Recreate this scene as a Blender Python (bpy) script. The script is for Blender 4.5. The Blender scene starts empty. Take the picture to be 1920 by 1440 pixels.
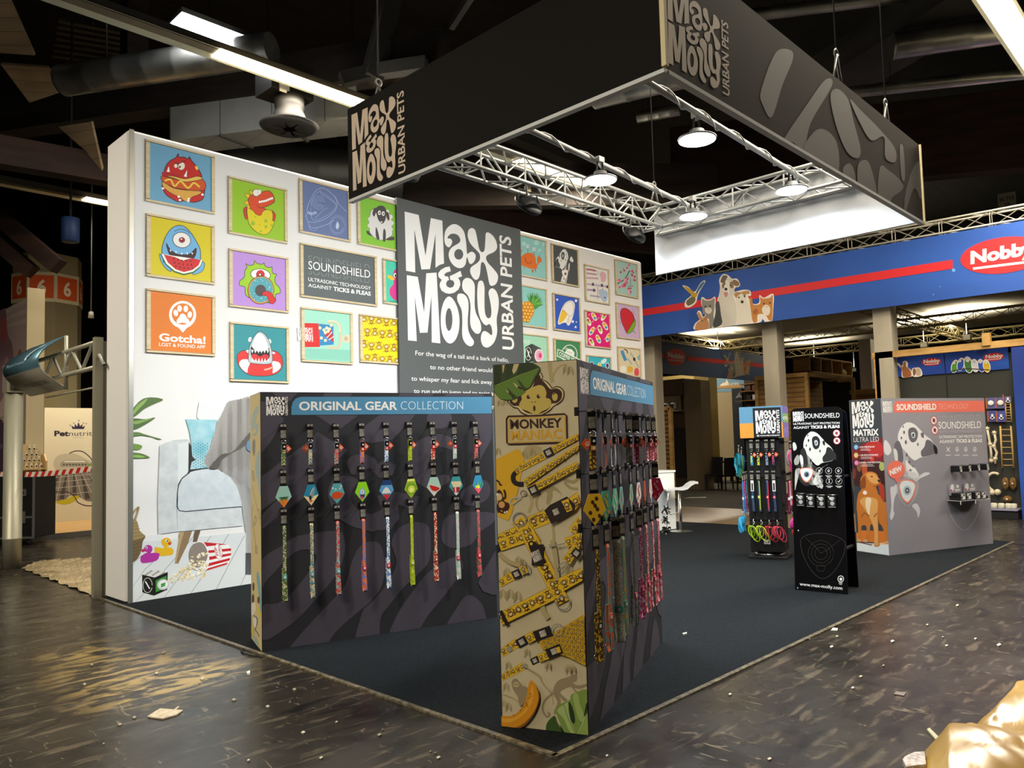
import bpy, math, random, colorsys
from mathutils import Vector, Matrix
random.seed(7)
SC = bpy.context.scene; COL = SC.collection
V = Vector; PI = math.pi
# ------------------------------------------------------------ camera
CX, CY, CZ = -3.1027, -2.7975, 1.65
YAW, PIT, ROL, FOC, PCX, PCY = 0.8099, 0.0608, -0.0278, 1444.67, 983.25, 742.37
_f = V((math.sin(YAW)*math.cos(PIT), math.cos(YAW)*math.cos(PIT), math.sin(PIT)))
_r = V((math.cos(YAW), -math.sin(YAW), 0)); _u = _r.cross(_f)
R_ = math.cos(ROL)*_r + math.sin(ROL)*_u; U_ = -math.sin(ROL)*_r + math.cos(ROL)*_u; F_ = _f
CAMP = V((CX, CY, CZ))
cd = bpy.data.cameras.new('camera'); cam = bpy.data.objects.new('camera', cd); COL.objects.link(cam)
cd.sensor_width = 36; cd.lens = FOC/1920*36; cd.clip_end = 200
cd.shift_x = -(PCX-960)/1920; cd.shift_y = (PCY-720)/1920
m = Matrix((R_, U_, -F_)).transposed().to_4x4(); m.translation = CAMP; cam.matrix_world = m
SC.camera = cam
SC.view_settings.view_transform = 'Standard'; SC.view_settings.look = 'None'
SC.view_settings.gamma = 1; SC.view_settings.use_curve_mapping = False
SC.view_settings.exposure = 0.0
# ------------------------------------------------------------ world: the dim rest of the hall
w = bpy.data.worlds.new('hall'); SC.world = w; w.use_nodes = True
w.node_tree.nodes['Background'].inputs[0].default_value = (0.95, 0.84, 0.70, 1)
w.node_tree.nodes['Background'].inputs[1].default_value = 0.10
SC.cycles.max_bounces = 6; SC.cycles.diffuse_bounces = 3; SC.cycles.glossy_bounces = 3
SC.cycles.transparent_max_bounces = 8; SC.cycles.caustics_reflective = False; SC.cycles.caustics_refractive = False
SC.cycles.sample_clamp_indirect = 4
# ------------------------------------------------------------ pixel helpers: where a line of sight meets a plane of the place
def ray(u, v): return F_ + R_*((u-PCX)/FOC) - U_*((v-PCY)/FOC)
def hit(u, v, n, P):
    d = ray(u, v); n = V(n); return CAMP + d*((V(P)-CAMP).dot(n)/d.dot(n))
def hz(u, v, z=0): return hit(u, v, (0, 0, 1), (0, 0, z))
def hx(u, v, x): return hit(u, v, (1, 0, 0), (x, 0, 0))
def hy(u, v, y): return hit(u, v, (0, 1, 0), (0, y, 0))
def hd(u, v, d): return CAMP + ray(u, v)*d
def hv(u, v, P):
    return hit(u, v, (P[0]-CX, P[1]-CY, 0), P)
# ------------------------------------------------------------ materials
_M = {}
def lin(h):
    h = h.lstrip('#')
    if len(h) == 3: h = ''.join(c*2 for c in h)
    o = []
    for i in (0, 2, 4):
        c = int(h[i:i+2], 16)/255; o.append(c/12.92 if c <= .04045 else ((c+.055)/1.055)**2.4)
    return o
def mat(h, rough=.55, metal=0, emit=0, spec=.35, tr=0):
    k = (h, rough, metal, emit, spec, tr)
    if k in _M: return _M[k]
    m = bpy.data.materials.new('m_%d' % len(_M)); m.use_nodes = True; b = m.node_tree.nodes['Principled BSDF']
    c = lin(h); b.inputs['Base Color'].default_value = (*c, 1); b.inputs['Roughness'].default_value = rough
    b.inputs['Metallic'].default_value = metal; b.inputs['Specular IOR Level'].default_value = spec
    if tr: b.inputs['Transmission Weight'].default_value = tr
    if emit: b.inputs['Emission Color'].default_value = (*c, 1); b.inputs['Emission Strength'].default_value = emit
    _M[k] = m; return m
def nmat(key, h1, h2, scale=(4, 4, 4), detail=6, rough=.6, r2=None, lo=.35, hi=.65, bump=0, metal=0, kind='noise', spec=.35, coord='Object', dist=0):
    """two-colour procedural material; kind noise / wave / voronoi"""
    if key in _M: return _M[key]
    m = bpy.data.materials.new('m_'+key); m.use_nodes = True; t = m.node_tree; N = t.nodes; L = t.links; b = N['Principled BSDF']
    tc = N.new('ShaderNodeTexCoord'); mp = N.new('ShaderNodeMapping'); mp.inputs['Scale'].default_value = scale
    L.new(tc.outputs[coord], mp.inputs[0])
    if kind == 'wave':
        x = N.new('ShaderNodeTexWave'); x.inputs['Scale'].default_value = 1; x.inputs['Distortion'].default_value = dist or 3; x.inputs['Detail'].default_value = detail
    elif kind == 'voronoi': x = N.new('ShaderNodeTexVoronoi'); x.inputs['Scale'].default_value = 1
    else:
        x = N.new('ShaderNodeTexNoise'); x.inputs['Scale'].default_value = 1; x.inputs['Detail'].default_value = detail; x.inputs['Distortion'].default_value = dist
    L.new(mp.outputs[0], x.inputs['Vector'])
    cr = N.new('ShaderNodeValToRGB'); cr.color_ramp.elements[0].position = lo; cr.color_ramp.elements[1].position = hi
    cr.color_ramp.elements[0].color = (*lin(h1), 1); cr.color_ramp.elements[1].color = (*lin(h2), 1)
    L.new(x.outputs[0], cr.inputs[0]); L.new(cr.outputs[0], b.inputs['Base Color'])
    b.inputs['Roughness'].default_value = rough; b.inputs['Metallic'].default_value = metal; b.inputs['Specular IOR Level'].default_value = spec
    if r2 is not None:
        mr = N.new('ShaderNodeMapRange'); mr.inputs[3].default_value = rough; mr.inputs[4].default_value = r2; L.new(x.outputs[0], mr.inputs[0]); L.new(mr.outputs[0], b.inputs['Roughness'])
    if bump:
        bp = N.new('ShaderNodeBump'); bp.inputs['Strength'].default_value = bump; bp.inputs['Distance'].default_value = .01
        L.new(x.outputs[0], bp.inputs['Height']); L.new(bp.outputs[0], b.inputs['Normal'])
    _M[key] = m; return m
def slatmat(key, h1, h2, axis, pitch, gap=.12, rough=.6, gapc='#151008', grain=(1, 1, 14)):
    """boards with dark joints every `pitch` metres along an axis"""
    if key in _M: return _M[key]
    m = bpy.data.materials.new('m_'+key); m.use_nodes = True; t = m.node_tree; N = t.nodes; L = t.links; b = N['Principled BSDF']
    tc = N.new('ShaderNodeTexCoord'); mp = N.new('ShaderNodeMapping'); mp.inputs['Scale'].default_value = grain; L.new(tc.outputs['Object'], mp.inputs[0])
    nz = N.new('ShaderNodeTexNoise'); nz.inputs['Scale'].default_value = 1; nz.inputs['Detail'].default_value = 5; L.new(mp.outputs[0], nz.inputs['Vector'])
    cr = N.new('ShaderNodeValToRGB'); cr.color_ramp.elements[0].position = .3; cr.color_ramp.elements[1].position = .7
    cr.color_ramp.elements[0].color = (*lin(h1), 1); cr.color_ramp.elements[1].color = (*lin(h2), 1); L.new(nz.outputs[0], cr.inputs[0])
    sp = N.new('ShaderNodeSeparateXYZ'); L.new(tc.outputs['Object'], sp.inputs[0])
    dv = N.new('ShaderNodeMath'); dv.operation = 'DIVIDE'; dv.inputs[1].default_value = pitch; L.new(sp.outputs[axis], dv.inputs[0])
    fr = N.new('ShaderNodeMath'); fr.operation = 'FRACT'; L.new(dv.outputs[0], fr.inputs[0])
    lt = N.new('ShaderNodeMath'); lt.operation = 'LESS_THAN'; lt.inputs[1].default_value = gap; L.new(fr.outputs[0], lt.inputs[0])
    mx = N.new('ShaderNodeMix'); mx.data_type = 'RGBA'; L.new(lt.outputs[0], mx.inputs[0]); L.new(cr.outputs[0], mx.inputs[6]); mx.inputs[7].default_value = (*lin(gapc), 1)
    L.new(mx.outputs[2], b.inputs['Base Color']); b.inputs['Roughness'].default_value = rough
    _M[key] = m; return m
def M_(x): return mat(x) if isinstance(x, str) else x
# ------------------------------------------------------------ mesh builder
def wmat(o):
    m = Matrix.Identity(4)
    while o is not None: m = o.matrix_basis @ m; o = o.parent
    return m
class MB:
    def __init__(s): s.v = []; s.f = []; s.mi = []; s.ms = []; s.sm = []
    def _m(s, m):
        m = M_(m)
        if m not in s.ms: s.ms.append(m)
        return s.ms.index(m)
    def add(s, vs, fs, m, sm=False):
        o = len(s.v); s.v += [tuple(x) for x in vs]; k = s._m(m)
        for f in fs: s.f.append([o+i for i in f]); s.mi.append(k); s.sm.append(sm)
        return s
    def box(s, c, d, m, rz=0, M=None, bev=0):
        x, y, z = d[0]/2, d[1]/2, d[2]/2
        if bev:
            e = bev; vs = []; 
            for zz, ins in ((-z, e), (-z+e, 0), (z-e, 0), (z, e)):
                a, b2 = x-ins, y-ins; k = e if not ins else e*.6
                vs += [(a-k, -b2, zz), (a, -b2+k, zz), (a, b2-k, zz), (a-k, b2, zz), (-a+k, b2, zz), (-a, b2-k, zz), (-a, -b2+k, zz), (-a+k, -b2, zz)]
            fs = [list(range(7, -1, -1)), list(range(24, 32))]
            for l in range(3):
                for i in range(8): j = (i+1) % 8; fs.append((l*8+i, l*8+j, l*8+8+j, l*8+8+i))
        else:
            vs = [(a*x, b*y, g*z) for a in (-1, 1) for b in (-1, 1) for g in (-1, 1)]
            fs = [(0, 1, 3, 2), (4, 6, 7, 5), (0, 4, 5, 1), (2, 3, 7, 6), (0, 2, 6, 4), (1, 5, 7, 3)]
        T = M or (Matrix.Translation(c) @ Matrix.Rotation(rz, 4, 'Z'))
        if M: T = M @ Matrix.Translation(c)
        return s.add([T @ V(q) for q in vs], fs, m)
    def bar(s, a, b, w, h, m, up=(0, 0, 1)):
        a, b = V(a), V(b); d = (b-a); L = d.length; d.normalize(); x = d.cross(V(up))
        if x.length < 1e-4: x = d.cross(V((0, 1, 0)))
        x.normalize(); y = x.cross(d)
        T = Matrix((x, d, y)).transposed().to_4x4(); T.translation = (a+b)/2
        return s.box((0, 0, 0), (w, L, h), m, M=T)
    def tube(s, pts, r, m, n=8, cap=True, sm=True):
        pts = [V(p) for p in pts]; vs = []; fs = []; rr = r if isinstance(r, (list, tuple)) else [r]*len(pts)
        t0 = (pts[1]-pts[0]).normalized(); x = t0.orthogonal().normalized()
        for i, p in enumerate(pts):
            t = (pts[min(i+1, len(pts)-1)]-pts[max(i-1, 0)]).normalized()
            x = (x - t*x.dot(t)); x = x.normalized() if x.length > 1e-6 else t.orthogonal().normalized(); y = t.cross(x)
            for k in range(n):
                a = 2*PI*k/n; vs.append(p+(x*math.cos(a)+y*math.sin(a))*rr[i])
        for i in range(len(pts)-1):
            for k in range(n):
                j = (k+1) % n; fs.append((i*n+k, i*n+j, i*n+n+j, i*n+n+k))
        s.add(vs, fs, m, sm)
        if cap:
            o = len(s.v)-len(vs); k = s._m(m)
            s.f += [[o+i for i in range(n-1, -1, -1)], [o+len(vs)-n+i for i in range(n)]]; s.mi += [k, k]; s.sm += [False, False]
        return s
    def lathe(s, prof, m, c=(0, 0, 0), n=20, sm=True, T=None):
        vs = []; fs = []; T = T or Matrix.Translation(c)
        for r, z in prof:
            for k in range(n): a = 2*PI*k/n; vs.append(T @ V((r*math.cos(a), r*math.sin(a), z)))
        for i in range(len(prof)-1):
            for k in range(n): j = (k+1) % n; fs.append((i*n+k, i*n+j, i*n+n+j, i*n+n+k))
        fs.append(list(range(n-1, -1, -1))); fs.append([len(vs)-n+i for i in range(n)])
        return s.add(vs, fs, m, sm)
    def ball(s, c, r, m, n=12, q=(1, 1, 1)):
        prof = [(max(1e-4, math.sin(PI*i/(n//2))*1), -math.cos(PI*i/(n//2))) for i in range(n//2+1)]
        return s.lathe(prof, m, n=n, T=Matrix.Translation(c) @ Matrix.Diagonal((r*q[0], r*q[1], r*q[2], 1)))
    def prism(s, poly, d, m, T=Matrix()):
        """polygon in x,y extruded by d along z, then T"""
        n = len(poly); vs = [T @ V((p[0], p[1], 0)) for p in poly]+[T @ V((p[0], p[1], d)) for p in poly]
        fs = [list(range(n-1, -1, -1)), list(range(n, 2*n))]+[(i, (i+1) % n, n+(i+1) % n, n+i) for i in range(n)]
        return s.add(vs, fs, m)
    def strap(s, pts, w, th, m, side):
        """flat band along pts; `side` = direction of its width"""
        pts = [V(p) for p in pts]; side = V(side).normalized(); vs = []; fs = []; n = len(pts)
        for i, p in enumerate(pts):
            t = (pts[min(i+1, n-1)]-pts[max(i-1, 0)]).normalized(); q = t.cross(side); q = q.normalized() if q.length > 1e-5 else V((0, 0, 1))
            for a, b in ((-1, -1), (1, -1), (1, 1), (-1, 1)): vs.append(p+side*(a*w/2)+q*(b*th/2))
        for i in range(n-1):
            for k in range(4): j = (k+1) % 4; fs.append((i*4+k, i*4+j, i*4+4+j, i*4+4+k))
        fs += [(3, 2, 1, 0), (n*4-4, n*4-3, n*4-2, n*4-1)]
        return s.add(vs, fs, m)
    def obj(s, name, parent=None, origin=None):
        """vertices are in world metres; the mesh keeps its parent's frame (or `origin`)"""
        me = bpy.data.meshes.new(name); o = V(origin) if origin is not None else None
        if parent is not None: T = wmat(parent).inverted(); vs = [tuple(T @ V(x)) for x in s.v]
        else: vs = s.v if o is None else [tuple(V(x)-o) for x in s.v]
        me.from_pydata(vs, [], s.f); 
        for x in s.ms: me.materials.append(x)
        me.polygons.foreach_set('material_index', s.mi); me.polygons.foreach_set('use_smooth', s.sm); me.update()
        ob = bpy.data.objects.new(name, me); COL.objects.link(ob)
        if parent is not None: ob.parent = parent
        if o is not None and parent is None: ob.location = o
        return ob
def tag(o, label=None, cat=None, group=None, kind=None):
    if label: o['label'] = label
    if cat: o['category'] = cat
    if group: o['group'] = group
    if kind: o['kind'] = kind
    return o
def thing(name, label, cat, loc=(0, 0, 0), rz=0, group=None):
    o = bpy.data.objects.new(name, None); COL.objects.link(o); o.location = loc; o.rotation_euler = (0, 0, rz); o.empty_display_size = .1
    return tag(o, label, cat, group)
_kids = {}
def dup(root, loc, rz=0, label=None, group=None, swap=None):
    """copy of a thing with copies of its parts and sub-parts; swap = {part name: new mesh}"""
    def cp(o, par):
        c = o.copy(); COL.objects.link(c)
        if par is not None: c.parent = par
        b = o.name.split('.')[0]
        if swap and b in swap: c.data = swap[b]
        for ch in o.children: cp(ch, c)
        return c
    r = cp(root, None); r.location = loc; r.rotation_euler = (0, 0, rz)
    if label: r['label'] = label
    if group: r['group'] = group
    return r
# ------------------------------------------------------------ printed graphics on a flat panel
class Pl:
    """a flat face: O a point on it, n its outward normal; local a runs right (seen from the front), b up"""
    def __init__(s, O, n, up=(0, 0, 1)):
        s.O = V(O); s.n = V(n).normalized(); s.x = V(up).cross(s.n).normalized(); s.y = s.n.cross(s.x)
    def at(s, u, v):
        p = hit(u, v, s.n, s.O)-s.O; return (p.dot(s.x), p.dot(s.y))
    def w(s, a, b, h=0): return s.O+s.x*a+s.y*b+s.n*h
    def mw(s): 
        m = Matrix((s.x, s.y, s.n)).transposed().to_4x4(); m.translation = s.O; return m
def cat_(P, closed, k=6):
    n = len(P); o = []
    for i in range(n if closed else n-1):
        p0 = P[(i-1) % n] if closed or i else P[i]; p1 = P[i]; p2 = P[(i+1) % n]; p3 = P[(i+2) % n] if closed or i+2 < n else P[(i+1) % n]
        for j in range(k):
            t = j/k; o.append(tuple(.5*(2*p1[d]+(p2[d]-p0[d])*t+(2*p0[d]-5*p1[d]+4*p2[d]-p3[d])*t*t+(3*p1[d]-p0[d]-3*p2[d]+p3[d])*t**3) for d in (0, 1)))
    if not closed: o.append(P[-1])
    return o
def pairs(c): return [(c[i], c[i+1]) for i in range(0, len(c), 2)]
_TX = {}
def glyphs(s, bold=0, tight=1.0):
    k = (s, bold, tight)
    if k not in _TX:
        cu = bpy.data.curves.new('t', 'FONT'); cu.body = s; cu.offset = bold; cu.resolution_u = 3; cu.space_character = tight; cu.fill_mode = 'FRONT'
        o = bpy.data.objects.new('t', cu); COL.objects.link(o); bpy.context.view_layer.update()
        me = o.evaluated_get(bpy.context.evaluated_depsgraph_get()).to_mesh()
        vs = [(x.co.x, x.co.y) for x in me.vertices]; fs = [list(p.vertices) for p in me.polygons]
        o.evaluated_get(bpy.context.evaluated_depsgraph_get()).to_mesh_clear(); bpy.data.objects.remove(o); bpy.data.curves.remove(cu)
        # keep front faces only
        x0 = min(a for a, b in vs); x1 = max(a for a, b in vs); y0 = min(b for a, b in vs); y1 = max(b for a, b in vs)
        _TX[k] = ([((a-x0)/(x1-x0), b) for a, b in vs], fs, y0, y1, (x1-x0))
    return _TX[k]
class Art:
    STEP = .0003
    def __init__(s, pl, clip=None, h0=.0005):
        s.p = pl; s.clip = clip; s.h0 = h0; s.v = []; s.f = []; s.mi = []; s.ms = []; s.bb = []; s.o = (0, 0, 1); s.loc = None
    def z(s, ox, oy, k): s.o = (ox, oy, k); s.loc = None; return s
    def local(s, x0, y0, sx, sy=None):
        """draw in own units: (x,y) -> plane metres"""
        s.loc = (x0, y0, sx, sy if sy is not None else sx); return s
    def P(s, q):
        if s.loc: return (s.loc[0]+q[0]*s.loc[2], s.loc[1]+q[1]*s.loc[3])
        return s.p.at(s.o[0]+q[0]/s.o[2], s.o[1]+q[1]/s.o[2])
    def _lay(s, b):
        l = 0
        for x0, y0, x1, y1, k in s.bb:
            if k > l and x0 < b[2] and b[0] < x1 and y0 < b[3] and b[1] < y1: l = k
        s.bb.append((*b, l+1)); return l+1
    def _m(s, c):
        m = M_(c)
        if m not in s.ms: s.ms.append(m)
        return s.ms.index(m)
    def raw(s, c, vs, fs):
        b = (min(a for a, _ in vs), min(a for _, a in vs), max(a for a, _ in vs), max(a for _, a in vs))
        h = s.h0+s._lay(b)*s.STEP; o = len(s.v); k = s._m(c)
        s.v += [(a, d, h) for a, d in vs]
        for f in fs: s.f.append([o+i for i in f]); s.mi.append(k)
    def put(s, c, L):
        if s.clip:
            x0, y0, x1, y1 = s.clip
            for ax, lim, sg in ((0, x0, 1), (0, x1, -1), (1, y0, 1), (1, y1, -1)):
                o = []
                for i in range(len(L)):
                    p, q = L[i-1], L[i]; dp, dq = (p[ax]-lim)*sg, (q[ax]-lim)*sg
                    if dp*dq < 0: t = dp/(dp-dq); o.append((p[0]+(q[0]-p[0])*t, p[1]+(q[1]-p[1])*t))
                    if dq >= 0: o.append(q)
                L = o
                if len(L) < 3: return
        a = sum(L[i-1][0]*L[i][1]-L[i][0]*L[i-1][1] for i in range(len(L)))
        if a < 0: L = L[::-1]
        s.raw(c, L, [list(range(len(L)))])
    def poly(s, c, *q, sm=0):
        if len(q) == 1: q = q[0]
        P = pairs(q) if not isinstance(q[0], (tuple, list)) else list(q)
        if sm: P = cat_(P, True, sm if sm > 1 else 5)
        s.put(c, [s.P(x) for x in P]); return s
    def blob(s, c, *q): return s.poly(c, *q, sm=5)
    def ell(s, c, x, y, rx, ry=None, rot=0, n=20):
        ry = ry or rx; ca, sa = math.cos(rot), math.sin(rot)
        s.put(c, [s.P((x+rx*math.cos(t)*ca-ry*math.sin(t)*sa, y+rx*math.cos(t)*sa+ry*math.sin(t)*ca)) for t in [2*PI*i/n for i in range(n)]]); return s
    def line(s, c, wd, *q, sm=0, closed=False, taper=None):
        if len(q) == 1: q = q[0]
        P = pairs(q) if not isinstance(q[0], (tuple, list)) else list(q)
        if sm: P = cat_(P, closed, 5)
        if closed: P = P+[P[0], P[1]]
        n = len(P); Lf = []; Rt = []
        for i in range(n):
            a = P[max(i-1, 0)]; b = P[min(i+1, n-1)]; dx, dy = b[0]-a[0], b[1]-a[1]; l = math.hypot(dx, dy) or 1
            t = i/(n-1); ww = wd/2*(1 if taper is None else taper[0]+(taper[1]-taper[0])*t)
            Lf.append(s.P((P[i][0]-dy/l*ww, P[i][1]+dx/l*ww))); Rt.append(s.P((P[i][0]+dy/l*ww, P[i][1]-dx/l*ww)))
        if s.clip:
            for i in range(n-1): 
                pass
            x0, y0, x1, y1 = s.clip
            cl = lambda p: (min(max(p[0], x0), x1), min(max(p[1], y0), y1)); Lf = [cl(p) for p in Lf]; Rt = [cl(p) for p in Rt]
        a = sum((Lf[i][0]-Rt[i][0])*(Lf[i+1][1]-Rt[i][1])-(Lf[i+1][0]-Rt[i][0])*(Lf[i][1]-Rt[i][1]) for i in range(n-1))
        fs = [((i, n+i, n+i+1, i+1) if a < 0 else (i, i+1, n+i+1, n+i)) for i in range(n-1)]
        s.raw(c, Lf+Rt, fs); return s
    def out(s, c, oc, wd, *q, sm=5):
        """filled smooth shape with an outline"""
        s.poly(c, *q, sm=sm); s.line(oc, wd, *q, sm=sm, closed=True); return s
    def text(s, c, t, x0, y0, x1, y1, hx=None, hy=None, h=None, bold=0, cap=.727, tight=1.0):
        """baseline from (x0,y0) to (x1,y1); cap height given by a point above the start, or by h"""
        A = s.P((x0, y0)); B = s.P((x1, y1))
        if hx is None:
            if s.loc: hx, hy = x0, y0+h
            else: hx, hy = x0, y0-h
        C = s.P((hx, hy)); vs, fs, _, _, wd = glyphs(t, bold, tight)
        ux, uy = B[0]-A[0], B[1]-A[1]; wx, wy = (C[0]-A[0])/cap, (C[1]-A[1])/cap
        Lv = [(A[0]+a*ux+b*wx, A[1]+a*uy+b*wy) for a, b in vs]
        if ux*wy-uy*wx < 0: fs = [f[::-1] for f in fs]
        s.raw(c, Lv, fs); return s
    def logo(s, c, A, B, C):
        """the stacked lettering in the frame A(bottom left) B(bottom right) C(top left)"""
        A, B, C = s.P(A), s.P(B), s.P(C)
        for vs, fs in LOGO:
            s.raw(c, [(A[0]+a*(B[0]-A[0])+b*(C[0]-A[0]), A[1]+a*(B[1]-A[1])+b*(C[1]-A[1])) for a, b in vs], fs)
        return s
    def obj(s, name, parent):
        me = bpy.data.meshes.new(name); W = s.p.mw()
        me.from_pydata(s.v, [], s.f)
        for x in s.ms: me.materials.append(x)
        me.polygons.foreach_set('material_index', s.mi); me.update()
        o = bpy.data.objects.new(name, me); COL.objects.link(o)
        o.parent = parent
        o.matrix_basis = wmat(parent).inverted() @ W
        return o
# ------------------------------------------------------------ the faces of the stand
WY, WX0, WX1, WH, WT = 6.319, .0426, 10.13, 5.3525, .68
WALL = Pl((WX0, WY, 0), (0, -1, 0))
class Disp:
    """free-standing rectangular display: front-left bottom corner, heading, length, depth, height"""
    def __init__(s, x, y, a, l, t, h):
        s.e = V((math.cos(a), math.sin(a), 0)); s.q = V((-math.sin(a), math.cos(a), 0)); s.c = V((x, y, 0)); s.a = a; s.l = l; s.t = t; s.h = h
        s.front = Pl(s.c, -s.q); s.end = Pl(s.c+s.q*t, -s.e); s.mid = s.c+s.e*l/2+s.q*t/2
    def p(s, i, j, z): return s.c+s.e*i+s.q*j+V((0, 0, z))
DL = Disp(.0077, 3.1906, -.3117, 2.1375, .521, 2.133)
DM = Disp(.3009, .0173, .3916, 2.0929, .527, 2.121)
DS = Disp(7.7591, .8951, -.3987, 2.058, .546, 2.118)
AX, BY, CXR, DY, ZC, HC = .5054, -.5142, 5.0775, 2.6049, 3.7193, .778
FL = Pl((AX, DY, ZC), (-1, 0, 0)); FR = Pl((AX, BY, ZC), (0, -1, 0))
# ------------------------------------------------------------ the stacked two-line lettering, traced on the wall and squared up
def _logo():
    from mathutils.geometry import tessellate_polygon
    L = []
    z1 = lambda *q: [(q[i], q[i+1]) for i in range(0, len(q), 2)]
    z2 = lambda *q: [(q[i], q[i+1]+960) for i in range(0, len(q), 2)]
    el = lambda x, y, rx, ry: [(x+rx*math.cos(t), y+ry*math.sin(t)) for t in [2*PI*i/16 for i in range(16)]]
    S = lambda P: cat_(P, True, 3)
    L.append([z1(150,133,360,185,462,800,543,232,715,272,740,915,675,935,612,978,612,465,530,998,400,1003,295,400,308,1048,170,1022)])
    L.append([S(z1(745,520,760,430,800,370,860,330,920,328,985,365,1035,430,1060,520,1075,640,1085,765,1110,760,1150,738,1190,755,1215,800,1205,860,1180,900,1145,925,1115,905,1095,840,1080,825,1075,860,1060,930,1020,975,970,985,920,970,870,930,830,870,810,800,815,740,850,680,910,640,960,610,985,570,970,520,940,485,890,468,840,475,800,510,795,540,830,540,860,570,860,610,840,650,810,672,775,650,750,600)), el(960,778,68,80)])
    L.append([S(z1(1095,470,1110,410,1150,385,1195,400,1220,460,1240,560,1265,690,1290,735,1315,748,1345,720,1355,640,1360,540,1365,470,1390,450,1430,465,1480,510,1520,580,1537,660,1520,715,1470,755,1400,785,1370,820,1375,865,1410,920,1470,985,1530,1060,1550,1110,1540,1180,1510,1230,1460,1253,1425,1235,1405,1160,1385,1050,1360,950,1335,905,1315,895,1300,905,1290,940,1285,1010,1275,1090,1250,1145,1215,1162,1180,1140,1145,1085,1130,1030,1140,980,1180,945,1235,910,1270,870,1280,820,1270,770,1230,720,1170,660,1120,590,1098,520))])
    L.append([z1(823,960,760,970,690,1010,652,1060,655,1115,705,1160,680,1200,672,1250,700,1320,760,1358,820,1370,890,1355,955,1305,983,1240,980,1180,950,1130,1010,1108,985,1025,900,1070,825,1105,832,1160,880,1175,895,1220,875,1265,830,1280,785,1262,768,1220,785,1175,815,1162,800,1112,755,1105,740,1080,775,1050,842,1030)])
    L.append([z2(180,127,345,153,440,690,472,100,627,90,682,1153,553,1138,548,440,490,990,375,993,298,440,328,1118,197,1105)])
    L.append([S(z2(688,790,700,650,735,530,780,465,815,450,860,475,910,550,950,660,970,800,960,960,920,1080,870,1140,825,1155,775,1130,725,1050,695,930)), [(x, y+960) for x, y in el(812,795,52,172)]])
    L.append([S(z2(935,450,950,415,990,405,1040,420,1085,470,1105,550,1105,650,1095,760,1093,870,1105,970,1140,1050,1180,1110,1183,1160,1150,1195,1110,1192,1060,1155,1020,1080,1008,980,1012,860,1010,740,1000,650,965,570,938,510))])
    L.append([S(z2(1010,270,1025,210,1065,175,1110,175,1160,205,1195,270,1200,380,1198,500,1200,620,1225,720,1275,820,1295,910,1285,980,1250,1010,1205,1000,1150,930,1130,850,1130,740,1135,600,1120,500,1090,430,1040,380,1015,330))])
    L.append([S(z2(1235,420,1240,310,1255,235,1290,212,1325,235,1345,320,1345,450,1345,600,1355,710,1380,765,1405,778,1435,760,1448,690,1440,590,1420,480,1405,400,1425,345,1465,330,1510,360,1545,430,1560,540,1550,660,1530,760,1528,850,1535,960,1520,1060,1480,1150,1420,1205,1370,1218,1320,1190,1292,1120,1293,1040,1315,985,1350,970,1400,995,1440,1030,1458,1020,1458,960,1440,890,1410,865,1375,885,1330,860,1285,790,1255,690,1240,560))])
    G = [[[WALL.at(740+x/8, 380+y/8) for x, y in ring] for ring in g] for g in L]
    A = G[4][0][-1]; x0 = min(p[0] for p in G[0][0]); y0 = G[4][0][-1][1]; y1 = G[0][0][0][1]
    x1 = WALL.at(740+1785/8, 380+(1250+960)/8)[0]; xl = WALL.at(740+1608/8, 380+(1240+960)/8)[0]
    out = []
    for g in G:
        g = [[((a-x0)/(x1-x0), (b-y0)/(y1-y0)) for a, b in r] for r in g]
        fl = [p for r in g for p in r]; T = tessellate_polygon([[V((a, b, 0)) for a, b in r] for r in g])
        fs = []
        for t in T:
            p, q, r = (fl[i] for i in t)
            c = (q[0]-p[0])*(r[1]-p[1])-(r[0]-p[0])*(q[1]-p[1]); fs.append(list(t) if c > 0 else list(t)[::-1])
        out.append((fl, fs))
    vs, fs, ga, gb, wd = glyphs('URBAN PETS', .02); xa = (xl-x0)/(x1-x0)
    out.append(([(1-b/.727*(1-xa), a) for a, b in vs], fs))
    return out
LOGO = _logo()
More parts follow.
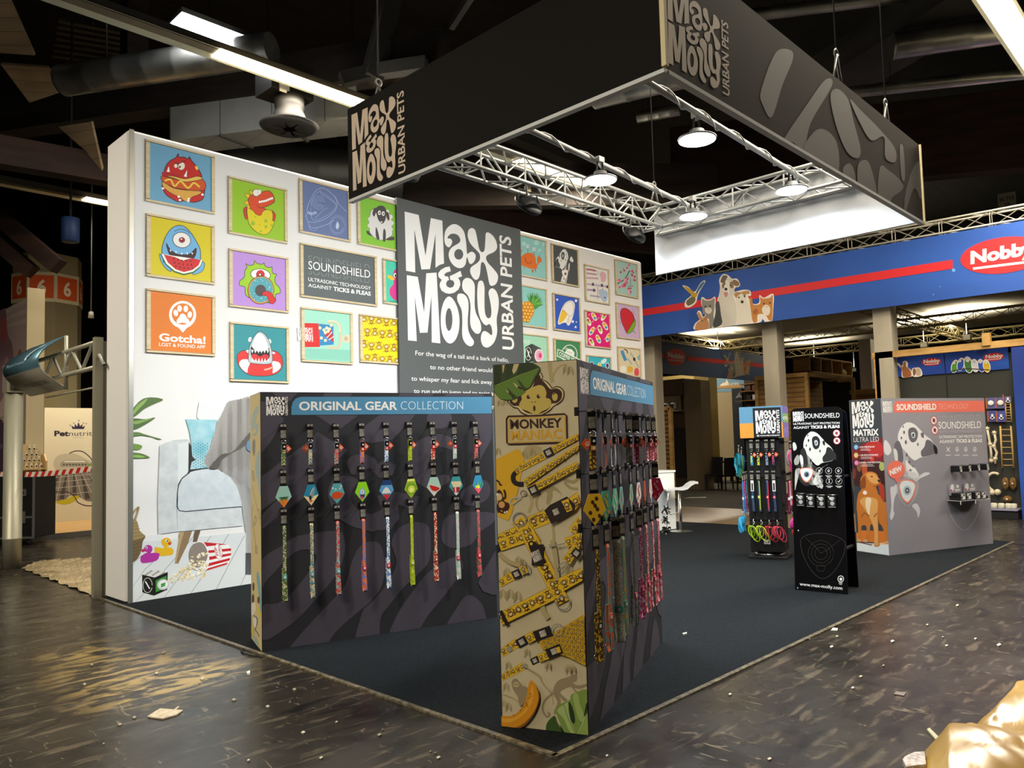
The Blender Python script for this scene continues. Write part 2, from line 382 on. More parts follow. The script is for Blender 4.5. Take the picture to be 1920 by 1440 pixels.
# ------------------------------------------------------------ setting: hall floor, carpets, ceiling, far walls
def floor_mat():
    m = bpy.data.materials.new('hall_floor'); m.use_nodes = True; t = m.node_tree; N = t.nodes; L = t.links; b = N['Principled BSDF']
    tc = N.new('ShaderNodeTexCoord')
    def noise(sc, det, dist=0, rot=.4):
        mp = N.new('ShaderNodeMapping'); mp.inputs['Scale'].default_value = sc; mp.inputs['Rotation'].default_value = (0, 0, rot); L.new(tc.outputs['Object'], mp.inputs[0])
        x = N.new('ShaderNodeTexNoise'); x.inputs['Scale'].default_value = 1; x.inputs['Detail'].default_value = det; x.inputs['Distortion'].default_value = dist; L.new(mp.outputs[0], x.inputs['Vector']); return x
    def ramp(x, a, b_, c1, c2):
        r = N.new('ShaderNodeValToRGB'); r.color_ramp.elements[0].position = a; r.color_ramp.elements[1].position = b_
        r.color_ramp.elements[0].color = (*lin(c1), 1); r.color_ramp.elements[1].color = (*lin(c2), 1); L.new(x.outputs[0], r.inputs[0]); return r
    def mix(f, A, B):
        x = N.new('ShaderNodeMix'); x.data_type = 'RGBA'; L.new(f, x.inputs[0])
        L.new(A, x.inputs[6])
        if isinstance(B, str): x.inputs[7].default_value = (*lin(B), 1)
        else: L.new(B, x.inputs[7])
        return x.outputs[2]
    base = ramp(noise((1.1, 1.1, 1), 8), .35, .68, '#1c1915', '#332d25')
    scuf = ramp(noise((3, 14, 1), 9, .6, .75), .56, .66, '#000', '#fff'); c = mix(scuf.outputs[0], base.outputs[0], '#544b3d')
    s2 = ramp(noise((18, 6, 1), 6, 1.5, -.5), .64, .7, '#000', '#fff'); c = mix(s2.outputs[0], c, '#6b614f')
    dk = ramp(noise((2.2, 5, 1), 7, .8, 1.2), .52, .66, '#000', '#fff'); c = mix(dk.outputs[0], c, '#120f0d')
    sx = N.new('ShaderNodeSeparateXYZ'); L.new(tc.outputs['Object'], sx.inputs[0])
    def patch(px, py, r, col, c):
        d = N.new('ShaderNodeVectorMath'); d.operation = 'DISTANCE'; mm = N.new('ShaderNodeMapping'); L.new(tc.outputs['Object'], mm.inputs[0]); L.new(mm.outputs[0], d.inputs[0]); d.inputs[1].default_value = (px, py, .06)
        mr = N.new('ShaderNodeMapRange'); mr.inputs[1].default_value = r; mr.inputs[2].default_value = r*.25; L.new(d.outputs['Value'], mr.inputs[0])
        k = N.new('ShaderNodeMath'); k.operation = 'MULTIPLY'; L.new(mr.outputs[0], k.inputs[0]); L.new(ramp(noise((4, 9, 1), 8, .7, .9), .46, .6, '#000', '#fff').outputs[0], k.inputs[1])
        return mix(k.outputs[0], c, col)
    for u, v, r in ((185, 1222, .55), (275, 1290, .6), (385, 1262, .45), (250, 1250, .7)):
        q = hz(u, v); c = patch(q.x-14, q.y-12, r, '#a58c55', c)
    L.new(c, b.inputs['Base Color'])
    rr = N.new('ShaderNodeMapRange'); rr.inputs[3].default_value = .16; rr.inputs[4].default_value = .40; L.new(noise((2.5, 3, 1), 7, .5).outputs[0], rr.inputs[0]); L.new(rr.outputs[0], b.inputs['Roughness'])
    b.inputs['Specular IOR Level'].default_value = .5
    bp = N.new('ShaderNodeBump'); bp.inputs['Strength'].default_value = .12; bp.inputs['Distance'].default_value = .01; L.new(noise((14, 14, 1), 4).outputs[0], bp.inputs['Height']); L.new(bp.outputs[0], b.inputs['Normal'])
    return m
FLM = floor_mat()
b = MB(); b.box((14, 12, -.06), (70, 60, .12), FLM); tag(b.obj('floor', origin=(14, 12, 0)), kind='structure')
CARP = nmat('carpet', '#101316', '#1d2226', (60, 60, 60), 4, .95, lo=.3, hi=.7, bump=.3, spec=.1)
b = MB(); b.prism([(0, 0), (10.06, -.06), (10.13, 4.4), (10.06, 7.0), (0, 7.0)], .012, CARP); tag(b.obj('floor_carpet'), kind='structure')
# aluminium edging strips and tape around the carpet
TR = nmat('edge_tape', '#4a4337', '#8a8069', (30, 30, 30), 4, .35, lo=.4, hi=.7)
b = MB(); b.box((-.018, 3.48, .007), (.036, 7.0, .014), TR); tag(b.obj('trim_1'), kind='structure')
b = MB(); b.bar((-.036, -.018, .007), (10.06, -.08, .007), .036, .014, TR); tag(b.obj('trim_2'), kind='structure')
# laminate strip of the aisle and the neighbouring stand's grey carpet
WOODF = slatmat('laminate', '#5d4a33', '#8a7152', 0, .19, .015, .32, '#3b2d1e', (9, .9, 1))
b = MB(); b.box((11.62, 8.5, .003), (2.98, 13, .006), WOODF); tag(b.obj('floor_aisle'), kind='structure')
b = MB(); b.box((22.2, 9.0, .004), (18.1, 15.6, .008), nmat('greycarpet', '#3a3833', '#4a4740', (40, 40, 40), 4, .95, spec=.1)); tag(b.obj('floor_neighbour'), kind='structure')
# far hall walls and ceiling deck
DK = nmat('ceiling_deck', '#0c0b0a', '#191613', (.6, 9, 1), 4, .8)
b = MB(); b.box((14, 12, 11.6), (70, 60, .2), DK); tag(b.obj('ceiling'), kind='structure')
DW = nmat('hall_wall', '#191512', '#2a231c', (.3, .3, .6), 4, .8)
b = MB(); b.box((48.9, 12, 5.8), (.2, 60, 11.6), DW); tag(b.obj('wall_right'), kind='structure')
b = MB(); b.box((14, 41.9, 5.8), (70, .2, 11.6), DW); tag(b.obj('wall_back'), kind='structure')
b = MB(); b.box((-20.9, 12, 5.8), (.2, 60, 11.6), DW); tag(b.obj('wall_left'), kind='structure')
b = MB(); b.box((14, -17.9, 5.8), (70, .2, 11.6), DW); tag(b.obj('wall_front'), kind='structure')
# ------------------------------------------------------------ back wall of the stand
FAB = mat('#e9e8e6', .8, spec=.1)
wall = thing('exhibition_wall', 'tall white fabric stand wall printed with a sofa scene and framed pictures', 'wall', (WX0, WY, 0))
b = MB(); b.box((WX0+5.05, WY+WT/2+.004, WH/2), (10.09, WT-.01, WH), FAB, bev=.03); b.obj('fabric_box', wall)
AL = mat('#a9a79c', .35, .8)
b = MB(); b.box((WX0+.045, WY-.004, WH/2), (.05, .012, WH-.01), AL); b.obj('corner_profile', wall)
# ------------------------------------------------------------ displays
def disp(D, label, cat, name='display_stand', body='#2c2c30'):
    t = thing(name, label, cat, D.c)
    b = MB(); T = Matrix((D.e, D.q, V((0, 0, 1)))).transposed().to_4x4(); T.translation = D.mid+V((0, 0, D.h/2+.006))
    b.box((0, 0, 0), (D.l, D.t, D.h-.012), body, M=T); b.obj('body', t); return t
tL = disp(DL, 'dark display of pet collars at the white wall, blue header strip facing the aisle', 'display')
tM = disp(DM, 'tall display nearest the viewer with a monkey poster on its narrow end', 'display')
tS = disp(DS, 'grey display with a coral header strip and a dalmatian, farthest down the carpet', 'display', body='#8f8c96')
# ------------------------------------------------------------ canopy
CB = mat('#141311', .75, spec=.12); CI = mat('#e4e8ee', .8, spec=.1)
can = thing('hanging_banner', 'large black square fabric banner hung from the ceiling over the stand', 'banner', (AX, BY, ZC))
th = .035
def panel(nm, c, d, mo):
    b = MB(); b.box(c, d, mo); return b.obj(nm, can)
panel('left_fascia', (AX+th/2, (BY+DY)/2, ZC+HC/2), (th, DY-BY, HC), CB)
panel('right_fascia', ((AX+CXR)/2+.02, BY+th/2, ZC+HC/2), (CXR-AX-th, th, HC), nmat('fascia_brown', '#15130f', '#3c342a', (.55, .2, .2), 1, .75, lo=.42, hi=.6, spec=.12) if 0 else mat('#2a231b', .75, spec=.12))
panel('far_panel', (CXR-th/2, (BY+DY)/2+.02, ZC+HC/2), (th, DY-BY-.04, HC), CI)
WS = mat('#cfd3d4', .5)
b = MB(); b.box((AX+th/2, (BY+DY)/2, ZC-.012), (th+.01, DY-BY, .024), WS); b.box(((AX+CXR)/2+.02, BY+th/2, ZC-.012), (CXR-AX-th, th+.01, .024), WS); b.obj('edge_profile', can)
# ------------------------------------------------------------ the printed scene at the foot of the back wall
def inside(P, x, y):
    c = False
    for i in range(len(P)):
        (x1, y1), (x2, y2) = P[i-1], P[i]
        if (y1 > y) != (y2 > y) and x < (x2-x1)*(y-y1)/(y2-y1)+x1: c = not c
    return c
a = Art(WALL, clip=(.072, .012, 10.0, WH-.02))
a.z(230, 930, 7.2)
PLK = '#d9dedf'
a.poly(PLK, 40, 650, 520, 600, 760, 575, 1640, 490, 1800, 475, 1800, 1200, 1740, 1192, 260, 1480, 40, 1500)
for q in ((60,950,170,880,260,800),(40,1240,300,990,420,880,480,800),(170,1440,290,1310,690,860,800,740,960,540),(560,1370,700,1180,1000,800,1190,540),(920,1310,1060,1110,1290,760,1430,510),(1265,1255,1420,950,1640,540),(1590,1210,1670,1030)): a.line('#8e9698', 7, *q)
a.poly('#e4e7e8', 40, 560, 520, 515, 520, 600, 40, 652)
a.blob('#6f5d3e', 60, 340, 180, 325, 230, 470, 305, 540, 270, 620, 250, 740, 185, 860, 60, 910, 20, 600)
a.blob('#9c8658', 60, 340, 180, 325, 230, 470, 300, 540, 180, 590, 60, 600, 30, 480)
for y in (370, 410, 450, 500, 545): a.line('#77653f', 6, 60, y+10, 150, y, 190+(y-340)*.4, y-14, sm=1)
for y in (650, 700, 750, 800, 850): a.line('#54452c', 6, 60, y+10, 160, y+2, 250-(y-640)*.25, y-28, sm=1)
a.line('#a88d64', 22, 105, 330, 130, 250, 170, 190, 215, 150, 200, 220, 170, 320, sm=1)
# ducks
for c, d, q in (('#e0b21c','#c8431c',(430,720,440,690,520,700,560,700,525,640,530,590,580,562,630,575,650,620,625,670,600,690,660,700,685,740,670,790,600,805,510,810,440,780)), ('#b02f9a','#c01e46',(240,860,245,820,290,780,330,760,290,740,285,700,320,665,370,665,400,700,395,740,380,770,430,765,490,775,495,800,470,860,400,890,290,905,250,895))):
    a.blob(c, *q)
    x, y = (640, 640) if c == '#e0b21c' else (280, 735)
    a.blob(d, x-30, y-8, x+5, y-18, x+28, y-8, x+8, y+2, x+18, y+14, x-15, y+20); 
    a.ell('#fff', x-45 if x > 500 else x+38, y-38, 16, 18); a.ell('#15110f', x-40 if x > 500 else x+36, y-36, 9, 13)
# sofa legs
a.poly('#8d7657', 770, 490, 935, 475, 880, 640, 750, 910, 700, 912, 745, 640); a.poly('#b79c74', 770, 490, 830, 485, 780, 650, 720, 910, 700, 912, 745, 640)
a.poly('#6a5740', 975, 470, 1050, 462, 1000, 620, 945, 620)
a.z(230, 740, 7.2)
a.poly('#e0e4e4', 1030, 100, 1400, 95, 1400, 350, 1040, 350, 1000, 300)
SOF = nmat('sofa_print', '#c3cbcd', '#d5dadb', (9, 9, 9), 5, .8)
a.poly(SOF, 500, 690, 530, 667, 690, 612, 870, 600, 895, 630, 885, 1040, 800, 1120, 745, 1200, 728, 1440, 735, 1850, 480, 1885, 472, 1440)
a.poly('#dde2e2', 745, 665, 892, 632, 880, 1040, 800, 1120, 745, 1190)
a.poly('#2d2f2f', 890, 640, 930, 700, 945, 860, 990, 880, 930, 930, 910, 1010, 1150, 990, 1150, 1010, 1000, 1030, 880, 1065, 885, 1040)
a.poly(SOF, 735, 1540, 850, 1570, 1600, 1500, 1620, 1770, 735, 1850)
PIL = [(850,330),(1270,340),(1240,500),(1150,760),(1100,900),(1140,985),(910,1010),(930,910),(985,880),(938,830),(922,640),(905,520),(880,420)]
a.poly(nmat('pillow_print', '#7fc0cf', '#b5d6de', (5, 5, 3), 4, .8), *PIL)
for i in range(9):
    for j in range(9):
        x, y = 955+i*31, 660+j*38+(i % 2)*19
        if inside(PIL, x, y) and inside(PIL, x+14, y): a.ell('#1f7f96', x, y, 7, 9, n=6)
SEAT = (745,1440,750,1250,800,1130,880,1060,1000,1022,1160,1000,1290,1000,1400,1060,1480,1140,1560,1280,1610,1400,1610,1508,1200,1540,850,1575,765,1560,742,1500)
a.poly(SOF if 0 else nmat('seat_print', '#c6d0d6', '#d3dade', (9, 9, 9), 5, .8), *SEAT, sm=4); a.line('#2b2e33', 12, 905,1050,800,1130,750,1230,738,1320,732,1440,734,1520,765,1566,850,1578,1200,1545,1600,1512)
THR = pairs((1400,120,1440,82,1560,62,1722,15,1735,700,1735,2140,1665,2140,1665,1900,1622,1600,1590,1400,1540,1240,1450,1120,1300,1010,1160,1003,1092,930,1110,840,1180,730,1230,520,1280,360,1350,230))
a.poly('#b9b6b2', *THR)
for i in range(60):
    for j in range(100):
        x, y = 1090+i*13, 30+j*21
        sx = 1 if (i//5) % 2 else -1; off = (i % 5)*9*sx
        if inside(THR, x, y+off) and inside(THR, x+13, y+off+9*sx): a.line('#6b6661' if y < 1000 else '#85878a', 6, x, y+off, x+13, y+off+9*sx)
a.blob('#5b5650', 1180, 960, 1280, 850, 1340, 800, 1480, 770, 1640, 590, 1720, 500, 1722, 560, 1640, 690, 1440, 800, 1330, 880, 1280, 990, 1180, 1000)
a.ell('#5f86a6', 1718, 690, 58, 80)
for k in range(6): a.line('#3e3d40', 9, 1664+k*12, 2135, 1660+k*14, 2430)
# leaves
for c, q in (('#55703c',(100,310,110,270,150,180,240,80,330,40,470,42,545,72,440,120,300,190,200,270,130,315)),('#4f6b39',(85,460,90,350,160,320,300,330,440,310,330,390,200,460,120,475)),('#5f7d45',(80,560,90,520,200,505,300,535,420,570,525,600,480,605,380,570,250,552,120,570)),('#6f9444',(75,740,78,668,180,665,262,692,230,742,140,745)),('#5d7d3f',(72,830,85,785,200,785,300,810,365,852,240,862,140,860)),('#26301f',(75,640,80,580,145,578,110,620)),('#6f9444',(70,1180,72,1080,110,1100,132,1150,120,1185,90,1190)),('#1f281a',(72,990,75,910,102,960,90,985))):
    a.blob(c, *q)
a.blob('#86a85a', 130, 250, 200, 140, 330, 50, 300, 110, 220, 190, 150, 270); a.blob('#7f9f55', 110, 370, 200, 350, 400, 318, 280, 370, 180, 400); a.blob('#93b860', 90, 830, 200, 815, 300, 840, 220, 850)
# popcorn bucket
a.z(230, 930, 7.2)
a.poly('#f1efee', 1020, 622, 1100, 620, 1420, 650, 1460, 700, 1465, 790, 1440, 880, 1400, 930, 1120, 1010, 940, 900)
for q in ((1090,622,1380,648,1410,652,1130,680,1115,655),(1150,735,1460,705,1462,740,1160,770),(1165,820,1464,770,1458,800,1168,865),(1165,905,1450,835,1440,870,1150,950),(1150,975,1420,895,1400,925,1120,1008)): a.poly('#c42027', *q)
a.ell('#f6f4f2', 1290, 750, 52, 108, rot=-.15); a.line('#c42027', 4, *[(1290+48*math.cos(t)+16*math.sin(t), 750+102*math.sin(t)-6*math.cos(t)) for t in [PI*2*i/20 for i in range(20)]], closed=True)
a.text('#b01c22', 'POP', 1292, 800, 1262, 690, hx=1262, hy=806, bold=.02); a.text('#b01c22', 'CORN', 1330, 815, 1306, 665, hx=1304, hy=820, bold=.02)
a.ell('#8d8279', 1018, 790, 128, 172, rot=.1); a.line('#f2f0ee', 9, 960, 640, 1030, 618, 1100, 650, 1150, 770, 1150, 900, 1120, 990, sm=1)
random.seed(3)
POP = pairs((925,820,1000,800,1140,720,1145,900,1130,1000,1140,1050,1080,1110,960,1140,800,1150,640,1180,610,1130,690,1060,770,960,880,930,920,880))
for i in range(230):
    x, y = random.uniform(610, 1150), random.uniform(720, 1190)
    if inside(POP, x, y):
        a.ell(random.choice(('#e9dcb4', '#f0e8cc', '#dcc890', '#f4efdd')), x, y, random.uniform(12, 22), random.uniform(10, 18), n=8)
        if i % 3 == 0: a.ell(random.choice(('#8a4a2a', '#a8733a', '#c9a860')), x+6, y+5, 7, 6, n=6)
# the small black box
a.poly('#16160f', 262, 1060, 430, 1100, 420, 1345, 265, 1300); a.poly('#0f0f0d', 430, 1100, 608, 1025, 600, 1265, 420, 1345); a.poly('#d8d8d6', 262, 1060, 440, 985, 608, 1025, 430, 1100)
for k in range(14): x = 300+k*19; y = 1058-(k % 5)*13+(k//5)*6; a.line('#16160f', 9, x, y, x+22, y+8)
a.line('#e8e6da', 6, *[(335+62*math.cos(t), 1205+100*math.sin(t)) for t in [2*PI*i/20 for i in range(20)]], closed=True); a.line('#f0f0ec', 15, 305, 1152, 362, 1252)
a.poly('#3f8f35', 445, 1140, 590, 1075, 585, 1240, 445, 1300); a.ell('#c9cdce', 545, 1195, 82, 72, rot=-.3); a.ell('#e9ecec', 550, 1190, 62, 52, rot=-.3); a.poly('#3f9a3a', 515, 1185, 575, 1165, 570, 1215, 515, 1235)
a.obj('printed_scene', wall)
# dark panel with the big lettering and the rhyme
pnx = [WALL.at(742, 500)[0], WALL.at(973.5, 500)[0]]
b = MB(); PD = '#575c5e'
b.box((WX0+sum(pnx)/2, WY-.025, WH/2), (pnx[1]-pnx[0], .05, WH-.02), PD)
lp = b.obj('lettered_panel', wall)
PW = Pl((WX0, WY-.05, 0), (0, -1, 0))
a = Art(PW); a.logo('#f2f3f4', (763.5, 638), (963.5, 656.5), (758.6, 396.6)); a.z(740, 640, 9.6)
def rhyme(t, x0, y0, x1, y1): a.text('#eef0f1', t, x0, y0, x1, y1, h=84, bold=.006)
rhyme('For the wag of a tail and a bark of hello,', 372, 246, 2050, 375)
rhyme('to no other friend would I go,', 636, 500, 1960, 570)
rhyme('to whisper my fear and lick away my tears,', 300, 705, 2130, 790)
rhyme('to run and to jump and to twist all around,', 345, 930, 2130, 985)
rhyme('and never', 1560, 1210, 2000, 1225)
a.obj('lettering', lp)
# ------------------------------------------------------------ framed pictures on the back wall
PP = Pl((WX0, WY-.010, 0), (0, -1, 0))
FW = nmat('frame_wood', '#cbb68e', '#e0d0ad', (3, 3, 26), 5, .55, lo=.3, hi=.7)
IN = '#2a1d20'
def picture(TL, BR, label, bg, wd=None, ht=None, right=None):
    x0, y1 = PP.at(*TL); x1, y0 = PP.at(*BR)
    if wd and right is None: x1 = x0+wd
    if right is not None: x1, y1_ = PP.at(*right); x0 = x1-wd; y1 = y1_
    if ht: y0 = y1-ht
    c = PP.w((x0+x1)/2, (y0+y1)/2); c.y = WY
    t = thing('framed_picture', label, 'picture', c, group='pictures on the white wall')
    f = .042; d = .024; b = MB()
    for A, B in (((x0, y1-f/2), (x1, y1-f/2)), ((x0, y0+f/2), (x1, y0+f/2)), ((x0+f/2, y0+f), (x0+f/2, y1-f)), ((x1-f/2, y0+f), (x1-f/2, y1-f))):
        p, q = PP.w(*A), PP.w(*B); p.y = q.y = WY-d/2-.001; b.bar(p, q, d if A[0] == B[0] else f, f if A[0] == B[0] else d, FW, up=(0, 0, 1) if A[1] == B[1] else (1, 0, 0))
    b.v = [(x, min(max(y, WY-d), WY-.001), z) for x, y, z in b.v]
    b.obj('frame', t)
    a = Art(PP, clip=(x0+f-.004, y0+f-.004, x1-f+.004, y1-f+.004)); a.local(0, 0, 1); a.poly(bg, x0, y0, x1, y0, x1, y1, x0, y1); a.t = t; a.r = (x0, y0, x1, y1)
    return a
# 1 hot dog monster
a = picture((273.3, 258.8), (402.5, 403.6), 'framed picture of a red horned monster biting a hot dog on sky blue', '#6fa9cc').z(260, 240, 6.4)
a.out('#c9241f', IN, 9, 285,650,300,560,320,470,370,400,440,360,455,340,475,310,485,350,540,350,595,372,605,345,640,400,700,470,750,560,765,640,800,680,790,760,770,850,700,885,640,890,560,870,480,885,400,850,330,800,285,720)
a.out('#e0a94a', IN, 6, 280,660,300,650,420,720,560,745,700,750,755,770,720,800,640,830,590,880,540,870,490,830,420,800,340,750,290,700)
a.out('#d4551f', IN, 6, 265,600,290,580,420,610,560,640,700,620,770,620,805,680,790,740,700,755,560,740,420,710,300,650)
a.out('#edc25a', IN, 6, 330,575,420,580,560,610,700,580,765,610,640,640,540,645,440,610); a.line('#f3cd4e', 22, 310,635,380,620,430,700,500,640,590,720,660,660,730,710, sm=1)
a.poly('#b41f1d', 275,530,400,540,540,585,420,575,280,575); a.poly('#fff', 335,525,360,460,372,530); a.poly('#fff', 540,580,580,505,575,590)
a.ell('#f2efe6', 445, 455, 20, 24); a.ell('#f2efe6', 512, 458, 40, 46, rot=.3); a.ell('#b7a03a', 492, 468, 15, 17); a.ell('#111', 490, 470, 7); a.line(IN, 8, 430,415,480,430,530,405,570,395, sm=1); a.ell('#f4d04e', 695, 480, 16, 28, rot=-.5)
for x, y in ((290,725),(480,825),(495,865),(600,850),(595,875),(765,800)): a.ell('#fff', x, y, 16, 13)
a.obj('artwork', a.t)
# 2 blue one-eyed monster with melon
a = picture((274.8, 397.8), (402.5, 535.6), 'framed picture of a blue one-eyed monster eating a melon slice on yellow', '#d6c514').z(260, 390, 6.4)
a.out('#6fb0de', IN, 8, 280,540,285,450,330,330,400,240,480,210,550,225,620,290,680,380,735,490,742,600,730,680,600,740,400,720,300,640)
for s in (((250,550,260,620,290,680,340,740,390,760,370,700,300,650,290,600)), ((780,650,790,690,760,760,660,800,650,770,700,720,740,650))): a.out('#6fb0de', IN, 6, *s)
a.out('#3c1d22', IN, 5, 330,420,380,500,460,550,540,560,620,545,690,480,670,590,560,640,420,600,360,540)
a.poly('#2f6b35', 255,550,300,560,770,625,740,710,660,780,540,808,420,770,320,680); a.poly('#f2f4ea', 270,552,765,625,735,700,650,765,540,790,430,755,330,670)
a.poly('#cf2327', 300,558,440,590,480,610,530,630,600,610,650,605,745,625,715,690,640,745,540,770,440,735,350,655)
for i in range(5):
    for j in range(3): a.ell('#1d0f10', 420+i*50+j*12, 620+j*45+abs(i-2)*-4+i*6, 7, 13, rot=.4-.2*i, n=8)
for x in (380, 445, 515, 580, 640): a.poly('#fff', x-10, 520+(x-380)*.13+abs(510-x)*-.15, x+12, 524+(x-380)*.13+abs(510-x)*-.15, x+2, 548+(x-380)*.13+abs(510-x)*-.15)
a.ell(IN, 515, 385, 112, 95, rot=.25); a.ell('#eceae6', 515, 385, 105, 88, rot=.25); a.ell('#7d1522', 518, 385, 38, 34); a.ell('#b32334', 518, 385, 28, 25); a.ell('#1a0a0c', 520, 388, 12); a.ell('#fff', 512, 374, 9)
a.line(IN, 6, 425,280,500,255,580,275,610,310, sm=1)
a.obj('artwork', a.t)
# 3 orange paw pin
a = picture((274.8, 538.4), (403.8, 669.7), 'orange framed picture of a white paw in a map pin with lettering', '#e07a1d').z(260, 520, 6.4)
a.poly('#f4f2f0', *[(527+163*math.cos(t), 448+165*math.sin(t)) for t in [math.radians(d) for d in range(-240, 61, 10)]][0:31]+[(580,605),(530,663),(470,598)]); a.ell('#e07a1d', 527, 440, 130, 128)
for x, y, r in ((445,428,0.5),(490,375,.1),(565,378,-.1),(612,448,-.4)): a.ell('#f4f2f0', x, y, 28, 40, rot=-r*.4)
a.blob('#f4f2f0', 455,520,480,480,510,440,545,440,580,485,607,525,590,555,530,545,480,552,458,540)
a.text('#f4f2f0', 'Gotcha!', 245, 758, 803, 798, h=92, bold=.03); a.text('#f4f2f0', 'LOST & FOUND APP', 245, 824, 797, 858, h=44, bold=.008)
a.obj('artwork', a.t)
# 4 dinosaur in an egg
a = picture((428, 327.8), (538.9, 458.8), 'framed picture of an orange dinosaur in a yellow egg on lime green', '#96c327').z(260, 240, 6.4)
for q in ((1275,790,1330,800,1340,845,1300,840),(1265,900,1300,870,1335,880,1320,930),(1330,745,1370,770,1370,820,1340,800),(1300,930,1350,920,1350,970,1310,980)): a.out('#e8c61f', IN, 4, *q)
a.out('#d94a22', IN, 6, 1320,900,1315,850,1360,800,1420,790,1490,765,1560,755,1610,800,1630,880,1600,910,1540,940,1500,960,1560,1000,1530,1060,1400,1060,1350,980)
a.line('#fff', 24, 1440,890,1520,875,1610,840); a.line(IN, 5, 1425,925,1440,955,1500,955,1540,935, sm=1)
for k in range(6): a.line(IN, 3, 1460+k*26, 868-k*5, 1466+k*26, 895-k*6)
a.ell(IN, 1410, 778, 45, 44); a.ell('#f0eeea', 1410, 778, 40, 40); a.ell('#111', 1432, 775, 8); a.ell('#f0eeea', 1448, 768, 20, 28)
a.out('#ddcb1b', IN, 5, 1300,1000,1310,960,1380,1000,1400,1030,1460,1050,1490,1000,1540,980,1600,1000,1620,1080,1620,1160,1560,1260,1480,1278,1390,1230,1320,1140)
for x, y, r in ((1370,1145,26),(1525,1115,20),(1525,1185,18),(1595,1170,14),(1465,1240,12),(1400,1065,10),(1448,1165,8)): a.ell('#9cba1f', x, y, r, r*1.1)
for q in ((1265,960,1300,950,1290,1020,1310,1080,1280,1090,1258,1010),(1600,990,1640,1040,1630,1110,1605,1110,1610,1050)): a.out('#cc3a28', IN, 4, *q)
a.obj('artwork', a.t)
# 5 green monster with a doughnut
a = picture((429.2, 463.4), (541.3, 588.4), 'framed picture of a spiky green monster biting a blue doughnut on lilac', '#b98ed8').z(260, 390, 6.4)
a.out('#9ccb27', IN, 7, 1285,670,1330,690,1380,675,1390,632,1420,665,1480,675,1505,660,1515,695,1560,715,1600,710,1600,760,1620,790,1655,795,1635,840,1640,900,1690,960,1695,1020,1640,1040,1640,1120,1560,1140,1340,1080,1280,1030,1275,950,1215,930,1210,880,1265,830,1275,750,1300,710)
a.ell(IN, 1462, 800, 124, 72, rot=.12); a.ell('#f4f3f2', 1462, 800, 116, 65, rot=.12); a.ell('#a01d22', 1460, 800, 52, 55); a.ell('#d8262a', 1460, 800, 44, 46); a.ell('#5a0d10', 1458, 803, 24); a.ell('#fff', 1455, 800, 12)
a.ell(IN, 1465, 985, 160, 172, rot=.1); a.ell('#d8913c', 1465, 985, 154, 165, rot=.1); a.ell('#4fa3b0', 1467, 983, 142, 152, rot=.1)
random.seed(5)
for k in range(26): t = k*.61; r = 92+(k*37) % 40; x = 1467+r*math.cos(t); y = 983+r*math.sin(t)*1.05; a.line(random.choice(('#f1efe2', '#d8e06a', '#e6a0c0')), 7, x, y, x+9*math.cos(k), y+11*math.sin(k))
a.ell('#4a4648', 1460, 990, 66, 70); a.out('#d3262c', IN, 5, 1475,1040,1500,1005,1560,1000,1610,1050,1640,1110,1610,1150,1570,1135,1540,1070,1500,1050)
a.obj('artwork', a.t)
# 6 shark in a swim ring
a = picture((431.1, 601.3), (542.5, 720.3), 'framed picture of a grinning shark in a red and white swim ring on teal', '#2f8f97').z(260, 520, 6.4)
a.out('#d9322e', IN, 6, 1180,980,1200,910,1290,875,1600,880,1700,930,1728,1010,1715,1090,1640,1160,1500,1185,1330,1170,1220,1090)
for q in ((1205,1030,1250,985,1340,1000,1310,1090,1300,1145,1235,1095),(1600,1010,1680,1020,1705,1070,1680,1110,1610,1150,1610,1090),(1285,880,1340,870,1320,910),(1600,890,1640,910,1610,920)): a.blob('#eef0f1', *q)
a.ell('#eef0f1', 1335, 745, 20, 30, rot=.3); a.ell('#eef0f1', 1570, 768, 20, 28, rot=-.3); a.ell('#222', 1345, 742, 6); a.ell('#222', 1562, 765, 6)
a.out('#b9c2c6', IN, 6, 1315,960,1330,830,1380,720,1430,660,1480,660,1540,720,1590,850,1605,1000,1560,1040,1430,1040,1330,1020)
a.blob('#e9edef', 1365,810,1400,710,1450,672,1510,720,1550,830,1560,900,1500,875,1420,870,1365,850)
a.blob('#231a1d', 1350,830,1400,880,1470,890,1540,870,1562,850,1570,950,1530,1000,1450,1015,1370,980,1345,920); a.blob('#cf2a2a', 1350,940,1400,920,1455,950,1510,925,1560,945,1520,1000,1450,1015,1380,990)
for k in range(6): x = 1362+k*37; a.poly('#fff', x-15, 868+4*math.sin(k), x+15, 872+4*math.sin(k), x, 912); a.poly('#fff', x-10, 1008+6*math.sin(k*.6), x+20, 1010+6*math.sin(k*.6), x+6, 970)
a.line('#f3b29a', 18, 1505,1110,1560,1100,1600,1080)
a.obj('artwork', a.t)
